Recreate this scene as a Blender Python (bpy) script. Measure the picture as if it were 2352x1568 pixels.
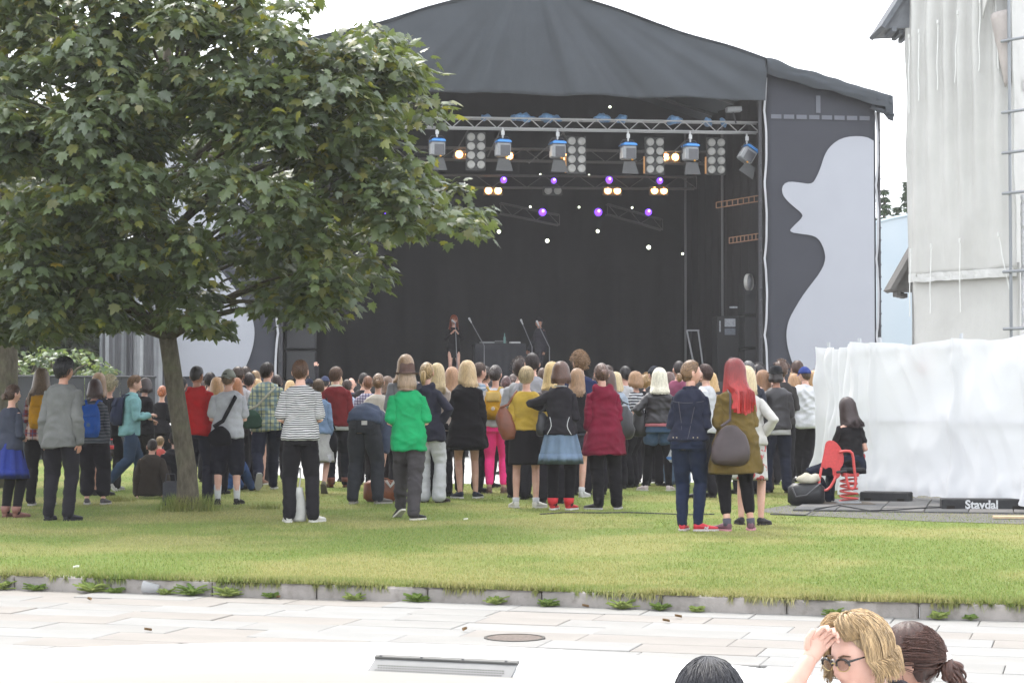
import bpy, bmesh, math, random
import numpy as np
from mathutils import Vector, Matrix, noise
from mathutils.geometry import tessellate_polygon

for o in list(bpy.data.objects):
    bpy.data.objects.remove(o, do_unlink=True)
SC = bpy.context.scene
COL = SC.collection
R = math.radians
PI = math.pi

# ------------------------------------------------------------------ camera
FPX, PW, PH, HOR = 4500.0, 2352.0, 1568.0, 914.0
CAMZ = 1.32
PITCH = math.atan((HOR - PH / 2) / FPX)
cam_d = bpy.data.cameras.new('camera')
cam = bpy.data.objects.new('camera', cam_d)
COL.objects.link(cam)
cam.location = (0, 0, CAMZ)
cam.rotation_euler = (PI / 2 + PITCH, 0, 0)
cam_d.sensor_width = 36
cam_d.lens = 36 * FPX / PW
cam_d.clip_end = 2000
SC.camera = cam

# ------------------------------------------------------------------ light
SUN_EL, SUN_AZ = R(56), R(-25)            # azimuth from +Y, clockwise positive: high, behind the stage and to the left
W = bpy.data.worlds.new('World')
SC.world = W
W.use_nodes = True
wt = W.node_tree
wt.nodes.clear()
wo = wt.nodes.new('ShaderNodeOutputWorld')
wb = wt.nodes.new('ShaderNodeBackground')
sky = wt.nodes.new('ShaderNodeTexSky')
sky.sky_type = 'NISHITA'
sky.sun_disc = False
sky.sun_elevation = SUN_EL
sky.sun_rotation = SUN_AZ
sky.air_density = 1.0
sky.dust_density = 6.0
sky.ozone_density = 1.0
wm = wt.nodes.new('ShaderNodeMix')          # closed bright cloud: the clear sky is nearly hidden by an even white cover
wm.data_type = 'RGBA'
wm.inputs[0].default_value = 0.86
wm.inputs[7].default_value = (8.4, 8.8, 9.4, 1)
wt.links.new(sky.outputs[0], wm.inputs[6])
wt.links.new(wm.outputs[2], wb.inputs[0])
wb.inputs[1].default_value = 0.12
wt.links.new(wb.outputs[0], wo.inputs[0])

sl_ = bpy.data.lights.new('sun', 'SUN')
sun = bpy.data.objects.new('sun', sl_)
COL.objects.link(sun)
sl_.energy = 1.3
sl_.angle = R(18)
sl_.color = (1, 0.965, 0.91)
sd = Vector((math.sin(SUN_AZ) * math.cos(SUN_EL), math.cos(SUN_AZ) * math.cos(SUN_EL), math.sin(SUN_EL)))
sun.rotation_euler = sd.to_track_quat('Z', 'Y').to_euler()
sun.location = sd * 60

vs = SC.view_settings
vs.view_transform = 'Standard'
vs.look = 'None'
vs.exposure = 1.7
vs.gamma = 1
vs.use_curve_mapping = False
SC.cycles.max_bounces = 5
SC.cycles.diffuse_bounces = 2
SC.cycles.glossy_bounces = 2
SC.cycles.transmission_bounces = 4
SC.cycles.volume_bounces = 0
SC.cycles.transparent_max_bounces = 8
SC.cycles.use_denoising = True
SC.cycles.use_adaptive_sampling = True
SC.cycles.adaptive_threshold = .02

# ------------------------------------------------------------------ pixel <-> place
_ca, _sa = math.cos(PITCH), math.sin(PITCH)
def ray(dx, dy):
    x, z = (dx - PW / 2) / FPX, (PH / 2 - dy) / FPX
    return Vector((x, _ca - z * _sa, _sa + z * _ca))
def at(dx, dy, Y):
    r = ray(dx, dy)
    return Vector((0, 0, CAMZ)) + r * (Y / r.y)
def gp(dx, dy, z0=0.0):
    r = ray(dx, dy)
    return Vector((0, 0, CAMZ)) + r * ((z0 - CAMZ) / r.z)

# ------------------------------------------------------------------ materials
def lin(c):
    return tuple((v / 12.92 if v <= .04045 else ((v + .055) / 1.055) ** 2.4) for v in (x / 255 for x in c))
MATS = {}
class N:
    def __init__(s, name):
        s.m = bpy.data.materials.new(name)
        s.m.use_nodes = True
        s.t = s.m.node_tree
        s.p = s.t.nodes['Principled BSDF']
        s.tc = None
    def new(s, t, **kw):
        n = s.t.nodes.new(t)
        for k, v in kw.items():
            setattr(n, k, v)
        return n
    def link(s, a, b):
        s.t.links.new(a, b)
    def coord(s, scale=(1, 1, 1), kind='Object', rot=(0, 0, 0)):
        if s.tc is None:
            s.tc = s.new('ShaderNodeTexCoord')
        mp = s.new('ShaderNodeMapping')
        mp.inputs[3].default_value = scale
        mp.inputs[2].default_value = rot
        s.link(s.tc.outputs[kind], mp.inputs[0])
        return mp.outputs[0]
    def noise(s, vec, scale, detail=4, rough=.55):
        n = s.new('ShaderNodeTexNoise')
        n.inputs['Scale'].default_value = scale
        n.inputs['Detail'].default_value = detail
        n.inputs['Roughness'].default_value = rough
        s.link(vec, n.inputs['Vector'])
        return n.outputs[0]
    def ramp(s, fac, stops):
        r = s.new('ShaderNodeValToRGB')
        el = r.color_ramp.elements
        while len(el) < len(stops):
            el.new(.5)
        for e, (p, c) in zip(el, stops):
            e.position = p
            e.color = (*c[:3], 1) if not isinstance(c, (int, float)) else (c, c, c, 1)
        s.link(fac, r.inputs[0])
        return r.outputs[0]
    def mix(s, fac, a, b, blend='MIX'):
        m = s.new('ShaderNodeMix', data_type='RGBA', blend_type=blend)
        for i, v in ((0, fac), (6, a), (7, b)):
            if hasattr(v, 'links') or hasattr(v, 'is_linked'):
                s.link(v, m.inputs[i])
            elif i == 0:
                m.inputs[0].default_value = v
            else:
                m.inputs[i].default_value = (*v[:3], 1)
        return m.outputs[2]
    def math(s, op, a, b=0.0):
        m = s.new('ShaderNodeMath', operation=op)
        for i, v in ((0, a), (1, b)):
            if hasattr(v, 'is_linked'):
                s.link(v, m.inputs[i])
            else:
                m.inputs[i].default_value = v
        return m.outputs[0]
    def bump(s, h, strength=.3, dist=.01):
        b = s.new('ShaderNodeBump')
        b.inputs['Strength'].default_value = strength
        b.inputs['Distance'].default_value = dist
        s.link(h, b.inputs['Height'])
        s.link(b.outputs[0], s.p.inputs['Normal'])
    def color(s, v):
        if hasattr(v, 'is_linked'):
            s.link(v, s.p.inputs['Base Color'])
        else:
            s.p.inputs['Base Color'].default_value = (*v[:3], 1)
    def setp(s, rough=.8, spec=.25, metal=0):
        s.p.inputs['Roughness'].default_value = rough
        s.p.inputs['Specular IOR Level'].default_value = spec
        s.p.inputs['Metallic'].default_value = metal

def dk(c, f):
    return tuple(min(1, v * f) for v in c)
def plain(name, c, rough=.8, spec=.25, var=.2, vs=8, bump=.15, bs=150, metal=0, dist=.004):
    """real colour with uneven tone and fine relief"""
    if name in MATS:
        return MATS[name]
    n = N(name)
    v = n.coord()
    f = n.noise(v, vs, 5, .6)
    n.color(n.ramp(f, [(.25, dk(c, 1 - var)), (.75, dk(c, 1 + var))]))
    n.setp(rough, spec, metal)
    if bump:
        n.bump(n.noise(v, bs, 3), bump, dist)
    MATS[name] = n.m
    return n.m

def cloth(rgb, k=.50, kind='plain', rgb2=None):
    """woven fabric; rgb as it looks in the photograph"""
    key = f'cloth_{kind}_{rgb}_{rgb2}_{k}'
    if key in MATS:
        return MATS[key]
    n = N(key)
    c = tuple(max(.004, v * k) for v in lin(rgb))
    v = n.coord()
    base = n.ramp(n.noise(v, 5, 5, .65), [(.3, dk(c, .8)), (.72, dk(c, 1.18))])
    if kind in ('stripe', 'finestripe', 'check', 'plaid', 'seam', 'floral'):
        c2 = tuple(max(.006, x * k) for x in lin(rgb2))
        sep = n.new('ShaderNodeSeparateXYZ')
        n.link(v, sep.inputs[0])
        def band(o, freq, w, ph=0.0):
            return n.math('LESS_THAN', n.math('FRACT', n.math('ADD', n.math('MULTIPLY', o, freq), ph)), w)
        wob = n.math('MULTIPLY', n.noise(v, 4, 2), .05)
        zz, xx = n.math('ADD', sep.outputs[2], wob), n.math('ADD', sep.outputs[0], wob)
        if kind == 'stripe':
            base = n.mix(band(zz, 41, .44), base, c2)
        elif kind == 'finestripe':
            base = n.mix(band(zz, 22, .5), base, c2)
        elif kind == 'floral':
            sp = n.ramp(n.noise(v, 16, 2), [(.56, 0.), (.6, 1.)])
            base = n.mix(sp, base, c2)
        elif kind == 'check':
            a = n.mix(n.math('MULTIPLY', band(zz, 22, .42), .6), base, c2)
            base = n.mix(n.math('MULTIPLY', band(xx, 22, .42), .6), a, c2)
        elif kind == 'plaid':
            a = n.mix(n.math('MULTIPLY', band(xx, 8, .3), .7), base, c2)
            a = n.mix(n.math('MULTIPLY', band(zz, 8, .3), .6), a, c2)
            a = n.mix(n.math('MULTIPLY', band(xx, 8, .1, .45), .75), a, (.02, .04, .09))
            base = n.mix(n.math('MULTIPLY', band(zz, 8, .1, .45), .7), a, (.02, .04, .09))
    n.color(base)
    n.setp(.92, .07)
    n.p.inputs['Sheen Weight'].default_value = .03
    n.bump(n.math('ADD', n.noise(v, 420, 2), n.math('MULTIPLY', n.noise(n.coord((1, 1, .5)), 13, 3, .4), 5.0)), .30, .006)
    MATS[key] = n.m
    return n.m
def hair_mat(rgb, rgb2=None, k=.46):
    key = f'hair_{rgb}_{rgb2}'
    if key in MATS:
        return MATS[key]
    n = N(key)
    c = tuple(v * k for v in lin(rgb))
    v = n.coord((1, 1, .06))
    f = n.noise(v, 85, 5, .75)
    col = n.ramp(f, [(.3, dk(c, .42)), (.5, c), (.7, dk(c, 1.6))])
    if rgb2:
        sep = n.new('ShaderNodeSeparateXYZ')
        n.link(n.coord(), sep.inputs[0])
        g = n.ramp(n.math('ADD', sep.outputs[2], n.math('MULTIPLY', f, .1)), [(0, 0.), (1, 1.)])
        mr = n.new('ShaderNodeMapRange')
        mr.inputs[1].default_value, mr.inputs[2].default_value = 1.28, 1.66
        n.link(sep.outputs[2], mr.inputs[0])
        c2 = tuple(x * k for x in lin(rgb2))
        col2 = n.ramp(f, [(.28, dk(c2, .45)), (.5, c2), (.74, dk(c2, 1.55))])
        col = n.mix(mr.outputs[0], col2, col)
    gi = n.new('ShaderNodeNewGeometry')
    col = n.mix(1.0, col, n.ramp(gi.outputs['Random Per Island'], [(0, .62), (.55, 1.0), (1, 1.0)]), 'MULTIPLY')
    col = n.mix(n.ramp(gi.outputs['Random Per Island'], [(.6, 0.), (1, .35)]), col, tuple(min(.8, v * 1.7 + .02) for v in c))
    n.color(col)
    n.setp(.42, .35)
    n.bump(f, .6, .004)
    MATS[key] = n.m
    return n.m
def skin_mat(tone=0):
    key = f'skin{tone}'
    if key in MATS:
        return MATS[key]
    n = N(key)
    c = [(.47, .285, .215), (.35, .19, .13), (.54, .34, .27)][tone]
    v = n.coord()
    n.color(n.ramp(n.noise(v, 9, 4), [(.3, (c[0] * .9, c[1] * .8, c[2] * .78)), (.7, dk(c, 1.08))]))
    n.setp(.5, .35)
    n.p.inputs['Subsurface Weight'].default_value = .08
    n.p.inputs['Subsurface Radius'].default_value = (.02, .008, .004)
    n.bump(n.noise(v, 260, 3), .15, .002)
    MATS[key] = n.m
    return n.m
def leather(rgb, k=.48):
    return plain(f'leather_{rgb}', tuple(v * k for v in lin(rgb)), .45, .4, .3, 9, .35, 160)
def emit(name, c, s):
    if name in MATS:
        return MATS[name]
    n = N(name)
    n.color((.02, .02, .02))
    n.p.inputs['Emission Color'].default_value = (*c, 1)
    n.p.inputs['Emission Strength'].default_value = s
    MATS[name] = n.m
    return n.m

# ------------------------------------------------------------------ mesh helpers
class MB:
    def __init__(s):
        s.v, s.f = [], []
    def add(s, vs, fs):
        b = len(s.v)
        s.v += [tuple(p) for p in vs]
        s.f += [tuple(i + b for i in f) for f in fs]
        return s
    def loft(s, rings, close=True, cap=True):
        n, m = len(rings[0]), len(rings)
        vs = [p for r in rings for p in r]
        fs = []
        for i in range(m - 1):
            for j in range(n if close else n - 1):
                k = (j + 1) % n
                fs.append((i * n + j, i * n + k, (i + 1) * n + k, (i + 1) * n + j))
        if cap and close:
            fs.append(tuple(range(n - 1, -1, -1)))
            fs.append(tuple((m - 1) * n + j for j in range(n)))
        return s.add(vs, fs)
    def tube(s, pts, rad, seg=8, dome=True, flat=None):
        pts = [Vector(p) for p in pts]
        if not hasattr(rad, '__len__'):
            rad = [rad] * len(pts)
        rad = list(rad)
        if dome:
            d0 = (pts[0] - pts[1]).normalized()
            d1 = (pts[-1] - pts[-2]).normalized()
            mn = lambda r: min(r) if hasattr(r, '__len__') else r
            mu = lambda r, k: tuple(x * k for x in r) if hasattr(r, '__len__') else r * k
            ra, rb = mn(rad[0]), mn(rad[-1])
            pts = [pts[0] + d0 * ra * .7, pts[0] + d0 * ra * .4] + pts[:] + [pts[-1] + d1 * rb * .4, pts[-1] + d1 * rb * .7]
            rad = [mu(rad[0], .35), mu(rad[0], .82)] + rad + [mu(rad[-1], .82), mu(rad[-1], .35)]
        up = None
        rings = []
        for i, p in enumerate(pts):
            d = (pts[min(i + 1, len(pts) - 1)] - pts[max(i - 1, 0)]).normalized()
            if up is None:
                up = d.orthogonal() if flat is None else Vector(flat)
            a = (up - d * up.dot(d))
            a = a.normalized() if a.length > 1e-6 else d.orthogonal().normalized()
            b = d.cross(a)
            up = a
            r = rad[i]
            ra, rb = r if hasattr(r, '__len__') else (r, r)
            rings.append([p + a * (ra * math.cos(t)) + b * (rb * math.sin(t)) for t in (2 * PI * j / seg for j in range(seg))])
        return s.loft(rings)
    def box(s, c, d, rot=None, bev=0.0):
        c = Vector(c)
        hx, hy, hz = d[0] / 2, d[1] / 2, d[2] / 2
        if bev:
            b = min(bev, hx * .45, hy * .45, hz * .45)
            rings = []
            for z, i in ((-hz, b), (-hz + b, 0), (hz - b, 0), (hz, b)):
                x, y = hx - i, hy - i
                rings.append([(x - b, -y, z), (x, -y + b, z), (x, y - b, z), (x - b, y, z), (-x + b, y, z), (-x, y - b, z), (-x, -y + b, z), (-x + b, -y, z)])
            rings = [[c + (rot @ Vector(p) if rot else Vector(p)) for p in r] for r in rings]
            return s.loft(rings)
        vs = [Vector((x, y, z)) for z in (-hz, hz) for x, y in ((-hx, -hy), (hx, -hy), (hx, hy), (-hx, hy))]
        vs = [c + (rot @ p if rot else p) for p in vs]
        return s.add(vs, [(3, 2, 1, 0), (4, 5, 6, 7), (0, 1, 5, 4), (1, 2, 6, 5), (2, 3, 7, 6), (3, 0, 4, 7)])
    def ball(s, c, r, nu=12, nv=8, rot=None):
        c = Vector(c)
        rx, ry, rz = r if hasattr(r, '__len__') else (r, r, r)
        rings = []
        for i in range(nv + 1):
            e = -PI / 2 + PI * max(.02, min(.98, i / nv))
            ring = []
            for j in range(nu):
                a = 2 * PI * j / nu
                p = Vector((rx * math.cos(e) * math.cos(a), ry * math.cos(e) * math.sin(a), rz * math.sin(e)))
                ring.append(c + (rot @ p if rot else p))
            rings.append(ring)
        return s.loft(rings)
    def grid(s, fn, nu, nv):
        vs = [fn(i / nu, j / nv) for j in range(nv + 1) for i in range(nu + 1)]
        fs = [(j * (nu + 1) + i, j * (nu + 1) + i + 1, (j + 1) * (nu + 1) + i + 1, (j + 1) * (nu + 1) + i) for j in range(nv) for i in range(nu)]
        return s.add(vs, fs)
    def sheet(s, fn, nu, nv, th=.004):
        """a cloth with two sides: fn(u,v) -> point, thickness along y"""
        base = len(s.v)
        s.grid(fn, nu, nv)
        off = Vector((0, th, 0))
        b2 = len(s.v)
        s.grid(lambda u, v: Vector(fn(1 - u, v)) + off, nu, nv)
        def rim(idx):
            s.f += [tuple(i) for i in idx]
        w = nu + 1
        L = lambda i, j: base + j * w + i
        M2 = lambda i, j: b2 + j * w + (nu - i)
        for i in range(nu):
            rim([(L(i + 1, 0), L(i, 0), M2(i, 0), M2(i + 1, 0)), (L(i, nv), L(i + 1, nv), M2(i + 1, nv), M2(i, nv))])
        for j in range(nv):
            rim([(L(0, j), L(0, j + 1), M2(0, j + 1), M2(0, j)), (L(nu, j + 1), L(nu, j), M2(nu, j), M2(nu, j + 1))])
        return s
    def mesh(s, name, m=None, smooth=False):
        me = bpy.data.meshes.new(name)
        me.from_pydata(s.v, [], s.f)
        if m:
            me.materials.append(m)
        if smooth:
            me.shade_smooth()
        return me
    def obj(s, name, m, parent=None, smooth=False, loc=None):
        o = bpy.data.objects.new(name, s.mesh(name, m, smooth))
        COL.objects.link(o)
        o.parent = parent
        if loc is not None:
            o.location = loc
        return o

def put(name, me, parent=None, loc=(0, 0, 0), rot=(0, 0, 0), scale=(1, 1, 1)):
    o = bpy.data.objects.new(name, me)
    COL.objects.link(o)
    o.parent = parent
    o.location, o.rotation_euler, o.scale = loc, rot, scale
    return o
def empty(name, loc=(0, 0, 0), rz=0.0, scale=1.0):
    o = bpy.data.objects.new(name, None)
    o.empty_display_size = .1
    COL.objects.link(o)
    o.location = loc
    o.rotation_euler = (0, 0, rz)
    o.scale = (scale,) * 3
    return o
def tag(o, label, cat, group=None):
    o['label'] = label
    o['category'] = cat
    if group:
        o['group'] = group
    return o
def struct(o):
    o['kind'] = 'structure'
    return o
def stuff(o):
    o['kind'] = 'stuff'
    return o
def rodme(r=1.0, seg=6, name='rod'):
    """unit rod along +Z from 0 to 1"""
    m = MB()
    m.loft([[(r * math.cos(2 * PI * j / seg), r * math.sin(2 * PI * j / seg), z) for j in range(seg)] for z in (0, 1)])
    return m
def rod(name, me, a, b, parent=None):
    """place a shared unit rod between two points (parent space)"""
    a, b = Vector(a), Vector(b)
    o = bpy.data.objects.new(name, me)
    COL.objects.link(o)
    o.parent = parent
    d = b - a
    o.location = a
    o.rotation_euler = d.to_track_quat('Z', 'Y').to_euler()
    o.scale = (1, 1, d.length)
    return o
def smooth_mesh(o, ang=50):
    o.data.shade_smooth()
    return o
def nz(x, y, z):
    return noise.noise((x, y, z))
# ================================================================== the ground
random.seed(4)
def poly_interp(pts):
    xs = [p[0] for p in pts]
    ys = [p[1] for p in pts]
    return lambda x: float(np.interp(x, xs, ys))
KB = -0.10
kerb_y = poly_interp([(-1500, 1310), (-200, 1345), (0, 1352), (500, 1368), (1000, 1382), (1500, 1400), (2000, 1417), (2352, 1425), (3300, 1450)])
def kerb_pt(dx, z=KB):
    p = gp(dx, kerb_y(dx), KB)
    return Vector((p.x, p.y, z))
edge_y = poly_interp([(-3000, 1036), (-300, 1040), (420, 1050), (602, 1086), (760, 1106), (1120, 1111), (1500, 1109), (2000, 1100), (2700, 1090), (4500, 1085)])

gm = plain('gravel_ground', (.33, .32, .30), .9, .1, .2, .6, .2, 40)
m = MB()
m.add([(-150, 26, -.02), (150, 26, -.02), (150, 300, -.02), (-150, 300, -.02)], [(0, 1, 2, 3)])
struct(m.obj('ground', gm))
# pale plaza between the lawn and the stage
n = N('pale_paving')
v = n.coord()
br = n.new('ShaderNodeTexBrick')
br.inputs['Scale'].default_value = 1
br.inputs['Brick Width'].default_value = .9
br.inputs['Row Height'].default_value = .45
br.inputs['Mortar Size'].default_value = .006
br.inputs['Color1'].default_value = (.42, .41, .39, 1)
br.inputs['Color2'].default_value = (.38, .37, .35, 1)
br.inputs['Mortar'].default_value = (.3, .28, .26, 1)
n.link(v, br.inputs['Vector'])
n.color(n.mix(n.ramp(n.noise(v, 2.5, 5), [(.4, 0.), (.7, .35)]), br.outputs[0], (.30, .29, .28)))
n.setp(.8, .2)
m = MB()
m.add([(-40, 25, -.012), (40, 25, -.012), (40, 60, -.012), (-40, 60, -.012)], [(0, 1, 2, 3)])
struct(m.obj('plaza', n.m))

# lawn: earth sheet + blades
n = N('lawn_turf')
v = n.coord()
big = n.noise(v, .45, 4, .6)
fine = n.noise(v, 38, 5, .7)
dry = n.mix(n.ramp(big, [(.44, 0.), (.58, 1.)]), (.130, .170, .040), (.205, .200, .070))
n.color(n.mix(n.ramp(fine, [(.35, .40), (.7, 0.)]), dry, (.060, .085, .020)))
n.setp(.9, .1)
n.bump(fine, .6, .02)
def lawn_pt(u, vv):
    dx = -1500 + 4800 * u
    a = kerb_pt(dx, 0)
    a.y += .03
    b = gp(dx, edge_y(dx))
    p = a.lerp(b, vv)
    p.z = .006 * nz(p.x * .7, p.y * .7, 0) - .03 * max(0, 1 - vv * 30)
    return p
lawn = MB().grid(lawn_pt, 60, 30).obj('lawn', n.m)
struct(lawn)

def grass_blades(name, P, Hs, w, mats, parent=None):
    """P Nx3 roots -> one mesh of bent single blades"""
    n_ = len(P)
    rng = np.random.default_rng(len(P))
    ang = rng.uniform(0, 2 * PI, n_)
    lean = rng.uniform(.1, .9, n_) * Hs
    dirx, diry = np.cos(ang), np.sin(ang)
    wv = w * rng.uniform(.7, 1.3, n_)
    V = np.zeros((n_, 3, 3))
    V[:, 0] = P + np.stack([-diry * wv, dirx * wv, np.zeros(n_)], 1)
    V[:, 1] = P + np.stack([diry * wv, -dirx * wv, np.zeros(n_)], 1)
    V[:, 2] = P + np.stack([dirx * lean, diry * lean, Hs], 1)
    me = bpy.data.meshes.new(name)
    me.vertices.add(n_ * 3)
    me.vertices.foreach_set('co', V.reshape(-1))
    me.loops.add(n_ * 3)
    me.loops.foreach_set('vertex_index', np.arange(n_ * 3, dtype=np.int32))
    me.polygons.add(n_)
    me.polygons.foreach_set('loop_start', np.arange(0, n_ * 3, 3, dtype=np.int32))
    for mt in mats:
        me.materials.append(mt)
    me.polygons.foreach_set('material_index', rng.integers(0, len(mats), n_).astype(np.int32))
    me.update()
    me.validate()
    o = bpy.data.objects.new(name, me)
    COL.objects.link(o)
    o.parent = parent
    return o
def blade_mat(name, c, c2):
    n = N(name)
    v = n.coord()
    n.color(n.mix(n.ramp(n.noise(v, .45, 4, .6), [(.44, 0.), (.58, 1.)]), c, c2))
    n.setp(.6, .2)
    tr = n.new('ShaderNodeBsdfTranslucent')
    n.link(n.p.inputs['Base Color'].links[0].from_socket, tr.inputs[0])
    ms = n.new('ShaderNodeMixShader')
    ms.inputs[0].default_value = .35
    n.link(n.p.outputs[0], ms.inputs[1])
    n.link(tr.outputs[0], ms.inputs[2])
    n.link(ms.outputs[0], n.t.nodes['Material Output'].inputs[0])
    return n.m
GB = [blade_mat('blade_green', (.190, .240, .062), (.300, .290, .110)), blade_mat('blade_deep', (.130, .185, .044), (.225, .230, .076)), blade_mat('blade_dry', (.220, .235, .075), (.33, .30, .125))]
rng = np.random.default_rng(5)
NB = 260000
u = rng.uniform(-150, 2500, NB)
t = rng.uniform(0, 1, NB) ** 1.5
ky = np.interp(u, [-1500, -200, 0, 500, 1000, 1500, 2000, 2352, 3300], [1310, 1345, 1352, 1368, 1382, 1400, 1417, 1425, 1450])
Zk = FPX * (CAMZ - KB) / (ky - HOR) + .05
ey = np.interp(u, [-300, 420, 602, 760, 1120, 1500, 2000, 2700], [1040, 1050, 1086, 1106, 1111, 1109, 1100, 1090])
Ze = FPX * CAMZ / (ey - HOR)
Zg = Zk + (Ze - Zk) * t
P = np.stack([(u - 1176) / FPX * Zg, Zg, np.zeros(NB)], 1)
hh = rng.uniform(.009, .026, NB) * (1 + .7 * (t < .02))
stuff(tag(grass_blades('grass', P, hh, .0035, GB), 'short mown grass blades all over the lawn', 'grass'))
# overhanging fringe along the kerb
NF = 16000
u = rng.uniform(-100, 2450, NF)
keep = np.array([nz(x * .012, 3.3, 0) + .35 * nz(x * .05, 1, 0) for x in u]) > -.08
u = u[keep]
Pf = np.array([kerb_pt(x, .005) for x in u])
Pf[:, 1] += rng.uniform(-.035, .10, len(u))
Pf[:, 2] -= np.where(Pf[:, 1] < 0, 0, 0)
stuff(tag(grass_blades('grass_fringe', Pf, rng.uniform(.02, .06, len(u)), .005, GB), 'longer ragged grass fringe hanging over the kerb edge', 'grass'))

ND = 7000
u = rng.uniform(-100, 2450, ND)
keep = np.array([nz(x * .010, 9.3, 0) + .5 * nz(x * .045, 4, 0) for x in u]) > .05
u = u[keep]
Pf = np.array([kerb_pt(x, .012) for x in u])
Pf[:, 1] -= .006
stuff(tag(grass_blades('grass_overhang', Pf, -rng.uniform(.015, .075, len(u)), .004, GB), 'grass tips drooping down the face of the kerb', 'grass'))
# kerb of single stones
kerb = struct(empty('kerb', kerb_pt(1176)))
kc = N('kerb_concrete')
v = kc.coord()
kcol = kc.ramp(kc.noise(v, 3, 6, .65), [(.3, (.20, .185, .17)), (.7, (.33, .30, .275))])
kcol = kc.mix(kc.ramp(kc.noise(v, 14, 4), [(.52, 0.), (.7, .5)]), kcol, (.16, .14, .12))
kc.color(kcol)
kc.setp(.9, .15)
kc.bump(kc.noise(v, 70, 4), .5, .006)
joints = [-560, -320, -210, 32, 254, 487, 727, 982, 1244, 1520, 1808, 2112, 2400, 2700]
for a, b in zip(joints, joints[1:]):
    pa, pb = kerb_pt(a), kerb_pt(b)
    d = (pb - pa)
    L = d.length - .008
    dz = random.uniform(-.006, .006)
    mb = MB().box((L / 2, .06, (.10 + dz - .06) / 2), (L, .12, .16 + dz), bev=.012)
    o = mb.obj('kerb_stone', kc.m, kerb)
    o.matrix_parent_inverse = Matrix.Translation(-kerb.location)
    o.location = pa
    o.rotation_euler = (0, 0, math.atan2(d.y, d.x) + random.uniform(-.006, .006))

# path of single slabs
RC, RR = Vector((-1.2, 7.9, 0)), 3.42
n = N('slab_bed')
n.color((.19, .18, .16))
m = MB()
pts = [kerb_pt(x, -.13) for x in range(-1500, 3301, 300)]
vs = []
for p in pts:
    vs += [p, (p.x, 4.0, -.13)]
m.add(vs, [(2 * i, 2 * i + 1, 2 * i + 3, 2 * i + 2) for i in range(len(pts) - 1)])
path = struct(m.obj('path', n.m))
def slab_mat(i, c):
    n = N(f'slab_stone_{i}')
    v = n.coord()
    ob = n.new('ShaderNodeObjectInfo')
    f = n.noise(v, 2.2, 6, .65)
    col = n.ramp(f, [(.3, dk(c, .86)), (.7, dk(c, 1.06))])
    col = n.mix(n.math('MULTIPLY', ob.outputs['Random'], .14), col, dk(c, .72))
    col = n.mix(n.ramp(n.noise(v, 9, 5, .7), [(.58, 0.), (.75, .45)]), col, (.17, .145, .12))
    n.color(col)
    n.setp(.75, .25)
    n.bump(n.noise(v, 45, 4), .2, .004)
    return n.m
SM = [slab_mat(0, (.212, .204, .190)), slab_mat(1, (.208, .190, .170)), slab_mat(2, (.222, .216, .204))]
ka, kb_ = kerb_pt(0), kerb_pt(2352)
kd = (kb_ - ka).normalized()
kn = Vector((kd.y, -kd.x, 0))
slab_cache = {}
row = 0
for r_ in range(11):
    w = .36
    s0 = -2.6 - random.uniform(0, .9)
    d0 = .012 + r_ * w
    while s0 < 9.5:
        L = random.choice((.54, .72, .9, .9))
        c = ka + kd * (s0 + L / 2) + kn * (d0 + w / 2)
        # follow the kerb's slight curve
        dxp = 1176 + c.x / c.y * FPX
        if (Vector((c.x, c.y, 0)) - RC).length > RR - .12 and -3.9 < c.x < 4.6 and c.y > 6.2:
            key = (L, random.randrange(3))
            if key not in slab_cache:
                slab_cache[key] = MB().box((0, 0, -.02), (L - .0045, w - .0045, .04), bev=.004).mesh('slab', SM[key[1]])
            put('slab', slab_cache[key], path, (c.x, c.y, KB + random.uniform(-.003, .003)), (random.uniform(-.004, .004), random.uniform(-.004, .004), math.atan2(kd.y, kd.x)))
        s0 += L

# round white basin with a rim
n = N('white_concrete')
v = n.coord()
n.color(n.mix(n.ramp(n.noise(v, 1.7, 5, .6), [(.45, 0.), (.75, .4)]), (.78, .775, .76), (.66, .63, .58)))
n.setp(.6, .3)
n.bump(n.noise(v, 60, 3), .1, .003)
prof = [(3.42, -.2), (3.42, -.088), (3.41, -.082), (2.86, -.088), (2.78, -.091), (2.70, -.106), (2.45, -.222), (2.30, -.278), (2.2, -.283), (1.95, -.285), (1.92, -.30), (1.84, -.66), (1.78, -.7), (.9, -.72), (.02, -.72)]
SEG = 120
m = MB()
m.loft([[(RC.x + r * math.cos(2 * PI * j / SEG), RC.y + r * math.sin(2 * PI * j / SEG), z) for j in range(SEG)] for r, z in prof][::-1], cap=False)
basin = m.obj('basin', n.m, smooth=True)
tag(basin, 'round white concrete basin with a wide smooth rim below the path', 'basin')
m = MB()
m.add([(-60, -8, -.9), (60, -8, -.9), (60, 14, -.9), (-60, 14, -.9)], [(0, 1, 2, 3)])
struct(m.obj('forecourt', plain('forecourt_paving', (.5, .49, .47), .85, .2, .12, 2)))
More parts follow.
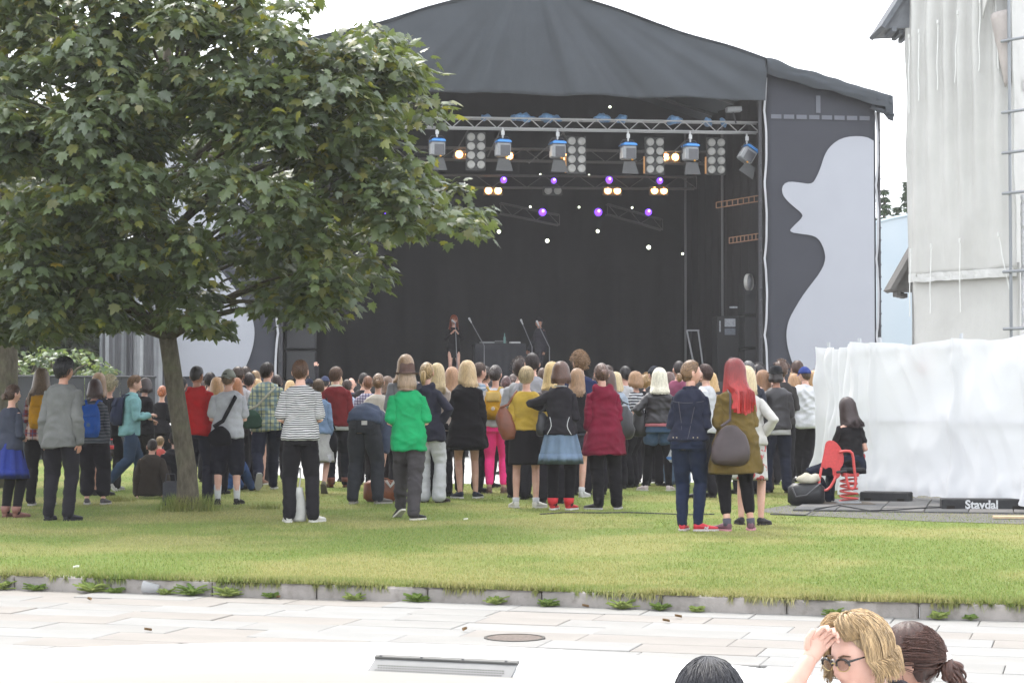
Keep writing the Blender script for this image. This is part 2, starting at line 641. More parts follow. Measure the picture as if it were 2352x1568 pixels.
# perforated steel plate let into the basin's inner face
def basin_pt(dx, r, z):
    # point of the circle of radius r seen at column dx (far side)
    k = (dx - PW / 2) / FPX
    A, B, C = 1 + k * k, -2 * (RC.y + k * RC.x), RC.y ** 2 + RC.x ** 2 - r * r
    y = (-B + math.sqrt(B * B - 4 * A * C)) / (2 * A)
    return Vector((k * y, y, z))
pA, pB = basin_pt(862, 2.72, 0), basin_pt(1188, 2.72, 0)
pm = (pA + pB) / 2
L = (pB - pA).length
ax = (pB - pA).normalized()
nrm = Vector((ax.y, -ax.x, 0))
slope = Vector((nrm.x * .9, nrm.y * .9, -.42)).normalized()
plate = empty('drain_plate', (pm.x, pm.y, -.118))
tag(plate, 'perforated grey steel plate set in the white basin wall', 'drain plate')
fr = Matrix((ax, slope, ax.cross(slope))).transposed()
steel = plain('dull_steel', (.125, .125, .123), .6, .3, .12, 6, .15, 90, 0)
H_ = .26
mb = MB().box(fr @ Vector((0, H_ / 2 - .02, -.03)), (L, H_, .008), fr, .002)
mb.obj('sheet', steel, plate)
mb = MB().box(fr @ Vector((0, -.035, -.036)), (L + .006, .03, .022), fr, .004)
mb.obj('lip', plain('steel_lip', (.10, .097, .09), .6, .3, .15, 8, .1, 90, 0), plate)
hole = plain('hole_black', (.02, .018, .015), .9, .05, .1, 5, 0)
mb = MB()
for i in range(46):
    for j in range(8):
        x = -L / 2 + .045 + (L - .09) * (i + (.5 if j % 2 else 0)) / 46
        c = fr @ Vector((x, .045 + j * .022, -.0352))
        e1, e2 = fr @ Vector((1, 0, 0)), fr @ Vector((0, 1, 0))
        mb.add([c + (e1 * math.cos(a) + e2 * math.sin(a)) * .0055 for a in (2 * PI * q / 6 for q in range(6))], [tuple(range(6))])
stuff(mb.obj('perforation', hole, plate))
for x in (-.46, -.17, .12, .42):
    MB().ball(fr @ Vector((x * L, -.03, -.049)), (.008, .008, .004), 8, 5).obj('screw', steel, plate, True)

# manhole cover sunk in the path
mc = gp(1182, 1465, KB)
mh = empty('manhole', (mc.x, mc.y, KB))
tag(mh, 'round sunken manhole cover in the pale path', 'manhole')
def ringm(r0, r1, z0, z1, seg=40):
    mm = MB()
    mm.loft([[(r * math.cos(2 * PI * j / seg), r * math.sin(2 * PI * j / seg), z) for j in range(seg)] for r, z in ((r0, z0), (r0, z1), (r1, z1), (r1, z0))], cap=False)
    return mm
ringm(.165, .182, -.01, .007).obj('ring', plain('iron_ring', (.04, .034, .028), .7, .3, .3, 20), mh)
mm = MB()
mm.loft([[(r * math.cos(2 * PI * j / 40), r * math.sin(2 * PI * j / 40), z) for j in range(40)] for r, z in ((.165, .004), (.15, .0045), (.01, .0045))])
mm.obj('cover', plain('iron_cover', (.115, .092, .078), .85, .2, .35, 40, .6, 120), mh)

# weeds at the foot of the kerb
def leaf_rosette(nl, L, w, rnd):
    mb = MB()
    for i in range(nl):
        a = rnd.uniform(0, 2 * PI)
        el = rnd.uniform(.15, 1.25)
        l = L * rnd.uniform(.55, 1.1)
        d = Vector((math.cos(a), math.sin(a), 0))
        s_ = Vector((-d.y, d.x, 0))
        pts = []
        for k in range(6):
            q = k / 5
            p = d * (l * q * math.cos(el * (1 - .5 * q))) + Vector((0, 0, l * (math.sin(el) * q - .55 * q * q * math.sin(el) * .7)))
            ww = w * math.sin(PI * min(1, q * .85 + .1)) * (1.25 if k % 2 else .75)
            pts.append((p - s_ * ww + Vector((0, 0, .008)), p, p + s_ * ww + Vector((0, 0, .008))))
        vs = [x for t3 in pts for x in t3]
        fs = []
        for k in range(5):
            b = k * 3
            fs += [(b, b + 1, b + 4, b + 3), (b + 1, b + 2, b + 5, b + 4)]
        mb.add(vs, fs)
    return mb
WM = [blade_mat('weed_light', (.20, .27, .07), (.28, .31, .11)), blade_mat('weed_dark', (.12, .19, .045), (.17, .22, .06))]
weeds = [(10, 'small clump at the kerb by the left picture edge', .13), (86, 'broad-leaved clump against the kerb near the left edge', .17), (213, 'spreading weed against the kerb left of the plastic cup', .15), (270, 'small upright weed between kerb and plastic cup', .12),
         (385, 'weed just right of the plastic cup', .12), (444, 'largest dandelion-like weed right of the plastic cup', .19), (527, 'low spreading weed second to the right of the cup', .15), (622, 'small compact weed at the kerb below the striped tee', .11),
         (816, 'pale weed at the kerb below the bending man', .14), (958, 'bushy weed at the kerb below the man in green', .15), (1140, 'thin straggly weed at the kerb below the black coat', .13), (1256, 'small bright weed at the kerb above the manhole', .13),
         (1428, 'weed hanging under the grass fringe below the maroon jacket', .16), (1515, 'dark clump of weed at the kerb below the denim jacket', .13), (1599, 'low wide weed on the path below the red hair', .12), (1918, 'low weed at the kerb above the blond man', .12), (2154, 'dark low weed at the kerb right of the ponytail', .13), (2227, 'tiny weed at the kerb near the right edge', .08)]
for i, (dx, lb, L) in enumerate(weeds):
    L *= random.Random(i).uniform(.45, .8)
    rnd = random.Random(i * 7 + 1)
    p = kerb_pt(dx)
    o = leaf_rosette(int(26 + 120 * L), L, .014, rnd).obj('weed', WM[i % 2])
    o.location = (p.x, p.y - .05, KB + .0)
    o.scale = (1.15, .8, 1.15)
    tag(o, lb, 'weed', 'weeds along the kerb')

# clear plastic cup lying on the path
n = N('clear_plastic')
n.color((.42, .43, .44))
n.setp(.15, .5)
n.p.inputs['Transmission Weight'].default_value = .25
n.p.inputs['IOR'].default_value = 1.2
n.p.inputs['Alpha'].default_value = .6
pc = gp(347, 1364, KB)
mb = MB()
mb.loft([[(y, r * math.cos(2 * PI * j / 20), r * math.sin(2 * PI * j / 20)) for j in range(20)] for y, r in ((-.055, .045), (-.052, .0475), (-.048, .045), (.055, .032), (.058, .03), (.056, .001))], cap=False)
cup = mb.obj('plastic_cup', n.m, smooth=True)
cup.location = (pc.x, pc.y, KB + .047)
cup.rotation_euler = (0, R(7), R(-8))
cup.scale = (1.1, 1, 1)
tag(cup, 'crumpled clear plastic cup lying on the path by the kerb', 'plastic cup')
# dry leaves and scraps
dm = plain('dry_leaf_brown', (.16, .10, .05), .8, .2, .3, 30, .2)
scrap = plain('paper_scrap', (.75, .73, .7), .8, .2, .1, 20, .1)
bits = [(175, 1306, 'white paper scrap on the lawn near the left kerb', scrap, 1), (205, 1380, 'curled dry leaf on the path near the left edge', dm, 0), (1068, 1450, 'small dark dry leaf on the path below the green tee', dm, 0), (1530, 1430, 'dark dry leaf on the path left of the blond head', dm, 0),
        (1558, 1420, 'pale brown leaf on the path below the weeds', dm, 0), (640, 1375, 'brown leaf against the kerb below the striped tee', dm, 0), (1070, 1195, 'white scrap of paper on grass below the black coat', scrap, 1), (340, 1451, 'small leaf on the path below the cup', dm, 0), (1345, 1396, 'dry leaf by the kerb above the manhole', dm, 0)]
for i, (dx, dy, lb, mt, onl) in enumerate(bits):
    p = gp(dx, dy, 0.012 if onl else KB)
    rnd = random.Random(i)
    mb = MB().grid(lambda a, b: Vector(((a - .5) * .05 * math.sin(PI * (.15 + .8 * b)), (b - .5) * .07, .004 + .018 * (2 * a - 1) ** 2 + .01 * b)), 4, 4)
    o = mb.obj('paper_scrap' if onl else 'dry_leaf', mt)
    o.location = p + Vector((0, 0, .004))
    o.rotation_euler = (0, 0, rnd.uniform(0, 6))
    o.scale = (.65, .65, .8)
    tag(o, lb, 'litter' if onl else 'leaf')
# black cable across the lawn
cp = [gp(x, y, .012) for x, y in ((1240, 1180), (1300, 1176), (1380, 1177), (1440, 1176), (1500, 1178), (1580, 1181), (1640, 1180))]
cb = MB().tube(cp, .007, 6).obj('cable', plain('cable_black', (.02, .02, .022), .6, .3, .1, 5, 0))
tag(cb, 'thin black cable lying in the grass behind the red sneakers', 'cable')
# ================================================================== the stage
ST = R(8)
SO = at(1755, HOR, 50.6)
SU = Vector((math.cos(ST), math.sin(ST), 0))
SB = Vector((-math.sin(ST), math.cos(ST), 0))        # towards the back of the stage
def sl(dx, dy, w=0.0):
    """photo point on the plane w metres behind the stage front -> stage coordinates (s, w, z)"""
    r = ray(dx, dy)
    c = Vector((0, 0, CAMZ))
    o = Vector((SO.x, SO.y, 0)) + SB * w
    t = (o - c).dot(SB) / r.dot(SB)
    p = c + r * t
    return Vector(((p - o).dot(SU), w, p.z))
def sw(p):
    return Vector((SO.x, SO.y, 0)) + SU * p[0] + SB * p[1] + Vector((0, 0, p[2]))
stage = empty('stage', (SO.x, SO.y, 0), ST)
tag(stage, 'big black festival stage with gabled fabric roof and two side wings', 'stage')

def fabric(name, c, rough=.85, var=.12):
    return plain(name, c, rough, .2, var, 1.2, .25, 60)
f_roof = fabric('roof_fabric', (.040, .045, .051))
f_black = fabric('black_drape', (.022, .021, .022), .95)
f_wing = fabric('wing_mesh_fabric', (.034, .0355, .043), .9, .06)
f_pale = fabric('pale_print', (.27, .277, .30), .85, .03)
f_edge = fabric('white_edge_band', (.31, .31, .32))
m_steel = plain('truss_aluminium', (.36, .36, .36), .4, .5, .1, 8, .1, 90, .5)
m_dark = plain('dark_steel', (.045, .045, .05), .6, .4, .2, 8, .1, 90, .3)
m_black = plain('matt_black', (.016, .016, .017), .7, .3, .1, 8, .1)

FLOOR = 1.75
pk = sl(1211, -42)
er = sl(2022, 222)
el_ = Vector((2 * pk.x - er.x, 0, er.z))
def roof_z(s):
    if s > pk.x:
        t = (s - pk.x) / (er.x - pk.x)
    else:
        t = (pk.x - s) / (pk.x - el_.x)
    # cloth sags a little between the rafters
    return pk.z + (er.z - pk.z) * t - .10 * math.sin(PI * min(1, max(0, t))) * (1 + .5 * math.sin(t * 19)) * .6
hem_r, hem_l = sl(1745, 234), sl(950, 214)
def hem_z(s):
    t = (s - hem_l.x) / (hem_r.x - hem_l.x)
    return hem_l.z + (hem_r.z - hem_l.z) * t
# roof skin
DEPTH = 11.0
m = MB()
def roof_fn(u, v):
    s = el_.x - .25 + (er.x - el_.x + .5) * u
    z = roof_z(s) + .04 * nz(s * 1.3, v * 6, 0)
    return Vector((s, -.35 + DEPTH * v, z))
m.grid(roof_fn, 60, 10)
m.grid(lambda u, v: roof_fn(1 - u, v) - Vector((0, 0, .05)), 60, 10)
m.obj('roof', f_roof, stage, True)
# gable curtain hanging from the roof edge with folds fanning from the ridge
s_r, s_l = sl(1752, 0).x, sl(642, 0).x
def fas(u, v):
    s = s_l + (s_r - s_l) * u
    zt, zb = roof_z(s) + .02, hem_z(s)
    z = zt + (zb - zt) * v
    a = math.atan2(s - pk.x, max(.3, pk.z + .6 - z))
    fold = .15 * (nz(a * 7, 2.2, .3 * v) + .5 * nz(a * 17, 5, .4 * v)) * min(1, v * 2 + .15)
    return Vector((s, -.30 - .06 * math.sin(v * PI) + fold, z + .05 * nz(s * .8, 3, 0) * v))
MB().sheet(fas, 150, 26, .03).obj('gable_curtain', f_roof, stage, True)
# side wings: eaves flap
for sg, s0, s1 in ((1, s_r, er.x + .22), (-1, s_l, el_.x - .22)):
    def flap(u, v):
        s = s0 + (s1 - s0) * u
        drop = .40 - .04 * u + (.30 if u > .95 else 0)
        z = roof_z(s) - (.25 if u > .96 else 0) * 0 - drop * v + .02
        return Vector((s, -.36 - .05 * math.sin(v * 3) + .09 * nz(s * 1.1 + v * 1.5, v * 2.5, 7), z + .06 * nz(s * 2, 1, v)))
    q = MB()
    if sg > 0:
        q.sheet(flap, 44, 8, .03)
    else:
        q.sheet(lambda u, v: flap(1 - u, v), 44, 8, .03)
    q.obj('eaves_flap', f_roof, stage, True)
    # little torn corner under the eave
    c0 = Vector((s1, -.36, roof_z(s1)))
    MB().sheet(lambda u, v: c0 + Vector((-.55 * sg * (1 - u), .05 + .4 * nz(u * 3, v * 3, sg), -.55 * v * (.55 + .45 * u) - .02)) if sg > 0 else c0 + Vector((.55 * u, .05, -.5 * v)), 8, 6, .02).obj('eaves_corner', f_roof, stage, True)

# wings: dark mesh banners with a pale printed profile
outline = [(665, 632), (640, 618), (612, 612), (585, 611), (557, 613), (530, 619), (508, 628), (490, 640), (474, 654), (460, 670), (449, 689), (440, 710), (433, 732), (425, 755), (416, 778), (405, 800), (396, 815), (385, 822), (370, 824), (355, 822), (328, 818), (300, 815), (282, 816), (268, 822), (258, 834), (254, 850), (256, 866), (262, 880), (275, 897), (290, 912), (312, 931), (335, 950), (343, 959), (346, 968), (340, 979), (330, 990), (312, 1007), (295, 1025), (291, 1031), (293, 1037), (305, 1043), (337, 1048), (370, 1052), (389, 1056), (405, 1062), (419, 1074), (430, 1090), (440, 1112), (446, 1135), (448, 1152), (446, 1170), (440, 1190), (430, 1210), (414, 1235), (395, 1260), (372, 1290), (350, 1320), (329, 1352), (310, 1385), (296, 1410), (285, 1435), (279, 1457), (275, 1480), (274, 1505), (276, 1530), (280, 1556), (286, 1580), (296, 1612), (312, 1650), (335, 1690)]
PR = []
for x, y in outline:
    dx, dy = 1665.2 + x * .5127, y * .5127
    p = sl(dx, dy)
    PR.append((p.x - s_r, p.z))
wing_w = sl(2012, 500).x - s_r
for sg, s0 in ((1, s_r), (-1, s_l)):
    def wing(u, v):
        s = s0 + sg * (.08 + (wing_w - .08) * (u if sg > 0 else 1 - u))
        zt = roof_z(s) - .25
        z = zt + (1.05 - zt) * v
        return Vector((s, .02 + .006 * nz(s * .5, z * .5, 2), z))
    banner = MB().sheet(wing, 16, 24, .012).obj('wing_banner', f_wing, stage, True)
    # the print: a thin sheet proud of the banner, strip-filled between outline and outer edge
    xo = s0 + sg * (wing_w - .06)
    poly = [(xo, PR[0][1])] + [(s0 + sg * a, z) for a, z in PR] + [(xo, PR[-1][1])]
    tris = tessellate_polygon([[Vector((a, z, 0)) for a, z in poly]])
    k_ = len(poly)
    pm_ = MB()
    pm_.add([(a, -.030, z) for a, z in poly] + [(a, -.024, z) for a, z in poly], [tuple(t) for t in tris] + [tuple(i + k_ for i in t[::-1]) for t in tris] + [(i, (i + 1) % k_, (i + 1) % k_ + k_, i + k_) for i in range(k_)])
    me = pm_.mesh('printed_profile', f_pale)
    put('printed_profile', me, banner)
    # pale scalloped edge bands laced to the frame
    for xx, amp in ((s0 + sg * .03, .07), (s0 + sg * (wing_w + .01), .06)):
        zt = roof_z(xx) - .45
        def band(u, v):
            z = zt + (1.1 - zt) * v
            k = abs(math.sin((z - 1) * PI / 1.95)) ** .6
            return Vector((xx + sg * (-.03 + amp * k) + .055 * (u - .5), -.05 + .01 * math.sin(z * 9), z))
        MB().sheet(band, 1, 60, .01).obj('edge_band', f_edge, banner)
    # steel behind: portal posts and the crossbar that shows through
    post = rodme(.05, 8).mesh('post', m_dark)
    for xx in (s0 - sg * .06, s0 + sg * (wing_w + .12)):
        rod('post', post, (xx, .12, 0), (xx, .12, roof_z(xx) - .1), stage)
    for k in range(22):                                     # lacing hooks
        z = 1.6 + k * .32
        MB().box((s0 - sg * .06, .03, z), (.06, .05, .05), bev=.01).obj('lacing_hook', m_dark, stage)
        if sg > 0:
            MB().box((s0 + sg * (wing_w + .12), .03, z), (.06, .05, .05), bev=.01).obj('lacing_hook', m_dark, stage)
# seam bar of the right wing
for dy0, dy1 in ((265, 278),):
    a, b = sl(1768, dy0), sl(2000, dy1)
    for i in range(8):
        t0, t1 = i / 8 + .012, (i + 1) / 8 - .012
        p = a.lerp(b, (t0 + t1) / 2)
        MB().box((p.x, -.012, a.z - .03), ((b.x - a.x) * (t1 - t0), .01, .11)).obj('bar_window', fabric('wing_seam', (.10, .105, .12)), stage)
MB().box((sl(1879, 240).x, -.012, sl(1879, 240).z), (.12, .01, .45)).obj('bar_window', fabric('wing_seam', (.10, .105, .12)), stage)

# stage box: floor, back and side drapes, ceiling
BW = 9.5
sx0, sx1 = s_l - .2, s_r + .2
MB().box(((sx0 + sx1) / 2, BW / 2, FLOOR - .12), (sx1 - sx0, BW, .24), bev=.01).obj('stage_floor', m_black, stage)
def drape(name, a, b, z0, z1, amp=.09, f=2.4, n_=90):
    a, b = Vector(a), Vector(b)
    d = (b - a).normalized()
    nn = Vector((-d.y, d.x, 0))
    L = (b - a).length
    def fn(u, v):
        p = a.lerp(b, u)
        k = amp * math.sin(u * L * f * PI) * (.5 + .5 * v) + .5 * amp * nz(u * L, v * 2, 1)
        return Vector((p.x, p.y, z0 + (z1 - z0) * (1 - v))) + nn * k
    q = MB()
    q.grid(fn, n_, 8)
    q.grid(lambda u, v: fn(1 - u, v) + nn * .02, n_, 8)
    return q.obj(name, f_black, stage, True)
drape('back_drape', (sx0 - .5, BW, 0), (sx1 + .5, BW, 0), FLOOR, 9.8)
drape('upper_back_drape', (sx0 - .5, BW - .15, 0), (sx1 + .5, BW - .15, 0), 5.3, 11.4, .05)
drape('side_drape', (sx1 + .15, .6, 0), (sx1 + .15, BW, 0), 0, 9.6)
drape('side_drape', (sx0 - .15, .6, 0), (sx0 - .15, BW, 0), 0, 9.6)
drape('front_skirt', (sx0, .02, 0), (sx1, .02, 0), 0, FLOOR - .25)
MB().box(((sx0 + sx1) / 2, DEPTH / 2 + .2, 11.9), (.3, DEPTH, .2)).obj('ridge_beam', m_dark, stage)
for k in range(5):                                          # rafters
    w_ = .4 + k * 2.4
    rd = rodme(.06, 6).mesh('rafter', m_dark)
    for sg in (1, -1):
        e = er if sg > 0 else el_
        rod('rafter', rd, (pk.x, w_, pk.z - .22), (e.x, w_, er.z - .2), stage)
for dxp, w_ in ((1575, 6), (1660, 3.2)):
    a = sl(dxp, 850, w_)
    rod('inner_post', rodme(.035, 6).mesh('inner_post', plain('grey_post', (.10, .10, .10), .5, .4, .1, 5, 0)), (a.x, w_, FLOOR), (a.x, w_, 9), stage)

# ------------------------------------------------------------------ trusses
chord_me, brace_me = {}, {}
def truss(label, A, B, h, d, step, mt, r=.026, cat='truss', group=None, upright=True, up=Vector((0, 0, 1)), name='lighting_truss'):
    """box truss from A to B (stage coords of lower front chord), height h, depth d"""
    A, B = Vector(A), Vector(B)
    t = empty(name, sw(A), ST)
    tag(t, label, cat, group)
    D = B - A
    key = (r, mt.name)
    if key not in chord_me:
        chord_me[key] = rodme(r, 8).mesh('chord', mt)
        brace_me[key] = rodme(r * .55, 6).mesh('brace', mt)
    off = [Vector((0, 0, 0)), up * h, Vector((0, d, 0)), up * h + Vector((0, d, 0))] if d else [Vector((0, 0, 0)), up * h]
    for q in off:
        rod('chord', chord_me[key], q, D + q, t)
    n_ = max(2, int(round(D.length / step)))
    for i in range(n_):
        a, b = D * (i / n_), D * ((i + 1) / n_)
        if i % 2:
            rod('brace', brace_me[key], a, b + up * h, t)
        else:
            rod('brace', brace_me[key], a + up * h, b, t)
        if d and i % 2 == 0:
            rod('brace', brace_me[key], a + up * h, b + up * h + Vector((0, d, 0)), t)
    rod('brace', brace_me[key], D, D + up * h, t)
    rod('brace', brace_me[key], Vector((0, 0, 0)), up * h, t)
    return t
A, B = sl(700, 287, .7), sl(1744, 304, .7)
hT = sl(1400, 276, .7).z - sl(1400, 299, .7).z
truss('long silver lighting truss across the stage front, lamps hung below it', A, B, hT, .3, .29, m_steel, .024)
m_mid = plain('grey_truss', (.085, .08, .075), .45, .4, .1, 8, 0, 90, .4)
truss('dim truss second from the front, behind the blue-topped lamps', sl(820, 362, 3.2), sl(1650, 376, 3.2), .32, .3, .45, m_mid, .022)
truss('dim truss third from the front, above the purple lamps', sl(850, 428, 5.2), sl(1600, 433, 5.2), .34, .3, .5, m_mid, .022)
truss('short dim truss hanging slanted at mid-stage, left one', sl(1150, 490, 7), sl(1285, 517, 7), .3, .25, .35, m_mid, .022)
truss('short dim truss hanging slanted at mid-stage, right one', sl(1395, 492, 7), sl(1522, 528, 7), .3, .25, .35, m_mid, .022)
for lb, a, b in (('upper ladder-like truss at the right side of the stage, coloured as if lit orange', (1645, 478), (1745, 462)), ('lower ladder-like truss at the right side of the stage, coloured as if lit orange', (1675, 559), (1745, 549))):
    ms = plain('warm_lit_bar', (.22, .12, .07), .6, .3, .2, 8, 0)  # orange stage light on the ladders is put into the bar colour
    A, B = sl(*a, 1.5), sl(*b, 1.0)
    t = empty('side_truss', sw(A), ST)
    tag(t, lb, 'truss')
    me = rodme(.014, 6).mesh('rail', ms)
    D = B - A
    for q in (0, .15):
        rod('rail', me, Vector((0, 0, q)), D + Vector((0, 0, q)), t)
    for i in range(9):
        rod('rung', me, D * (i / 8), D * (i / 8) + Vector((0, 0, .15)), t)
# raised V-shaped hanging bars above the blinders
for i, (x0, y0, x1, y1) in enumerate(((1215, 375, 1300, 300), (1290, 300, 1330, 362), (1530, 365, 1600, 300), (1150, 300, 1120, 360), (1040, 360, 1075, 300))):
    a, b = sl(x0, y0, 1.6), sl(x1, y1, 1.6)
    o = empty('hanging_bar', sw(a), ST)
    rod('bar', rodme(.02, 6).mesh('bar', m_mid), (0, 0, 0), b - a, o)
    tag(o, ['slanting dark bar between second and third blue lamp', 'steep dark bar right of the third blue lamp', 'dark bar behind the fifth blue lamp', 'short steep bar left of the second blue lamp', 'short dark bar left of the leftmost blinder panel'][i], 'bar', 'bars under the front truss')

# ------------------------------------------------------------------ lamps
m_blue = plain('lamp_blue', (.05, .22, .55), .4, .5, .1, 6, 0)
m_shell = plain('lamp_grey', (.20, .205, .21), .45, .4, .15, 6, 0)
m_clamp = plain('clamp_white', (.42, .42, .42), .4, .5, .1, 6, 0)
m_lensd = plain('dark_lens', (.04, .04, .045), .3, .5, .2, 14, 0)
m_amber = plain('amber_tag', (.6, .28, .03), .5, .4, .1, 6, 0)
m_barn = plain('barn_door', (.055, .055, .055), .7, .3, .15, 6, 0)
for i, (dx, ty, sk) in enumerate(((1004, 300, 0), (1155, 302, 0), (1281, 305, 0), (1443, 309, 0), (1586, 311, 0), (1716, 315, .55))):
    c = sl(dx, ty + 42, .55)
    o = empty('spotlight', sw(c), ST + R(8))
    rot = Matrix.Rotation(sk, 3, 'Y')
    def pt(x, y, z):
        return rot @ Vector((x, y, z))
    ord_ = ['leftmost', 'second', 'third', 'fourth', 'fifth'][i] if i < 5 else ''
    tag(o, f'blue-topped stage spotlight with barn doors, {ord_} from the left under the front truss' if i < 5 else 'blue-topped stage spotlight hanging tilted at the right end of the front truss', 'spotlight', 'spotlights under the front truss')
    body = MB()
    body.box(pt(0, .02, 0), (.36, .34, .36), rot, .03)
    body.obj('housing', m_shell, o)
    MB().loft([[pt(x, y, z) for x, y in ((-.19 + i_, -.2 + i_), (.19 - i_, -.2 + i_), (.19 - i_, .22 - i_), (-.19 + i_, .22 - i_))] for z, i_ in ((.182, 0), (.23, .02), (.262, .08))]).obj('hood', m_blue, o)
    MB().box(pt(.02, -.162, -.03), (.25, .012, .27), rot, .004).obj('lens', m_lensd, o)
    MB().box(pt(-.188, -.02, -.02), (.012, .2, .26), rot, .003).obj('side_plate', m_clamp, o)
    MB().box(pt(.05, -.165, -.20), (.05, .03, .035), rot, .006).obj('safety_tag', m_amber, o)
    yk = MB().tube([pt(-.22, .02, 0), pt(-.22, .02, .22), pt(-.14, .02, .33), pt(.14, .02, .33), pt(.22, .02, .22), pt(.22, .02, 0)], .014, 6)
    yk.obj('yoke', m_dark, o, True)
    zt = sl(dx, ty, .55).z - c.z
    MB().tube([Vector((0, .02, .31)), Vector((0, .02, zt + .08))], .025, 8).obj('clamp', m_clamp, o)
    MB().box(Vector((0, .0, zt - .04)), (.09, .05, .12), bev=.012).obj('hook', m_clamp, o)
    q = Vector((0, -.1, -.36))
    MB().sheet(lambda u, v: q + rot @ Vector(((u - .5) * (.3 + .16 * v), -.06 * v, .12 - .32 * v)), 2, 2, .012).obj('barn_door', m_barn, o)
# blinders: 2 x 4 lamps each
m_glass = plain('lamp_reflector', (.26, .255, .235), .35, .6, .1, 12, 0)
m_rim = plain('lamp_rim', (.30, .29, .27), .5, .4, .1, 12, 0)
lampme = MB().loft([[(r * math.cos(2 * PI * j / 14), y, r * math.sin(2 * PI * j / 14)) for j in range(14)] for y, r in ((.04, .02), (.01, .07), (-.02, .1), (-.02, .1))])
lamp_mesh = MB().loft([[(r * math.cos(-2 * PI * j / 14), y, r * math.sin(-2 * PI * j / 14)) for j in range(14)] for y, r in ((0, .106), (-.05, .106), (-.06, .095), (-.045, .06), (-.035, .01))]).mesh('lamp', m_glass, True)
for i, (dx, dy, lit) in enumerate(((1093, 347, None), (1324, 356, None), (1504, 358, None), (1645, 359, None))):
    c = sl(dx, dy, 1.4)
    o = empty('blinder_panel', sw(c), ST)
    tag(o, f"panel of eight round lamps behind the front truss, {['leftmost', 'second from the left', 'third from the left', 'rightmost'][i]}", 'stage light', 'eight-lamp panels')
    MB().box((0, .05, 0), (.52, .06, 1.0), bev=.01).obj('frame', m_barn, o)
    for a in (-.13, .13):
        for b in range(4):
            put('lamp', lamp_mesh, o, (a + .01 * b * 0, 0, -.36 + .24 * b))
    if i:
        MB().box((-.29, .0, -.25), (.04, .06, .45), bev=.005).obj('side_rail', plain('amber_rail', (.45, .22, .08), .6, .3, .1, 6, 0), o)
# lit lamps: pairs of warm bulbs
e_warm = emit('lit_warm', (1, .40, .10), 5)
e_white = emit('lit_white', (.95, 1, .75), 2)
e_pur = emit('lit_purple', (.16, .04, 1), 1.1)
e_core = emit('lit_core', (1, .80, .5), 25)
pair_lb = ['left of the leftmost eight-lamp panel', 'right of the second spotlight', 'beside the second eight-lamp panel', 'right of the third eight-lamp panel', 'at left on the middle row', 'at the centre of the middle row', 'at right on the middle row', 'seen between the maple leaves']
for i, (dx, dy, w_, nb) in enumerate(((1066, 355, 3.3, 2), (1170, 358, 3.3, 1), (1302, 362, 3.3, 1), (1540, 361, 3.3, 2), (1133, 438, 5.3, 2), (1407, 438, 5.3, 2), (1514, 438, 5.3, 2), (909, 432, 5.3, 1))):
    c = sl(dx, dy, w_)
    o = empty('stage_lamp', sw(c), ST)
    tag(o, ('pair of lit warm lamps ' if nb == 2 else 'single lit warm lamp ') + pair_lb[i], 'stage lamp', 'lit warm lamps')
    MB().box((0, .08, 0), (.28 * nb, .08, .26), bev=.02).obj('housing', m_barn, o)
    for k in range(nb):
        x = (k - (nb - 1) / 2) * .27
        MB().ball((x, -.01, 0), (.10, .05, .10), 12, 8).obj('bulb', e_warm, o, True)
        MB().ball((x, -.055, 0), (.048, .03, .048), 10, 6).obj('filament', e_core, o, True)
o = empty('stage_lamp', sw(sl(1270, 438, 5.3)), ST)
tag(o, 'unlit pair of round lamps on the middle row', 'stage lamp')
MB().box((0, .08, 0), (.56, .08, .26), bev=.02).obj('housing', m_barn, o)
for x in (-.135, .135):
    put('lamp', lamp_mesh, o, (x, 0, 0))
plb = ['upper row, leftmost', 'upper row, second', 'upper row, third', 'upper row, rightmost', 'lower row, left', 'lower row, middle', 'lower row, right', 'behind the leaves, upper', 'behind the leaves, lower']
for i, (dx, dy, w_, r_) in enumerate(((1156, 414, 5.2, .09), (1271, 416, 5.2, .08), (1398, 414, 5.2, .1), (1514, 416, 5.2, .09), (1245, 488, 7, .11), (1373, 488, 7, .115), (1488, 488, 7, .1), (798, 405, 5.2, .07), (886, 487, 7, .07))):
    o = empty('wash_light', sw(sl(dx, dy, w_)), ST)
    tag(o, f'glowing purple stage lamp, {plb[i]}', 'stage lamp', 'purple lamps')
    MB().tube([(0, .02, 0), (0, .22, .04)], [r_ * 1.15, r_ * .7], 12).obj('can', m_barn, o, True)
    MB().ball((0, -.09, 0), (r_, r_ * .4, r_), 12, 8).obj('lens', e_pur, o, True)
    MB().ball((.01, -.12, .03), (r_ * .35, r_ * .3, r_ * .35), 8, 6).obj('core', emit('lit_lilac', (.6, .45, 1), 2.0), o, True)
wl = ['left of the singer, high', 'third from the left of the bright dots', 'over the turntables', 'above the man in black', 'largest, right of centre', 'low at far right', 'beside the maple', 'tiny, above left purple lamp', 'tiny, above middle purple lamp', 'tiny, above right purple lamp', 'tiny, between upper purple lamps', 'tiny, top centre']
for i, (dx, dy, w_, r_) in enumerate(((1146, 532, 8, .075), (1218, 475, 8, .045), (1257, 553, 8, .08), (1373, 531, 8, .07), (1490, 568, 8, .085), (1568, 583, 8, .05), (956, 534, 8, .05), (1241, 401, 8, .04), (1330, 476, 8, .045), (1452, 477, 8, .045), (1353, 402, 8, .035), (1401, 246, 5, .05))):
    o = empty('dot_light', sw(sl(dx, dy, w_)), ST)
    tag(o, f'small white stage light, {wl[i]}', 'stage lamp', 'small white lamps')
    r_ *= .72
    MB().ball((0, 0, 0), (r_, r_ * .5, r_), 10, 6).obj('lens', e_white, o, True)
    MB().tube([(0, .06, 0), (0, .2, .02)], [r_ * 1.1, r_ * .8], 10).obj('can', m_barn, o, True)
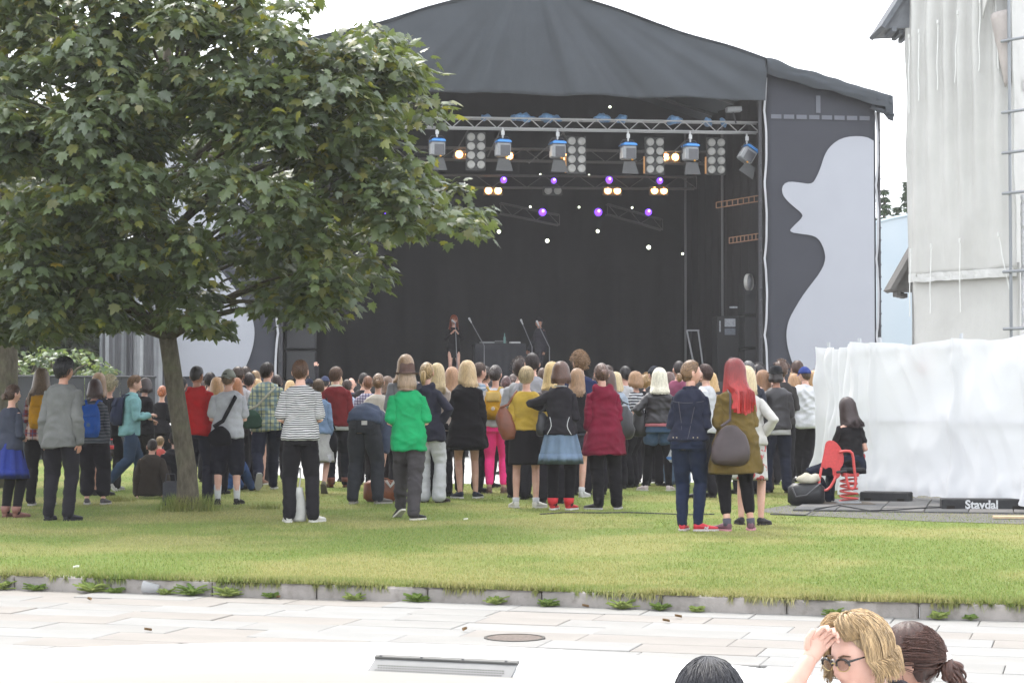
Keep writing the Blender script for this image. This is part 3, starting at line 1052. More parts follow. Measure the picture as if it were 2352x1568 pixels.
# blue foil lumps lying on the front truss
m_foil = plain('blue_foil', (.10, .20, .34), .35, .5, .4, 22, .5, 60)
for i, (x0, x1, y, hh) in enumerate(((1105, 1130, 271, 9), (1170, 1230, 273, 11), (1237, 1290, 274, 9), (1365, 1405, 276, 15), (1412, 1440, 277, 12), (1530, 1570, 280, 13), (1610, 1635, 283, 11), (1655, 1668, 284, 14))):
    a, b = sl(x0, y, .85), sl(x1, y + 1, .85)
    mb = MB().ball((0, 0, 0), ((b.x - a.x) / 2, .16, hh / 90 * .75), 18, 10)
    mb.v = [(x + .06 * nz(x * 7 + i, y_ * 7, z * 7), y_, z + .10 * nz(x * 9, y_ * 5, z * 5 + i)) for x, y_, z in mb.v]
    o = mb.obj('foil_bundle', m_foil)
    c = (a + b) / 2
    o.location = sw(c + Vector((0, 0, hh / 90 * .3)))
    o.rotation_euler = (0, 0, ST)
    tag(o, ['small flat blue bundle at left on the front truss', 'second blue plastic bundle on the front truss', 'long low blue bundle on the front truss', 'tall blue bundle at the truss middle', 'smaller blue bundle right of the truss middle', 'light blue bundle above the fifth spotlight', 'blue bundle near the right end of the truss', 'narrow dark bundle at the right end of the truss'][i], 'bundle', 'blue plastic on the truss')
# camera-like box on a bracket at the truss' right end
o = empty('stage_box', sw(sl(1685, 252, .5)), ST)
tag(o, 'small grey box on a bracket above the right truss end', 'box')
MB().box((0, 0, 0), (.4, .25, .14), Matrix.Rotation(-.06, 3, 'Y'), .02).obj('case', m_shell, o)
MB().tube([(-.02, 0, -.05), (.06, 0, -.35)], .02, 6).obj('bracket', m_dark, o)
# things at the right side of the stage: rack, stacks, discs
o = empty('equipment_rack', sw(Vector((sl(1672, 760, 3).x, 3, FLOOR))), ST)
tag(o, 'black equipment rack with pale screens at the right of the stage', 'rack')
MB().box((0, 0, .9), (.75, .6, 1.8), bev=.02).obj('cabinet', m_black, o)
scr = plain('pale_screen', (.28, .29, .31), .4, .4, .3, 20, 0)
zz = sl(1672, 742, 3).z - FLOOR
MB().box((-.02, -.31, zz), (.30, .02, .22), bev=.005).obj('screen', scr, o)
MB().box((-.02, -.31, zz - .24), (.30, .02, .18), bev=.005).obj('screen', plain('dim_screen', (.12, .13, .15), .4, .4, .3, 20, 0), o)
MB().box((-.30, -.31, zz - .1), (.04, .02, .3), bev=.005).obj('strip', scr, o)
MB().box((.08, -.3, zz + .42), (.22, .02, .05), bev=.005).obj('label_plate', scr, o)
o = empty('speaker_stack', sw(Vector((sl(1727, 760, 2.4).x, 2.4, FLOOR))), ST)
tag(o, 'tall black loudspeaker stack beside the right wing', 'loudspeaker')
for k in range(3):
    MB().box((0, 0, .45 + .9 * k), (.6, .6, .88), bev=.03).obj('cabinet', m_black, o)
    MB().box((0, -.305, .45 + .9 * k), (.52, .012, .78), bev=.004).obj('grille', plain('grille_black', (.03, .03, .032), .6, .3, .1, 60, .3), o)
o = empty('speaker_stack', sw(Vector((sl(690, 800, 1.6).x, 1.6, 0))), ST)
tag(o, 'dark loudspeaker tower beside the left wing, half hidden by people', 'loudspeaker')
for k in range(4):
    MB().box((0, 0, .55 + .8 * k), (.8, .7, .78), bev=.03).obj('cabinet', m_black, o)
    MB().box((0, -.355, .55 + .8 * k), (.7, .012, .68), bev=.004).obj('grille', plain('grille_black', (.03, .03, .032), .6, .3, .1, 60, .3), o)
p = sl(1720, 648, 1.2)
o = empty('disc_fan', sw(p), ST + .9)
tag(o, 'pale round disc of a fan on the right side of the stage', 'fan')
ringm(.20, .22, -.05, .05).obj('rim', m_rim, o).rotation_euler = (PI / 2, 0, 0)
MB().loft([[(r * math.cos(2 * PI * j / 20), y, r * math.sin(2 * PI * j / 20)) for j in range(20)] for y, r in ((.05, .2), (-.03, .19), (-.05, .05))]).obj('face', plain('fan_face', (.4, .4, .42), .6, .3, .2, 20, .2), o, True)
# leaning pale poles (a folded stand)
o = empty('folded_stand', sw(Vector((sl(1590, 830, 4).x, 4, FLOOR))), ST)
tag(o, 'pale folded stand leaning at the right of the stage', 'stand')
st_ = rodme(.025, 6).mesh('leg', plain('stand_grey', (.3, .3, .31), .5, .4, .1, 5, 0))
for x in (0, .22):
    rod('leg', st_, (x + .15, 0, 0), (x - .05 + (.0 if x else -.1), 0, 1.45), o)
rod('top_bar', st_, (-.15, 0, 1.45), (.2, 0, 1.45), o)

# DJ table with gear, microphones
tb = Vector((sl(1145, 830, 5).x, 5, FLOOR))
o = empty('dj_table', sw(tb), ST)
tag(o, 'long table draped in black cloth on the stage', 'table')
tz = sl(1150, 789, 5).z - FLOOR
tw = sl(1195, 800, 5).x - sl(1078, 800, 5).x
MB().box((0, 0, tz - .02), (tw, .8, .04), bev=.006).obj('tabletop', m_black, o)
f_cl = plain('table_black_cloth', (.03, .03, .034), .9, .2, .1, 4, .2)
MB().sheet(lambda u, v: Vector(((u - .5) * tw, -.41 + .025 * math.sin(u * 40) * v, (tz - .02) * (1 - v) + .01)), 50, 6, .01).obj('table_drape', f_cl, o, True)
for x in (-1, 1):
    for y in (-.33, .33):
        rod('leg', rodme(.02, 6).mesh('leg', m_dark), (x * tw * .47, y, 0), (x * tw * .47, y, tz - .04), o)
g = [('turntable', 'flat grey turntable on the draped stage table', (-.30, .05), (.42, .34, .05), m_shell), ('laptop', 'small bright keyboard at the right end of the stage table', (.45, -.05), (.30, .22, .05), m_clamp), ('mixer', 'dark mixer in the middle of the stage table', (.05, .0), (.36, .3, .07), m_barn)]
for nm, lb, (x, y), d, mt in g:
    q = empty(nm, sw(tb + Vector((x, y, tz))), ST)
    tag(q, lb, nm)
    MB().box((0, 0, d[2] / 2), d, bev=.012).obj('case', mt, q)
    MB().box((0, -.02, d[2] + .006), (d[0] * .8, d[1] * .6, .012), bev=.003).obj('panel', m_dark if mt is not m_barn else m_shell, q)
q = empty('bottle', sw(tb + Vector((-.02 + .15, -.3, tz))), ST)
tag(q, 'greenish bottle standing on the stage table', 'bottle')
MB().loft([[(r * math.cos(2 * PI * j / 12), r * math.sin(2 * PI * j / 12), z) for j in range(12)] for r, z in ((.03, 0), (.034, .02), (.034, .16), (.014, .21), (.012, .28), (.012, .285))]).obj('glass', plain('bottle_green', (.12, .22, .2), .2, .5, .1, 5, 0), q, True)
def mic_stand(lb, foot, top, boom=None):
    o = empty('microphone_stand', sw(foot), ST)
    tag(o, lb, 'microphone stand', 'microphone stands')
    me = rodme(.014, 6).mesh('tube', plain('stand_tube', (.16, .16, .17), .4, .5, .1, 5, 0, 90, .4))
    tp = top - foot
    base = Vector((0, 0, .02))
    for a in (0, 2.1, 4.2):
        rod('leg', me, (0, 0, .12), (.28 * math.cos(a), .28 * math.sin(a), .01), o)
    mid = Vector((0, 0, tp.z * .62)) if boom else Vector((tp.x, tp.y, tp.z))
    rod('pole', me, (0, 0, .1), mid, o)
    if boom:
        rod('boom', me, mid, tp, o)
    d = (tp - mid).normalized() if boom else Vector((-.4, -.3, .3)).normalized()
    MB().tube([tp, tp + d * .09, tp + d * .14], [.016, .024, .03], 8).obj('microphone', plain('mic_grey', (.45, .45, .45), .4, .5, .1, 20, .2), o, True)
def fl(dx, w_, dy=800):
    p = sl(dx, dy, w_)
    return Vector((p.x, w_, FLOOR))
mic_stand('boom microphone stand just right of the singer', fl(1112, 4.6), sl(1083, 741, 4.6), True)
mic_stand('white-headed microphone on a leaning stand left of the man in black', fl(1222, 4.2), sl(1201, 745, 4.2), True)
mic_stand('straight microphone stand in front of the singer', fl(1051, 3.9), sl(1046, 742, 3.9))
mic_stand('thin boom stand in front of the man in black', fl(1262, 3.8), sl(1238, 748, 3.8), True)
# ================================================================== right side: covered tower, dome tent, spruces
tarp = N('grey_tarpaulin')
v = tarp.coord()
tarp.color(tarp.mix(tarp.ramp(tarp.noise(v, .8, 5, .6), [(.35, 0.), (.7, 1.)]), (.40, .392, .372), (.335, .328, .31)))
tarp.setp(.6, .3)
tarp.bump(tarp.noise(tarp.coord((1, 1, .25)), 9, 4), .4, .03)
m_strap = plain('white_strap', (.48, .48, .46), .7, .2, .1, 20, 0)
m_wood = plain('weathered_wood', (.10, .095, .09), .85, .2, .25, 6, .3, 40)
m_scaf = plain('scaffold_grey', (.19, .20, .21), .5, .4, .2, 10, 0, 90, .4)
tl, tr_ = at(2089, HOR, 37), at(2338, HOR, 35)
tower = empty('covered_tower', (tl.x, tl.y, 0), math.atan2(tr_.y - tl.y, tr_.x - tl.x))
tag(tower, 'tall building wrapped in pale grey tarpaulin behind the white fence', 'building')
TW = (tr_ - tl).length
def tz_(dy, dx=2200):
    return at(dx, dy, 36).z
def face(u, v):
    x = TW * u
    z = tz_(-220) + (tz_(628) - tz_(-220)) * v
    rip = .11 * (1 - v) ** .8 * math.sin(x * 17 + .6 * math.sin(x * 5)) + .02 * nz(x * 5, z * .4, 3)
    bulge = .10 * math.sin(PI * u) * math.sin(PI * v)
    return Vector((x - .10 * (1 - u) * math.sin(PI * v) * .5 + .04 * nz(z * .8, 4, 0), -bulge + rip + .03 * nz(x * 2, z * 1.2, 1), z + .05 * nz(x * 2, 8, 0) * v))
MB().sheet(face, 70, 60, .02).obj('upper_tarpaulin', tarp.m, tower, True)
def low(u, v):
    x = .03 + (TW - .06) * u
    z = tz_(610) * (1 - v)
    return Vector((x, .10 + .03 * nz(x * 2, z, 6), z))
MB().sheet(low, 30, 20, .02).obj('lower_tarpaulin', tarp.m, tower, True)
MB().sheet(lambda u, v: Vector((.01 + (TW - .02) * u, -.02 + .02 * nz(u * 30, v, 0), tz_(622) - .16 * v + .02 * nz(u * 9, 1, 0))), 40, 2, .02).obj('hem_band', plain('hem_white', (.40, .395, .38), .6, .3, .1, 5, .2), tower)
MB().sheet(lambda u, v: Vector((-.02 - .02 * nz(v * 9, u, 1), 4 * u + .1, tz_(-220) * (1 - v))), 10, 20, .02).obj('side_tarpaulin', tarp.m, tower, True)
up = [(860, 130, 858, 480), (907, 115, 903, 430), (995, 90, 990, 395), (1085, 65, 1070, 375), (1185, 35, 1178, 340), (1250, 15, 1262, 345), (862, 1110, 855, 1410), (957, 1095, 950, 1400), (1088, 1080, 1087, 1400), (1257, 1068, 1302, 1310)]
for x0, y0, x1, y1 in up:
    def loc(x, y):
        d = 1665.2 + x * .5127
        return Vector((TW * (d - 2089) / 249, -.16, tz_(y * .5127)))
    a, b = loc(x0, y0), loc(x1, y1)
    MB().sheet(lambda u, v: a.lerp(b, v) + Vector(((u - .5) * .022 + .004 * math.sin(v * 13 + x0), .01 * math.sin(v * 9), 0)), 1, 16, .006).obj('strap', m_strap, tower)
    MB().box(a, (.035, .03, .08), bev=.01).obj('strap_knot', m_strap, tower)
# torn opening at the upper right with a hanging flap
def torn(u, v):
    z0, z1 = tz_(60), tz_(220)
    return Vector((TW - .42 * (1 - v * .75) * (1 - u) - .02, -.14 - .16 * math.sin(PI * u) * (1 - v), z0 + (z1 - z0) * v + .1 * u))
MB().sheet(torn, 8, 12, .015).obj('torn_flap', plain('brown_backing', (.30, .27, .25), .8, .2, .15, 3, .2), tower, True)
MB().sheet(lambda u, v: Vector((TW - .55 + .6 * u, -.22 - .12 * math.sin(PI * u) * v, tz_(-60) + (tz_(60) - tz_(-60)) * v * (.45 + .55 * (1 - u) ** 2))), 10, 10, .015).obj('curled_edge', tarp.m, tower, True)
sc_me = rodme(.028, 8).mesh('scaffold_pole', m_scaf)
for x in (TW + .02, TW + .75):
    rod('scaffold_pole', sc_me, (x, -.2, 0), (x, -.2, tz_(-200)), tower)
for dy in (279, 369, 459, 633, 120, -40, 760):
    rod('scaffold_bar', sc_me, (TW - .1, -.26, tz_(dy)), (TW + 1.2, -.26, tz_(dy)), tower)
MB().sheet(lambda u, v: Vector((TW + .05 + 1.1 * u, .05 + .03 * nz(u * 12, v * 30, 0), tz_(460) + (tz_(760) - tz_(460)) * v)), 12, 40, .02).obj('foil_insulation', plain('silver_foil', (.5, .5, .5), .35, .6, .25, 25, .6, 40, .4), tower, True)
# gable ends poking out at the left
def gable(lb, tri, Z, depth, mt, board):
    a, b, c = [at(x, y, Z) for x, y in tri]
    o = empty('roof_gable', a)
    tag(o, lb, 'roof')
    m_ = MB().loft([[p - a + Vector((0, d, 0)) for p in (a, c, b)] for d in (.12, depth)])
    m_.obj('soffit', mt, o)
    d_ = (b - a)
    n_ = Vector((d_.z, 0, -d_.x)).normalized()
    MB().loft([[q + Vector((0, y, 0)) for q in (n_ * .02, n_ * -.07, d_ + n_ * -.07, d_ + n_ * .02)] for y in (0, depth + .1)]).obj('roof_edge', board, o)
    for k in range(3):
        MB().box((c - a) * (.25 + .25 * k) + Vector((0, .3 + .3 * k, -.05)), (.09, depth * .6, .09), bev=.01).obj('rafter_end', board, o)
gable('grey gable end jutting out at the top left of the wrapped tower', ((2031, 64), (2120, -75), (2120, 60)), 36.9, 1.2, plain('slate_grey', (.13, .135, .145), .8, .2, .2, 6, .2), plain('slate_dark', (.10, .105, .115), .8, .2, .2, 6, .2))
gable('dark wooden gable end jutting out low left of the tower', ((2052, 668), (2112, 562), (2112, 668)), 37.4, .6, m_wood, m_wood)
# pale blue dome tent behind
n = N('pale_blue_skin')
v = n.coord()
sep = n.new('ShaderNodeSeparateXYZ')
n.link(v, sep.inputs[0])
n.color(n.mix(n.ramp(n.noise(v, .3, 3), [(.4, 0.), (.6, 1.)]), (.34, .40, .44), (.38, .43, .46)))
n.setp(.5, .3)
dc = at(2085, HOR, 75)
mb = MB()
RX, RZ = 8.5, at(2050, 515, 75).z
rings = []
for i in range(25):
    a = PI * i / 24
    rings.append([(RX * math.cos(a), -6 + 12 * j / 6, RZ * (math.sin(a) ** .55)) for j in range(7)])
mb.loft(rings, close=False)
mb.add([(0, -6, 0)] + [r[0] for r in rings], [(0, i + 1, i + 2) for i in range(24)])
dome = mb.obj('dome_tent', n.m, smooth=True)
dome.location = (dc.x + 1.5, dc.y, 0)
tag(dome, 'pale blue rounded tent between the stage wing and the wrapped tower', 'tent')
for k in range(3):
    y = -6.02 + 4 * k
    mb = MB().tube([(r[0][0] * 1.003, y, r[0][2] * 1.003) for r in rings], .05, 6)
    mb.obj('seam', plain('tent_seam', (.42, .5, .55), .6, .3, .1, 5, 0), dome)

def spruce(lb, dx, ytop, Z, seed):
    rnd = random.Random(seed)
    top = at(dx, ytop, Z)
    H = top.z
    t = empty('spruce_tree', (top.x, top.y, 0))
    tag(t, lb, 'tree', 'spruces behind the stage')
    MB().tube([(0, 0, 0), (0, 0, H * .6), (0, 0, H)], [.28, .14, .02], 8).obj('trunk', plain('spruce_bark', (.09, .07, .055), .9, .1, .2, 8, .3), t)
    mb = MB()
    z = H * .35
    while z < H:
        r = (H - z) * .19 + .1
        for k in range(9):
            a = rnd.uniform(0, 6.3)
            L = r * rnd.uniform(.6, 1.15)
            d = Vector((math.cos(a), math.sin(a), 0))
            for q in range(10):
                f = rnd.uniform(.1, 1)
                c = d * (L * f) + Vector((0, 0, z - .35 * L * f + .15 * L * f * f))
                for e in range(3):
                    w = Vector((rnd.uniform(-1, 1), rnd.uniform(-1, 1), rnd.uniform(-1.1, .1))).normalized() * rnd.uniform(.2, .42)
                    s_ = Vector((rnd.uniform(-1, 1), rnd.uniform(-1, 1), rnd.uniform(-.3, .3))).normalized() * .06
                    mb.add([c - s_, c + s_, c + w], [(0, 1, 2)])
        z += rnd.uniform(.22, .4)
    stuff(mb.obj('crown', plain('spruce_needles', (.045, .075, .035), .8, .1, .35, .8, 0), t))
spruce('tall dark spruce just right of the stage wing', 2030, 425, 95, 1)
spruce('dark spruce half hidden by the tower', 2085, 415, 98, 2)
spruce('smaller spruce between the other two behind the tent', 2060, 470, 92, 3)

# ------------------------------------------------------------------ white fabric fence
FH = 2.06
fp = [at(1902, HOR, 28.2), at(1975, HOR, 26.2), at(2000, HOR, 26.0), at(2220, HOR, 24.1), at(2352, HOR, 23.0), at(2700, HOR, 21.0)]
fl_ = [Vector((p.x, p.y, 0)) for p in fp]
segL = [0]
for a, b in zip(fl_, fl_[1:]):
    segL.append(segL[-1] + (b - a).length)
FT = segL[-1]
def fence_pt(t):
    for i in range(len(fl_) - 1):
        if t <= segL[i + 1] or i == len(fl_) - 2:
            k = (t - segL[i]) / (segL[i + 1] - segL[i])
            d = (fl_[i + 1] - fl_[i]).normalized()
            return fl_[i].lerp(fl_[i + 1], k), Vector((d.y, -d.x, 0))
fence = empty('fabric_fence', fl_[0])
tag(fence, 'white cloth screen fence closing off the right side', 'fence')
n = N('white_cloth_screen')
v = n.coord()
n.color((.56, .56, .57))
n.setp(.75, .2)
n.bump(n.noise(v, 3, 4), .25, .03)
trn = n.new('ShaderNodeBsdfTranslucent')
trn.inputs[0].default_value = (.62, .62, .63, 1)
ms = n.new('ShaderNodeMixShader')
ms.inputs[0].default_value = .35
n.link(n.p.outputs[0], ms.inputs[1])
n.link(trn.outputs[0], ms.inputs[2])
n.link(ms.outputs[0], n.t.nodes['Material Output'].inputs[0])
posts_t = [0.05, segL[1], segL[2] + .22, segL[3] - .1, segL[3] + 1.35]
def screen(u, v):
    t = FT * u
    p, nn = fence_pt(t)
    near = min(abs(t - q) for q in posts_t)
    sag = .06 * min(1, near * 1.2) + .03 * nz(t * 2.2, 0, 0)
    zt = FH - sag
    # hem: hitched up at places, dragging elsewhere
    zb = .07 + .10 * nz(t * .9 + 4, 2, 0) + .05 * nz(t * 3, 5, 0)
    zb = max(.02, zb)
    z = zt + (zb - zt) * v
    fo = .0
    if t < segL[1] + .1:
        fo = .09 * math.sin(t * 15 + .8 * math.sin(v * 2.5)) * (.35 + .65 * v)
    fo += .05 * nz(t * 1.6 + .9 * v, v * 1.4, 1) + .075 * (.5 - abs(nz(t * 2.6 - v * 2.2, v * 1.2 + t * .5, 4))) + .04 * (.5 - abs(nz(t * 1.3 + v * 3.4, v * 2.2 - t, 9))) + .05 * max(0, v - .72) * nz(t * 4, v * 9, 2) * 5
    fo += .035 * math.sin((t * .8 + v * 2.3) * 3.1) * math.sin(PI * v)
    fo += .10 * max(0, v - .8) / .2 * (.5 + .5 * nz(t * 1.1, 7, 0))
    fo += .06 * math.exp(-(near / .07) ** 2)
    q = p + nn * (.07 + fo)
    q.z = z
    return q - fl_[0]
MB().grid(screen, 260, 46).obj('screen_cloth', n.m, fence, True)
m_post = plain('fence_post_grey', (.36, .37, .38), .5, .4, .1, 6, 0, 90, .4)
fpm = rodme(.024, 8).mesh('post', m_post)
for t in posts_t:
    p, nn = fence_pt(t)
    q = p - fl_[0]
    rod('post', fpm, (q.x, q.y, .02), (q.x, q.y, FH + .06), fence)
for a, b in zip(posts_t, posts_t[1:]):
    pa, pb = fence_pt(a)[0] - fl_[0], fence_pt(b)[0] - fl_[0]
    for z in (.16, 1.02, FH - .12):
        rod('rail', fpm, (pa.x, pa.y, z), (pb.x, pb.y, z), fence)
MB().box(fence_pt(segL[3] - .75)[0] - fl_[0] + Vector((0, .03, 1.72)), (.2, .02, .16)).obj('red_tag', plain('faded_red', (.6, .08, .06), .8, .2, .1, 5, 0), fence)
# block feet
m_rub = plain('black_rubber', (.030, .030, .031), .8, .25, .3, 9, .3)
def foot_block(lb, c, L, rz, text=None):
    o = empty('fence_foot', c, rz)
    tag(o, lb, 'fence foot', 'fence feet')
    MB().box((0, 0, .075), (L, .24, .14), bev=.012).obj('block', m_rub, o)
    for x in (-L / 2 + .1, L / 2 - .1):
        MB().box((x, -.119, .035), (.09, .012, .06)).obj('slot', hole, o)
    if text:
        cu = bpy.data.curves.new('lettering', 'FONT')
        cu.body = text
        cu.size = .135
        cu.extrude = .002
        cu.offset = .004
        cu.align_x, cu.align_y = 'CENTER', 'CENTER'
        to = bpy.data.objects.new('lettering', cu)
        COL.objects.link(to)
        dg = bpy.context.evaluated_depsgraph_get()
        me = bpy.data.meshes.new_from_object(to.evaluated_get(dg))
        bpy.data.objects.remove(to)
        me.materials.clear()
        me.materials.append(plain('worn_white', (.5, .5, .5), .8, .2, .4, 60, 0))
        to = put('lettering', me, o, (-.02, -.124, .075), (PI / 2, 0, 0), (1.0, 1.02, 1))
    return o
g1 = gp(2262, 1174)
foot_block('black rubber fence foot lettered in white, front right', (g1.x, g1.y + .13, 0), .95, R(-6), 'Stavdal')
g2 = gp(2040, 1156)
foot_block('black rubber fence foot at the fence corner right of the spring rider', (g2.x, g2.y + .12, 0), .62, R(-24))
g3 = gp(1975, 1132)
foot_block('grey block foot behind the spring rider', (g3.x, g3.y, 0), .5, R(-10))
o = empty('plank', gp(2335, 1186, .03), R(-5))
tag(o, 'short pale plank lying under the fence end at right', 'plank')
MB().box((0, 0, -.005), (.5, .12, .03), bev=.004).obj('board', plain('raw_wood', (.45, .34, .22), .8, .2, .15, 12, .2), o)

# rubber mat tiles round the spring rider
mat_o = MB()
poly = [gp(x, y, .006) for x, y in ((1740, 1170), (1870, 1150), (2010, 1135), (2352, 1140), (2700, 1140), (2700, 1225), (2352, 1203), (2150, 1197), (1990, 1190), (1850, 1183), (1760, 1176))]
mat_o.add(poly, [tuple(range(len(poly) - 1, -1, -1))])
rub = mat_o.obj('rubber_surface', plain('mat_sand', (.11, .105, .10), .95, .1, .2, 6, .3))
struct(rub)
tm = [plain(f'mat_grey_{i}', c, .95, .1, .18, 10, .4, 120) for i, c in enumerate(((.10, .098, .095), (.125, .12, .115), (.088, .088, .088)))]
tile_me = [MB().box((0, 0, .012), (.49, .49, .022), bev=.006).mesh('mat_tile', q) for q in tm]
rz = R(-14)
o0 = gp(1990, 1160)
for i in range(-3, 9):
    for j in range(-2, 4):
        c = o0 + Matrix.Rotation(rz, 3, 'Z') @ Vector((i * .5, j * .5 - .3, 0))
        dxp = 1176 + c.x / c.y * FPX
        dyp = HOR + FPX * CAMZ / c.y
        lo = np.interp(dxp, [1740, 1850, 1990, 2150, 2352, 2700], [1170, 1176, 1183, 1190, 1197, 1220])
        hi = np.interp(dxp, [1740, 1870, 2010, 2352], [1168, 1152, 1140, 1143])
        if 1800 < dxp < 2500 and hi < dyp < lo:
            put('mat_tile', random.choice(tile_me), rub, (c.x, c.y, .006 + random.uniform(-.003, .004)), (random.uniform(-.012, .012), random.uniform(-.012, .012), rz))
cp = [gp(x, y, .04) for x, y in ((1770, 1180), (1850, 1183), (1872, 1168), (1930, 1160), (2000, 1172), (2060, 1170), (2110, 1166), (2180, 1164), (2250, 1160))]
tag(MB().tube(cp, .008, 6).obj('cable', MATS['cable_black']), 'black cable snaking over the rubber mats by the spring rider', 'cable')

# ------------------------------------------------------------------ spring rider
rb = gp(1946, 1160)
RS = rb.y / FPX
rider = empty('spring_rider', (rb.x, rb.y, 0))
tag(rider, 'red playground spring rider with tubular handle by the fence', 'playground rider')
def rl(px, py, y=0.0):
    d = Vector((1722.6 + .3112 * px, 746.5 + .3112 * py))
    return Vector(((d.x - 1946) * RS, y, CAMZ - (d.y - HOR) * RS))
m_red = plain('worn_red_paint', (.46, .045, .045), .5, .4, .18, 30, .2)
m_redt = plain('red_tube', (.48, .06, .055), .4, .45, .15, 20, .1)
def slab_poly(name, pts, th, mt, parent):
    bm = bmesh.new()
    f = bm.faces.new([bm.verts.new(p) for p in pts])
    r = bmesh.ops.extrude_face_region(bm, geom=[f])
    bmesh.ops.translate(bm, verts=[e for e in r['geom'] if isinstance(e, bmesh.types.BMVert)], vec=(0, th, 0))
    bmesh.ops.recalc_face_normals(bm, faces=bm.faces[:])
    bmesh.ops.bevel(bm, geom=[e for e in bm.edges if abs((e.verts[0].co - e.verts[1].co).y) < 1e-5], offset=.006, segments=2, affect='EDGES')
    me = bpy.data.meshes.new(name)
    bm.to_mesh(me)
    bm.free()
    me.materials.append(mt)
    return put(name, me, parent)
out = [(548, 872), (558, 856), (578, 848), (605, 850), (630, 866), (650, 890), (668, 922), (680, 960), (680, 1000), (672, 1030), (654, 1055), (658, 1085), (650, 1112), (632, 1128), (612, 1124), (601, 1100), (598, 1060), (586, 1046), (566, 1046), (548, 1058), (530, 1046), (515, 1040), (522, 1000), (535, 940)]
pnl = slab_poly('side_panel', [rl(x, y, -.14) for x, y in out], .035, m_red, rider)
out2 = [(845, 955), (858, 948), (866, 965), (860, 1000), (842, 1050), (826, 1062), (822, 1040), (836, 990)]
slab_poly('rear_panel', [rl(x, y, .1) for x, y in out2], .035, m_red, rider)
MB().tube([rl(x, y, -.17) for x, y in ((648, 932), (690, 924), (722, 926), (738, 940), (746, 975), (752, 1040), (760, 1110), (764, 1160), (756, 1192), (738, 1204), (716, 1196), (704, 1160), (690, 1095))], .017, 10).obj('handle_tube', m_redt, rider, True)
MB().tube([rl(x, y, -.17) for x, y in ((512, 1050), (502, 1110), (494, 1170), (505, 1200), (528, 1214), (556, 1208), (580, 1185), (606, 1140), (616, 1110))], .017, 10).obj('foot_tube', m_redt, rider, True)
MB().tube([rl(625, 1078, -.2), rl(690, 1072, -.2)], .016, 8).obj('peg', m_rub, rider, True)
sp = []
a0, a1 = rl(730, 1130), rl(730, 1315)
for i in range(97):
    t = i / 96
    a = t * 2 * PI * 5
    r = .098 + .012 * t
    c = a0.lerp(a1, t)
    sp.append(c + Vector((r * math.cos(a), r * math.sin(a), 0)))
MB().tube(sp, .013, 8).obj('spring', m_redt, rider, True)
s0 = rl(748, 1060)
MB().box(s0 + Vector((0, .05, 0)), (.30, .34, .045), bev=.02).obj('seat', m_rub, rider)
MB().box(rl(738, 1100), (.20, .2, .05), bev=.015).obj('seat_base', m_redt, rider)
MB().box((0, -.02, .03), (.30, .30, .05), bev=.012).obj('base_plate', m_shell, rider)
MB().box((-.12, -.05, .012), (.85, .55, .045), bev=.012).obj('base_slab', plain('old_plank', (.10, .085, .07), .9, .15, .25, 12, .4), rider)

# ------------------------------------------------------------------ left background: fence, strip curtain, low rail, bush, trees
a, b = at(-60, HOR, 41), at(357, HOR, 42.5)
hb = empty('black_hoarding', (a.x, a.y, 0), math.atan2(b.y - a.y, b.x - a.x))
tag(hb, 'long low black hoarding behind the people on the left', 'fence')
L = (b - a).length
zt = at(200, 864, 41.5).z
for k in range(5):
    w = L / 5
    MB().box((w * (k + .5), 0, zt / 2 + .01), (w - .02, .05, zt - .02), bev=.01).obj('panel', plain('hoarding_black', (.035, .036, .04), .8, .25, .2, 2, .15), hb)
MB().tube([(0, -.03, zt), (L, -.03, zt)], .025, 6).obj('top_rail', m_dark, hb)
a, b = at(228, HOR, 47), at(368, HOR, 47.5)
o = empty('strip_curtain', (a.x, a.y, 0), math.atan2(b.y - a.y, b.x - a.x))
tag(o, 'grey curtain of hanging strips left of the stage wing', 'curtain')
L = (b - a).length
rnd = random.Random(3)
zt = 4.2
sm = [plain(f'strip_grey_{i}', c, .6, .3, .15, 3, .1) for i, c in enumerate(((.20, .205, .21), (.13, .135, .14), (.28, .285, .29), (.07, .07, .075)))]
x = 0
while x < L:
    w = rnd.uniform(.05, .12)
    MB().sheet(lambda u, v: Vector((x + w * u, .03 * math.sin(u * PI) + .03 * nz(x * 9, v * 2, 0), zt * (1 - v))), 3, 6, .01).obj('strip', rnd.choice(sm), o, True)
    x += w * .92
MB().tube([(0, .05, zt), (L, .05, zt)], .05, 8).obj('rail', m_dark, o)
rod('post', rodme(.06, 6).mesh('post', m_dark), (L * .5, -.08, 0), (L * .5, -.08, zt), o)
# steel mast beside the left wing
p = at(362, HOR, 48)
o = empty('lattice_mast', (p.x, p.y, 0))
tag(o, 'dark lattice mast behind the tree trunk', 'mast')
mr = rodme(.03, 6).mesh('upright', m_dark)
for x in (-.14, .14):
    rod('upright', mr, (x, 0, 0), (x, 0, 6), o)
for k in range(20):
    rod('brace', mr, (-.14, 0, .3 * k), (.14, 0, .3 * k + .28), o)
# low white rail
a, b = gp(318, 1063), gp(420, 1062)
o = empty('low_rail', a, math.atan2(b.y - a.y, b.x - a.x))
tag(o, 'low white metal rail behind the seated people', 'rail')
L = (b - a).length
wr = rodme(.02, 8).mesh('bar', plain('white_metal', (.7, .7, .7), .4, .5, .05, 5, 0))
for z in (.1, .24):
    rod('bar', wr, (0, 0, z), (L, 0, z), o)
for k in range(4):
    rod('leg', wr, (L * k / 3, 0, 0), (L * k / 3, 0, .24), o)
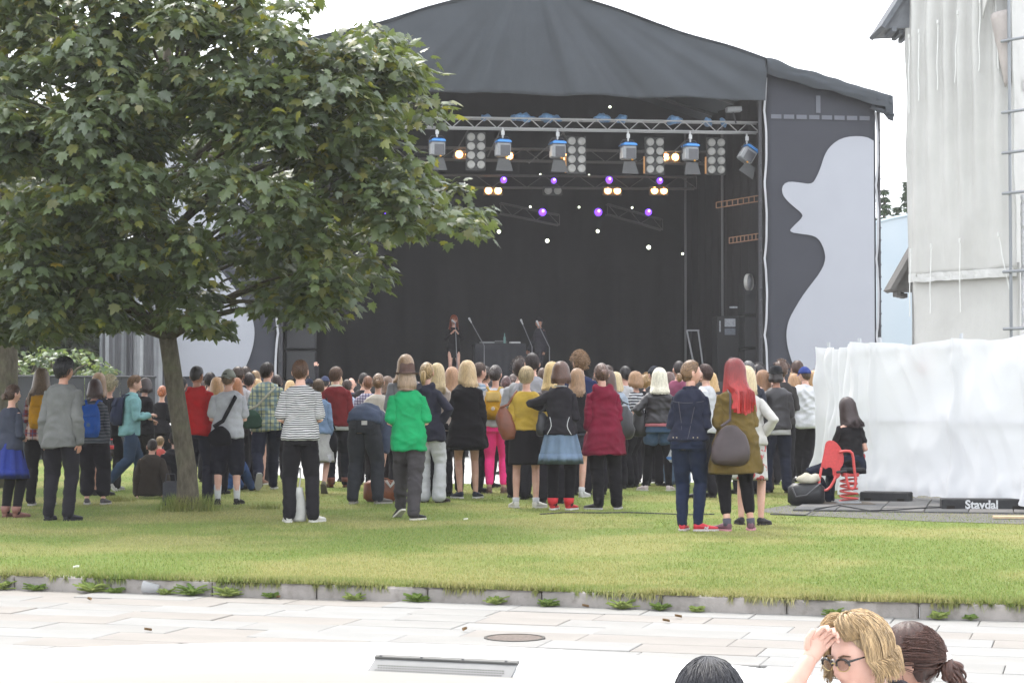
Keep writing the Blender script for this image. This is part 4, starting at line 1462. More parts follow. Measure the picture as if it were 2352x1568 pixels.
# ================================================================== trees with leaves
LEAF = [(0, 0), (.10, .02), (.34, -.10), (.28, .10), (.52, .20), (.36, .33), (.42, .62), (.20, .54), (.14, .78), (0, 1.0), (-.14, .78), (-.20, .54), (-.42, .62), (-.36, .33), (-.52, .20), (-.28, .10), (-.34, -.10), (-.10, .02)]
LV = np.array([(0, .32, 0)] + [(x, y, 0) for x, y in LEAF], float)
LV[:, 2] = -.28 * np.abs(LV[:, 0]) - .22 * LV[:, 1] ** 2
LT = np.array([(0, i, i + 1) for i in range(1, len(LEAF))] + [(0, len(LEAF), 1)], np.int32)
def leaf_mat(name, c, tr=.4, rough=.5):
    n = N(name)
    v = n.coord()
    at_ = n.new('ShaderNodeNewGeometry')
    col = n.ramp(at_.outputs['Random Per Island'], [(0, dk(c, .62)), (.5, c), (.88, dk(c, 1.35)), (1, (c[0] * 2.3, c[1] * 1.55, c[2] * 1.1))])
    n.color(col)
    n.setp(.42, .6)
    t_ = n.new('ShaderNodeBsdfTranslucent')
    n.link(n.mix(.5, col, (c[0] * 2.2, c[1] * 2.0, c[2] * .6)), t_.inputs[0])
    ms = n.new('ShaderNodeMixShader')
    ms.inputs[0].default_value = tr
    n.link(n.p.outputs[0], ms.inputs[1])
    n.link(t_.outputs[0], ms.inputs[2])
    n.link(ms.outputs[0], n.t.nodes['Material Output'].inputs[0])
    return n.m
def leaves_mesh(name, C, X, Y, Zn, S, mats, midx=None):
    """C centres, frame vectors, sizes -> joined mesh"""
    n_ = len(C)
    k = len(LV)
    V = C[:, None, :] + S[:, None, None] * (LV[None, :, 0:1] * X[:, None, :] + LV[None, :, 1:2] * Y[:, None, :] + LV[None, :, 2:3] * Zn[:, None, :])
    T = LT[None] + (np.arange(n_) * k)[:, None, None]
    me = bpy.data.meshes.new(name)
    me.vertices.add(n_ * k)
    me.vertices.foreach_set('co', V.reshape(-1))
    nt = n_ * len(LT)
    me.loops.add(nt * 3)
    me.loops.foreach_set('vertex_index', T.reshape(-1).astype(np.int32))
    me.polygons.add(nt)
    me.polygons.foreach_set('loop_start', np.arange(0, nt * 3, 3, dtype=np.int32))
    for q in mats:
        me.materials.append(q)
    if midx is not None:
        me.polygons.foreach_set('material_index', np.repeat(midx, len(LT)).astype(np.int32))
    me.update()
    return me
def clump_leaves(clumps, per, size, rng, droop=.5):
    C, X, Y, Z = [], [], [], []
    for (c, r) in clumps:
        k = int(per * (r / .5) ** 2)
        d = rng.normal(size=(k, 3))
        d /= np.linalg.norm(d, axis=1)[:, None]
        d[:, 2] = np.where(d[:, 2] < -.35, -d[:, 2], d[:, 2])
        rad = rng.uniform(.45, 1.05, k)[:, None]
        pos = np.array(c) + d * rad * np.array([r, r, r * .58])
        out = d * np.array([1, 1, .25]) + rng.normal(size=(k, 3)) * .35
        out[:, 2] -= droop * rng.uniform(.5, 1.6, k)
        out /= np.linalg.norm(out, axis=1)[:, None]
        nrm = np.array([0, 0, 1.0]) + d * .5 + rng.normal(size=(k, 3)) * .35
        nrm -= out * (nrm * out).sum(1)[:, None]
        nrm /= np.linalg.norm(nrm, axis=1)[:, None]
        C.append(pos); Y.append(out); Z.append(nrm); X.append(np.cross(out, nrm))
    C, X, Y, Z = map(np.concatenate, (C, X, Y, Z))
    S = size * rng.uniform(.6, 1.15, len(C))
    return C, X, Y, Z, S
def inside(poly, x, y):
    c = False
    j = len(poly) - 1
    for i in range(len(poly)):
        if (poly[i][1] > y) != (poly[j][1] > y) and x < (poly[j][0] - poly[i][0]) * (y - poly[i][1]) / (poly[j][1] - poly[i][1]) + poly[i][0]:
            c = not c
        j = i
    return c
bark = N('maple_bark')
v = bark.coord()
f = bark.noise(bark.coord((1, 1, .35)), 22, 5, .65)
bc = bark.ramp(f, [(.3, (.05, .042, .032)), (.7, (.115, .10, .074))])
bark.color(bark.mix(bark.ramp(bark.noise(v, 3.5, 4), [(.5, 0.), (.7, .4)]), bc, (.10, .11, .06)))
bark.setp(.9, .15)
bark.bump(f, .8, .012)
LM = [leaf_mat('maple_leaf', (.074, .100, .038)), leaf_mat('maple_leaf_blue', (.068, .092, .050)), leaf_mat('maple_leaf_yellow', (.125, .132, .032), .5)]

tb_ = gp(432, 1172)
maple = empty('maple_tree', (tb_.x, tb_.y, 0))
tag(maple, 'large maple with dense drooping leaves and leaning trunk on the lawn', 'tree')
tr_top = at(383, 760, tb_.y - .05) - Vector((tb_.x, tb_.y, 0))
c1 = at(396, 860, tb_.y) - Vector((tb_.x, tb_.y, 0))
tk = MB()
tk.tube([(0, 0, -.05), (0.0, 0, .10), (-.015, 0, .5), c1, tr_top, tr_top + Vector((-.15, 0, 1.2)), tr_top + Vector((-.1, .1, 2.4)), tr_top + Vector((0, .1, 3.6))], [.165, .135, .115, .105, .10, .09, .07, .04], 18, dome=False)
tk.v = [(x + .012 * nz(x * 6, y * 6, z * 1.5), y + .012 * nz(x * 6 + 9, y * 6, z * 1.5), z) for x, y, z in tk.v]
tk.obj('trunk', bark.m, maple, True)
crown_poly = [(-250, -200), (760, -200), (715, 5), (665, 55), (700, 95), (800, 95), (850, 45), (905, 65), (975, 100), (985, 160), (950, 215), (1035, 230), (1020, 270), (955, 330), (985, 380), (1060, 410), (1142, 480), (1130, 520), (1085, 555), (990, 520), (905, 600), (890, 675), (820, 700), (800, 730), (755, 785), (690, 760), (640, 735), (590, 720), (545, 690), (560, 740), (500, 800), (430, 775), (350, 770), (250, 790), (130, 790), (40, 820), (-250, 830)]
gaps = [(545, 668, 44), (505, 715, 26), (520, 622, 18), (590, 560, 20)]
rng = np.random.default_rng(11)
rnd = random.Random(11)
cl = []
cz = tb_.y
edge = [(1105, 500, -.2), (1060, 450, .1), (1050, 520, -.3), (1000, 440, .3), (1000, 480, -.4), (1005, 260, .2), (985, 285, -.2), (930, 300, .4), (930, 140, .3), (955, 190, .0), (900, 110, -.3), (865, 85, .2), (870, 170, -.6), (690, 30, .5), (660, 90, -.2), (870, 610, -.6), (860, 660, -.4), (830, 640, .2), (800, 690, -.7), (745, 745, -.8), (715, 730, -.2), (650, 715, -.5), (600, 690, .3), (500, 775, -.9), (440, 750, -1.2), (470, 740, .4), (380, 745, -.6), (300, 760, -1.4), (230, 760, -.4), (160, 770, -.9), (90, 780, .5), (30, 790, -.2), (-40, 780, -.6), (820, 560, -.9), (940, 400, -.5), (900, 470, -.9), (940, 540, -.2), (880, 540, .6)]
for dx, dy, dz in edge:
    cl.append((at(dx - 18, dy - 6, cz + dz), rnd.uniform(.26, .38)))
tries = 0
for k in range(60):
    dx, dy = rnd.uniform(-200, 760), rnd.uniform(600, 765)
    if inside(crown_poly, dx, dy) and inside(crown_poly, dx + 25, dy + 22) and not any((dx - gx) ** 2 + (dy - gy) ** 2 < (gr * 1.5) ** 2 for gx, gy, gr in gaps):
        cl.append((at(dx, dy, cz + rnd.uniform(-2.2, 1.4)), rnd.uniform(.30, .42)))
while len(cl) < 400 and tries < 9000:
    tries += 1
    dx, dy = rnd.uniform(-250, 1120), rnd.uniform(-180, 800)
    if not inside(crown_poly, dx, dy) or not inside(crown_poly, dx + 45, dy + 20) or not inside(crown_poly, dx + 30, dy - 40):
        continue
    ex, ey = (dx - 400) / 780, (dy - 330) / 560
    k = max(.05, 1 - ex * ex - ey * ey * .8)
    dep = 3.1 * math.sqrt(k)
    Zc = cz + (rnd.uniform(-1, 1) if rnd.random() < .45 else -rnd.uniform(.7, 1)) * dep
    if any((dx - gx) ** 2 + (dy - gy) ** 2 < (gr * 1.25) ** 2 for gx, gy, gr in gaps):
        continue
    p = at(dx, dy, Zc)
    if p.z < 1.75:
        continue
    cl.append((p, rnd.uniform(.36, .55)))
print('maple clumps', len(cl))
C, X, Y, Zv, S = clump_leaves(cl, 104, .148, rng)
# keep the photograph's open gaps open
px = PW / 2 + C[:, 0] / C[:, 1] * FPX
py = HOR - (C[:, 2] - CAMZ) / C[:, 1] * FPX
keep = C[:, 2] > 1.72
for gx, gy, gr in gaps:
    inn = (px - gx) ** 2 + (py - gy) ** 2 < gr * gr
    keep &= ~(inn & (rng.uniform(size=len(C)) < .7))
C, X, Y, Zv, S = [q[keep] for q in (C, X, Y, Zv, S)]
base = np.array([tb_.x, tb_.y, 0])
mi = rng.choice(3, len(C), p=[.56, .36, .08])
order = np.argsort(C[:, 1] + rng.normal(size=len(C)) * .35)
first = order[:300]
rest = order[300:]
crown = bpy.data.objects.new('crown', leaves_mesh('crown', C[rest] - base, X[rest], Y[rest], Zv[rest], S[rest], LM, mi[rest]))
COL.objects.link(crown)
crown.parent = maple
stuff(crown)
one = []
for q in range(3):
    me = bpy.data.meshes.new('leaf')
    me.from_pydata([tuple(p) for p in LV], [], [tuple(t) for t in LT])
    me.materials.append(LM[q])
    one.append(me)
for i in first:
    M = Matrix((Vector(X[i]), Vector(Y[i]), Vector(Zv[i]))).transposed().to_4x4()
    o = bpy.data.objects.new('leaf', one[mi[i]])
    COL.objects.link(o)
    o.parent = crown
    o.matrix_local = Matrix.Translation(Vector(C[i] - base)) @ M @ Matrix.Scale(S[i], 4)
# limbs and twigs
def limbs(root, starts, clumps, base, mt, n_main):
    ends = [Vector(c) - Vector(base) for c, r in clumps]
    random.Random(2).shuffle(ends)
    for i, e in enumerate(ends[:n_main]):
        s0 = min(starts, key=lambda s: abs(s.z - (e.z - .8)) + .2 * (s - e).length)
        md = s0.lerp(e, .5) + Vector((0, 0, .25))
        r0 = .05 if i < 12 else .024
        mb = MB().tube([s0, s0.lerp(md, .5) + Vector((0, 0, .08)), md, md.lerp(e, .5) + Vector((0, 0, .04)), e], [r0, r0 * .8, r0 * .6, r0 * .4, r0 * .15], 7, dome=False)
        mb.obj('limb', mt, root, True)
limbs(maple, [tr_top + Vector((0, 0, z)) for z in (-.1, .3, .7, 1.1, 1.6, 2.2, 2.9, 3.5)], cl, base, bark.m, 95)
# tufts of long grass round the trunk
rng2 = np.random.default_rng(8)
k = 1500
aa = rng2.uniform(0, 2 * PI, k)
rr = .11 + np.abs(rng2.normal(size=k)) * .10
Pt = np.stack([tb_.x + rr * np.cos(aa), tb_.y + rr * np.sin(aa) * .8, np.zeros(k)], 1)
stuff(tag(grass_blades('grass_tuft', Pt, rng2.uniform(.05, .22, k), .006, [GB[1], GB[0]]), 'long uncut grass tuft round the maple trunk', 'grass'))
for i, (dx, dy, lb) in enumerate(((612, 1168, 'ragged grass tuft left of the striped tee'), (270, 1150, 'dark grass tuft in the shade left of the maple'))):
    c = gp(dx, dy)
    k = 260
    Pt = np.stack([c.x + rng2.normal(size=k) * .10, c.y + rng2.normal(size=k) * .06, np.zeros(k)], 1)
    stuff(tag(grass_blades('grass_tuft', Pt, rng2.uniform(.03, .10, k), .006, [GB[1]]), lb, 'grass'))

def simple_tree(nm, lb, base, H, crown_c, crown_r, n_cl, per, size, mats, seed, trunk_r=.16, cat='tree', group=None, zmin=.5):
    rng = np.random.default_rng(seed)
    rnd = random.Random(seed)
    t = empty(nm, base)
    tag(t, lb, cat, group)
    if trunk_r:
        MB().tube([(0, 0, -.05), (.03, 0, H * .25), (-.05, .05, H * .5), (0, 0, H * .9)], [trunk_r * 1.2, trunk_r, trunk_r * .7, trunk_r * .15], 12, dome=False).obj('trunk', bark.m, t, True)
    cls = []
    while len(cls) < n_cl:
        d = Vector((rnd.gauss(0, 1), rnd.gauss(0, 1), rnd.gauss(0, 1))).normalized() * rnd.uniform(.35, 1) ** .5
        p = Vector(crown_c) + Vector((d.x * crown_r[0], d.y * crown_r[1], d.z * crown_r[2]))
        if p.z > zmin:
            cls.append((tuple(p), rnd.uniform(.8, 1.25) * crown_r[0] / n_cl ** .33 * .9))
    C, X, Y, Z_, S = clump_leaves(cls, per, size, rng)
    o = bpy.data.objects.new('crown' if cat == 'tree' else 'foliage', leaves_mesh('crown', C, X, Y, Z_, S, mats, rng.integers(0, len(mats), len(C))))
    COL.objects.link(o)
    o.parent = t
    stuff(o)
    if trunk_r:
        limbs(t, [Vector((0, 0, H * q)) for q in (.3, .4, .5, .6, .7)], cls, (0, 0, 0), bark.m, min(14, n_cl))
    return t
g = at(9, HOR, 29)
simple_tree('maple_tree', 'second maple at the left picture edge, only trunk and low leaves showing', (g.x, g.y, 0), 7.5, (-.2, 0, 5.2), (3.2, 3, 3.0), 70, 60, .19, LM, 21, .17, zmin=2.3)
BL = [leaf_mat('far_leaf', (.055, .085, .030)), leaf_mat('far_leaf_dark', (.035, .058, .024))]
for i, (dx, Z, H, r, lb) in enumerate(((-40, 60, 9, 4.5, 'dark leafy tree far behind at the left edge'), (150, 64, 11, 4.8, 'dark leafy tree behind the black hoarding'), (320, 68, 10, 4.5, 'dark leafy tree behind the strip curtain'))):
    g = at(dx, HOR, Z)
    simple_tree('broadleaf_tree', lb, (g.x, g.y, 0), H, (0, 0, H * .55), (r, r * .8, H * .5), 46, 34, .42, BL, 30 + i, .22, group='trees behind the hoarding', zmin=.8)
BU = [leaf_mat('bush_leaf', (.14, .19, .085), .4), leaf_mat('bush_leaf_dark', (.07, .11, .05), .4)]
for i, (dx, r, zt, lb) in enumerate(((140, 1.0, 2.7, 'pale green bush behind the black hoarding'), (60, .8, 2.5, 'smaller pale bush behind the hoarding at left'))):
    g = at(dx, HOR, 45)
    simple_tree('bush', lb, (g.x, g.y, 0), 2, (0, 0, 1.5), (r * 1.25, r, 1.15), 26, 62, .15, BU, 40 + i, .05, 'bush', 'pale bushes', zmin=.3)
# ================================================================== people
def V3(*a):
    return Vector(a)
def lerp_tab(tab, z):
    if z <= tab[0][0]:
        return tab[0][1:]
    for a, b in zip(tab, tab[1:]):
        if z <= b[0]:
            t = (z - a[0]) / (b[0] - a[0])
            t = t * t * (3 - 2 * t)
            return tuple(p + (q - p) * t for p, q in zip(a[1:], b[1:]))
    return tab[-1][1:]
TORSO = {'m': [(.84, .150, .105, 0), (.93, .165, .122, -.012), (1.03, .152, .112, -.004), (1.14, .143, .108, .004), (1.27, .154, .116, .002), (1.36, .157, .110, -.006), (1.42, .138, .092, -.012), (1.455, .100, .075, -.010), (1.49, .064, .062, -.002)],
         'f': [(.84, .158, .110, 0), (.92, .174, .126, -.014), (1.02, .148, .108, -.004), (1.11, .128, .098, .004), (1.24, .138, .112, .008), (1.33, .140, .102, -.004), (1.39, .126, .084, -.010), (1.43, .090, .068, -.008), (1.47, .056, .056, 0)]}
SHO = {'m': (.150, -.012, 1.376), 'f': (.130, -.010, 1.350)}
ARM_R = {'m': (.052, .046, .040, .036, .028), 'f': (.043, .038, .033, .031, .024)}
LEG_R = {'m': (.088, .080, .060, .056, .040), 'f': (.090, .080, .056, .053, .035)}
ARMS = {   # elbow and wrist relative to the shoulder, x outwards
    'down': ((.045, -.03, -.285), (.05, .03, -.535)),
    'back': ((.09, -.09, -.27), (-.04, -.12, -.49)),
    'pocket': ((.09, -.075, -.26), (.03, .05, -.465)),
    'front': ((.058, -.020, -.285), (-.09, .20, -.28)),
    'fold': ((.055, .02, -.275), (-.14, .20, -.235)),
    'hip': ((.21, -.08, -.22), (.01, .06, -.385)),
    'face': ((.09, .12, -.25), (-.07, .21, -.03)),
    'wing': ((.25, .06, -.09), (.02, .20, -.13)),
    'raise': ((.10, .10, .24), (.07, .16, .47)),
    'reach': ((.10, .20, -.20), (.06, .42, -.20)),
    'phone': ((.07, .05, -.28), (-.03, .27, -.20)),
}
def ik(a, t, l1, l2, pole):
    d = t - a
    L = min(d.length, (l1 + l2) * .999)
    dn = d.normalized()
    x = (l1 * l1 - l2 * l2 + L * L) / (2 * L)
    h = math.sqrt(max(0, l1 * l1 - x * x))
    p = pole - dn * pole.dot(dn)
    p = p.normalized() if p.length > 1e-5 else dn.orthogonal()
    return a + dn * x + p * h, a + dn * L

JOBS = []       # meshes that wait for the voxel remesh
def job(mb, name, mt, parent, vox, fold=None, extra=None, smooth=4):
    me = mb.mesh(name, None)
    o = bpy.data.objects.new(name, me)
    COL.objects.link(o)
    r = o.modifiers.new('r', 'REMESH')
    r.mode = 'VOXEL'
    r.voxel_size = vox
    s = o.modifiers.new('s', 'SMOOTH')
    s.iterations = smooth
    s.factor = .5
    o.parent = parent
    JOBS.append((o, mt, fold, extra))
    return o
def run_jobs():
    dg = bpy.context.evaluated_depsgraph_get()
    dg.update()
    for o, mt, fold, extra in JOBS:
        me = bpy.data.meshes.new_from_object(o.evaluated_get(dg))
        o.modifiers.clear()
        old = o.data
        n_ = len(me.vertices)
        if fold:
            amp, fx, fz, seed = fold[:4]
            co = np.zeros(n_ * 3)
            no = np.zeros(n_ * 3)
            me.vertices.foreach_get('co', co)
            me.vertices.foreach_get('normal', no)
            co, no = co.reshape(-1, 3), no.reshape(-1, 3)
            nn = noise.noise
            def crease(p):
                x, y, z = p
                w = nn((x * 3 + seed, y * 3, z * 2.5))
                a = nn((x * fx * .9 + seed, y * fx * .9, z * fz * .28))
                b_ = .30 - abs(nn((x * 6 + z * 5 + w, y * 6 + seed, z * 6.5 - x * 4 * w)))
                c_ = .30 - abs(nn((x * 5 - z * 4, y * 5 + 2 * seed, z * fz * 1.3 + w)))
                return .8 * a + 1.1 * b_ + .8 * c_
            d = np.array([crease(p) for p in co])
            dd = np.clip(d * amp + .004, -.0045, .03)
            if len(fold) > 4:        # trousers lie flat under the hem
                dd = dd * np.clip((.90 - co[:, 2]) / .14, 0, 1) - .004 * np.clip((co[:, 2] - .80) / .08, 0, 1)
            co = co + no * dd[:, None]
            me.vertices.foreach_set('co', co.reshape(-1))
        if extra:
            me2 = bpy.data.meshes.new(me.name)
            V = [tuple(v.co) for v in me.vertices]
            F = [tuple(p.vertices) for p in me.polygons]
            b = len(V)
            me2.from_pydata(V + extra.v, [], F + [tuple(i + b for i in f) for f in extra.f])
            me = me2
        me.materials.clear()
        me.materials.append(mt)
        me.shade_smooth()
        o.data = me
        bpy.data.meshes.remove(old)
    JOBS.clear()

def hand(mb, w, d, palm, side, curl=.5, s=1.0):
    """palm and five fingers; w wrist, d direction of the hand, palm = palm normal"""
    d = d.normalized()
    palm = (palm - d * palm.dot(d)).normalized()
    wd = d.cross(palm) * side
    mb.tube([w - d * .02, w + d * .03, w + d * .085 * s], [(.020, .022), (.015, .036), (.013, .040)], 8, flat=palm)
    for i, (o_, L) in enumerate(((-.029, .066), (-.010, .078), (.010, .074), (.028, .058))):
        p = w + d * .082 * s + wd * o_
        pts = [p - d * .02]
        a = .15
        for k, f in enumerate((.45, .32, .26)):
            a += curl * (.7 + .25 * k)
            dd = d * math.cos(a) + palm * math.sin(a)
            p = p + dd * L * f * s
            pts.append(p)
        mb.tube(pts, [.0095, .009, .0085, .007], 6)
    t0 = w + d * .025 - wd * .026
    t1 = t0 + (d * .6 - wd * .7 + palm * .3).normalized() * .035 * s
    t2 = t1 + (d * .9 - wd * .2 + palm * .4).normalized() * .03 * s
    mb.tube([t0, t1, t2], [.012, .011, .009], 6)

HR = (.076, .097, .118)
def head_mesh(nu=22, nv=16, detail=1.0):
    mb = MB()
    rings = []
    for i in range(nv + 1):
        e = -PI / 2 + PI * max(.015, min(.985, i / nv))
        ring = []
        for j in range(nu):
            a = 2 * PI * j / nu                      # 0 = front (+y)
            x, y, z = HR[0] * math.cos(e) * math.sin(-a), HR[1] * math.cos(e) * math.cos(a), HR[2] * math.sin(e)
            t = max(0, -z / HR[2])
            x *= 1 - .30 * t ** 1.4
            if y < 0:
                y *= 1 - .25 * t
            else:
                y = y * (.96 - .02 * t) + .012 * t
            dg = math.degrees
            az = (dg(a) + 180) % 360 - 180
            ee = dg(e)
            def g(ca, ce, sa, se):
                return math.exp(-((abs(az) - ca) / sa) ** 2 - ((ee - ce) / se) ** 2)
            b = .026 * g(0, -10, 9, 11) + .012 * g(0, 4, 7, 9) - .010 * g(20, 7, 11, 9) + .006 * g(16, 20, 16, 7) + .006 * g(0, -37, 14, 6) + .010 * g(0, -58, 22, 10) + .004 * g(38, -12, 16, 14)
            y += b * detail
            ring.append((x, y, z))
        rings.append(ring)
    mb.loft(rings)
    for sx in (-1, 1):
        mb.ball((sx * .081, -.006, -.008), (.012, .021, .034), 8, 7, Matrix.Rotation(sx * .35, 3, 'Z'))
    return mb
HEAD_HI, HEAD_LO = head_mesh(30, 22), head_mesh(16, 12)

def hairline(az):
    """lowest elevation (deg) with hair at azimuth az from the front"""
    a = abs(az)
    return float(np.interp(a, [0, 38, 62, 80, 95, 110, 180], [46, 42, 18, -2, -8, -34, -44]))
def hsurf(az, el, t):
    a, e = R(az), R(el)
    z = (HR[2] + t) * math.sin(e)
    tt = max(0, -z / HR[2])
    y = (HR[1] + t) * math.cos(e) * math.cos(a)
    if y < 0:
        y *= 1 - .22 * tt
    return V3((HR[0] + t) * math.cos(e) * math.sin(a) * (1 - .22 * tt), y, z)
def make_hair(style, L, seed, n=90, thick=.012, back=-.135, az0=58):
    """hair in head coordinates (face = +y): a cap, locks and loose strands"""
    rnd = random.Random(seed)
    mb = MB()
    curly = style in ('curly', 'afro')
    jit = .012 if curly else .004
    cropd = style in ('short', 'crop', 'quiff')
    nu, nv = 48, 12
    rings = []
    for i in range(nv + 1):
        ring = []
        for j in range(nu):
            az = 360 * j / nu - 180
            lo = hairline(az)
            if cropd:
                lo = float(np.interp(abs(az), [0, 38, 58, 70, 88, 106, 118, 180], [46, 42, 24, 6, 16, 2, -22, -38]))
            el = 88 + (lo - 88) * i / nv
            t = (thick * (1 - .8 * (i / nv) ** 1.6) + .002 if cropd else thick * (1 - .55 * (i / nv) ** 3)) + (.0025 * nz(az * .35 + seed, 7, el * .05) + .002 * nz(az * .9, seed, el * .1)) * (0 if style == 'crop' else 1) + (.007 if style == 'quiff' and abs(az) < 70 else 0) * (1 - i / nv)
            p = hsurf(az, el, t)
            k = 1 + (nz(p.x * 45 + seed, p.y * 45, p.z * 45) * jit * 8 if curly else nz(az * .09 + seed, 3, el * .01) * .05)
            ring.append(p * k)
        rings.append(ring)
    mb.loft(rings[::-1], cap=False)
    def ribbon(pts, w0, w1, th=.5):
        k = len(pts)
        mb.tube(pts, [(w0 + (w1 - w0) * i / (k - 1)) for i in range(k)], 4, dome=False)
    hang = style in ('long', 'bob', 'wavy', 'curlylong')
    if hang:
        wav = .012 if style in ('wavy', 'curlylong') else .004
        for lay in range(2):
            nu2 = 26
            cols = []
            for j in range(nu2 + 1):
                az = az0 + (360 - 2 * az0) * j / nu2
                azs = az if az <= 180 else az - 360
                Lj = L * (1 + .10 * nz(j * 1.7, seed, lay)) - (.02 if abs(azs) < 90 else 0) - lay * .02
                col = []
                for i in range(13):
                    q = i / 12
                    el_c = 60 * (1 - min(1, q / .34))
                    base = hsurf(azs, el_c, thick + .003 + .006 * lay)
                    q = max(0, (q - .34) / .66)
                    sp = 1 + (.25 if L < .3 else .55) * q if style != 'bob' else 1 + .13 * math.sin(q * 2.4)
                    p = V3(base.x * sp, base.y * (1 + .12 * q), base.z - (Lj + .02) * q)
                    p.x += wav * nz(j * 1.3, i * .9, seed)
                    k = max(0, min(1, (-p.z - .13) / .08))
                    if p.y < .03 and k > 0:
                        p.y = p.y + (min(p.y, back - .012 * lay + .05 * min(1, abs(p.x) / .14)) - p.y) * k
                    p.y += .005 * nz(j * 2.1 + 5, i * .5, seed + lay)
                    if style == 'bob' and q > .7:
                        p.x *= 1 - .12 * (q - .7) / .3
                        p.y *= 1 - .12 * (q - .7) / .3
                    col.append(p)
                cols.append(col)
            vs = [p for c in cols for p in c]
            fs = [(a * 13 + b, a * 13 + b + 1, (a + 1) * 13 + b + 1, (a + 1) * 13 + b) for a in range(nu2) for b in range(12)]
            mb.add(vs, fs)
    tie = None
    if style in ('pony', 'bun', 'updo'):
        tie = V3(0, -HR[1] - .012, .015 if style != 'updo' else -.02)
        if style == 'pony':
            for k in range(9):
                ox, oy = rnd.uniform(-.014, .014), rnd.uniform(-.012, .012)
                pts = [tie, tie + V3(ox, -.035 + oy, -.01), tie + V3(ox * 1.6, -.045 + oy, -L * .5), tie + V3(ox * 1.2, -.03 + oy, -L * rnd.uniform(.85, 1.05))]
                mb.tube(pts, [.010, .016, .013, .003], 6, dome=False)
        else:
            c = tie + V3(0, -.022, -.012 if style == 'bun' else -.02)
            for k in range(11):
                a = rnd.uniform(0, 6.3)
                r = .024 if style == 'bun' else .032
                pts = [c + V3(r * math.cos(a + q * .8), rnd.uniform(-.012, .012), r * math.sin(a + q * .8)) for q in range(5)]
                mb.tube(pts, [.010, .014, .015, .014, .009], 6)
            mb.ball(c, (.032, .026, .032), 10, 8)
    # loose strands
    for k in range(n):
        az = rnd.uniform(-180, 180)
        lo = hairline(az) + (8 if cropd else 0)
        el0 = rnd.uniform(max(lo, 10) * .5 + 40, 86)
        t = thick + rnd.uniform(.0, .005)
        pts = []
        if style in ('pony', 'bun', 'updo'):
            s0 = hsurf(az, max(lo + 2, rnd.uniform(lo, 60)), thick * .9)
            m_ = (s0 + tie) * .5
            m_ = m_.normalized() * max(m_.length, .105)
            pts = [s0, s0.lerp(m_, .6) * 1.02, m_, tie]
            ribbon(pts, .005, .003)
            continue
        w = rnd.uniform(.0010, .0024)
        if curly:
            p = hsurf(az, rnd.uniform(max(lo, -30), 85), thick)
            d = p.normalized()
            e1 = d.orthogonal().normalized()
            e2 = d.cross(e1)
            r_ = rnd.uniform(.008, .016)
            pts = [p + d * (.008 * q) + (e1 * math.cos(q * 1.6 + k) + e2 * math.sin(q * 1.6 + k)) * r_ for q in range(5)]
            mb.tube(pts, [w * 1.6, w * 2, w * 2, w * 1.6, w], 4, dome=False)
            continue
        steps = 5
        for i in range(steps + 1):
            el = el0 + ((lo if not hang else 0) - el0) * i / steps
            pts.append(hsurf(az + rnd.uniform(-3, 3), el, t + .003 * math.sin(i)))
        if hang and abs(az) > 55:
            b = pts[-1]
            Lk = L * rnd.uniform(.8, 1.08)
            for i in range(1, 6):
                q = i / 5
                p = V3(b.x * (1 + .28 * q), b.y * (1 + .14 * q), b.z - Lk * q)
                kk = max(0, min(1, (-p.z - .13) / .08))
                if p.y < .03 and kk > 0:
                    p.y = p.y + (min(p.y, back - .014 + .05 * min(1, abs(p.x) / .14)) - p.y) * kk
                if style == 'bob' and q > .7:
                    p.x *= .92; p.y *= .92
                p.x += rnd.uniform(-.006, .006); p.y += rnd.uniform(-.006, .004)
                pts.append(p)
        elif not hang:
            pts.append(pts[-1] + (pts[-1] - pts[-2]).normalized() * .006 + pts[-1].normalized() * rnd.uniform(0, .006))
        ribbon(pts, w, w * .4)
    return mb

SHOES = {}
def shoe(root, ankle, yaw, pitch, spec, name='shoe'):
    col, sole, hi = spec
    mb = MB()
    rings = []
    for y, w, z0, h in ((-.072, .022, .018, .055), (-.066, .034, .014, .075), (-.03, .038, .014, .082), (.02, .038, .014, .072), (.07, .044, .014, .052), (.115, .047, .014, .042), (.155, .040, .015, .034), (.182, .024, .017, .026)):
        ring = []
        for j in range(12):
            a = 2 * PI * j / 12
            ring.append(V3(w * math.cos(a), y, z0 + h * .5 + h * .5 * math.sin(a)))
        rings.append(ring)
    mb.loft(rings)
    if hi:
        mb.tube([(0, -.03, .05), (0, -.032, .10), (0, -.03, .10 + hi)], [.046, .060, .066], 12, dome=False)
    rot = Matrix.Rotation(yaw, 3, 'Z') @ Matrix.Rotation(pitch, 3, 'X')
    off = Vector(ankle) - rot @ V3(0, -.03, .085)
    M = Matrix.Translation(off) @ rot.to_4x4()
    o = mb.obj(name, col, root, True)
    o.matrix_local = M
    ms = MB()
    out = [(-.074, .020), (-.055, .037), (-.01, .040), (.04, .042), (.09, .049), (.13, .048), (.165, .036), (.188, .016)]
    ring = [(w + .003, y) for y, w in out] + [(-w - .003, y) for y, w in out[::-1]]
    ms.loft([[(x, y, z) for x, y in ring] for z in (.0, .004, .022)])
    so = ms.obj('sole', sole, o)
    return o

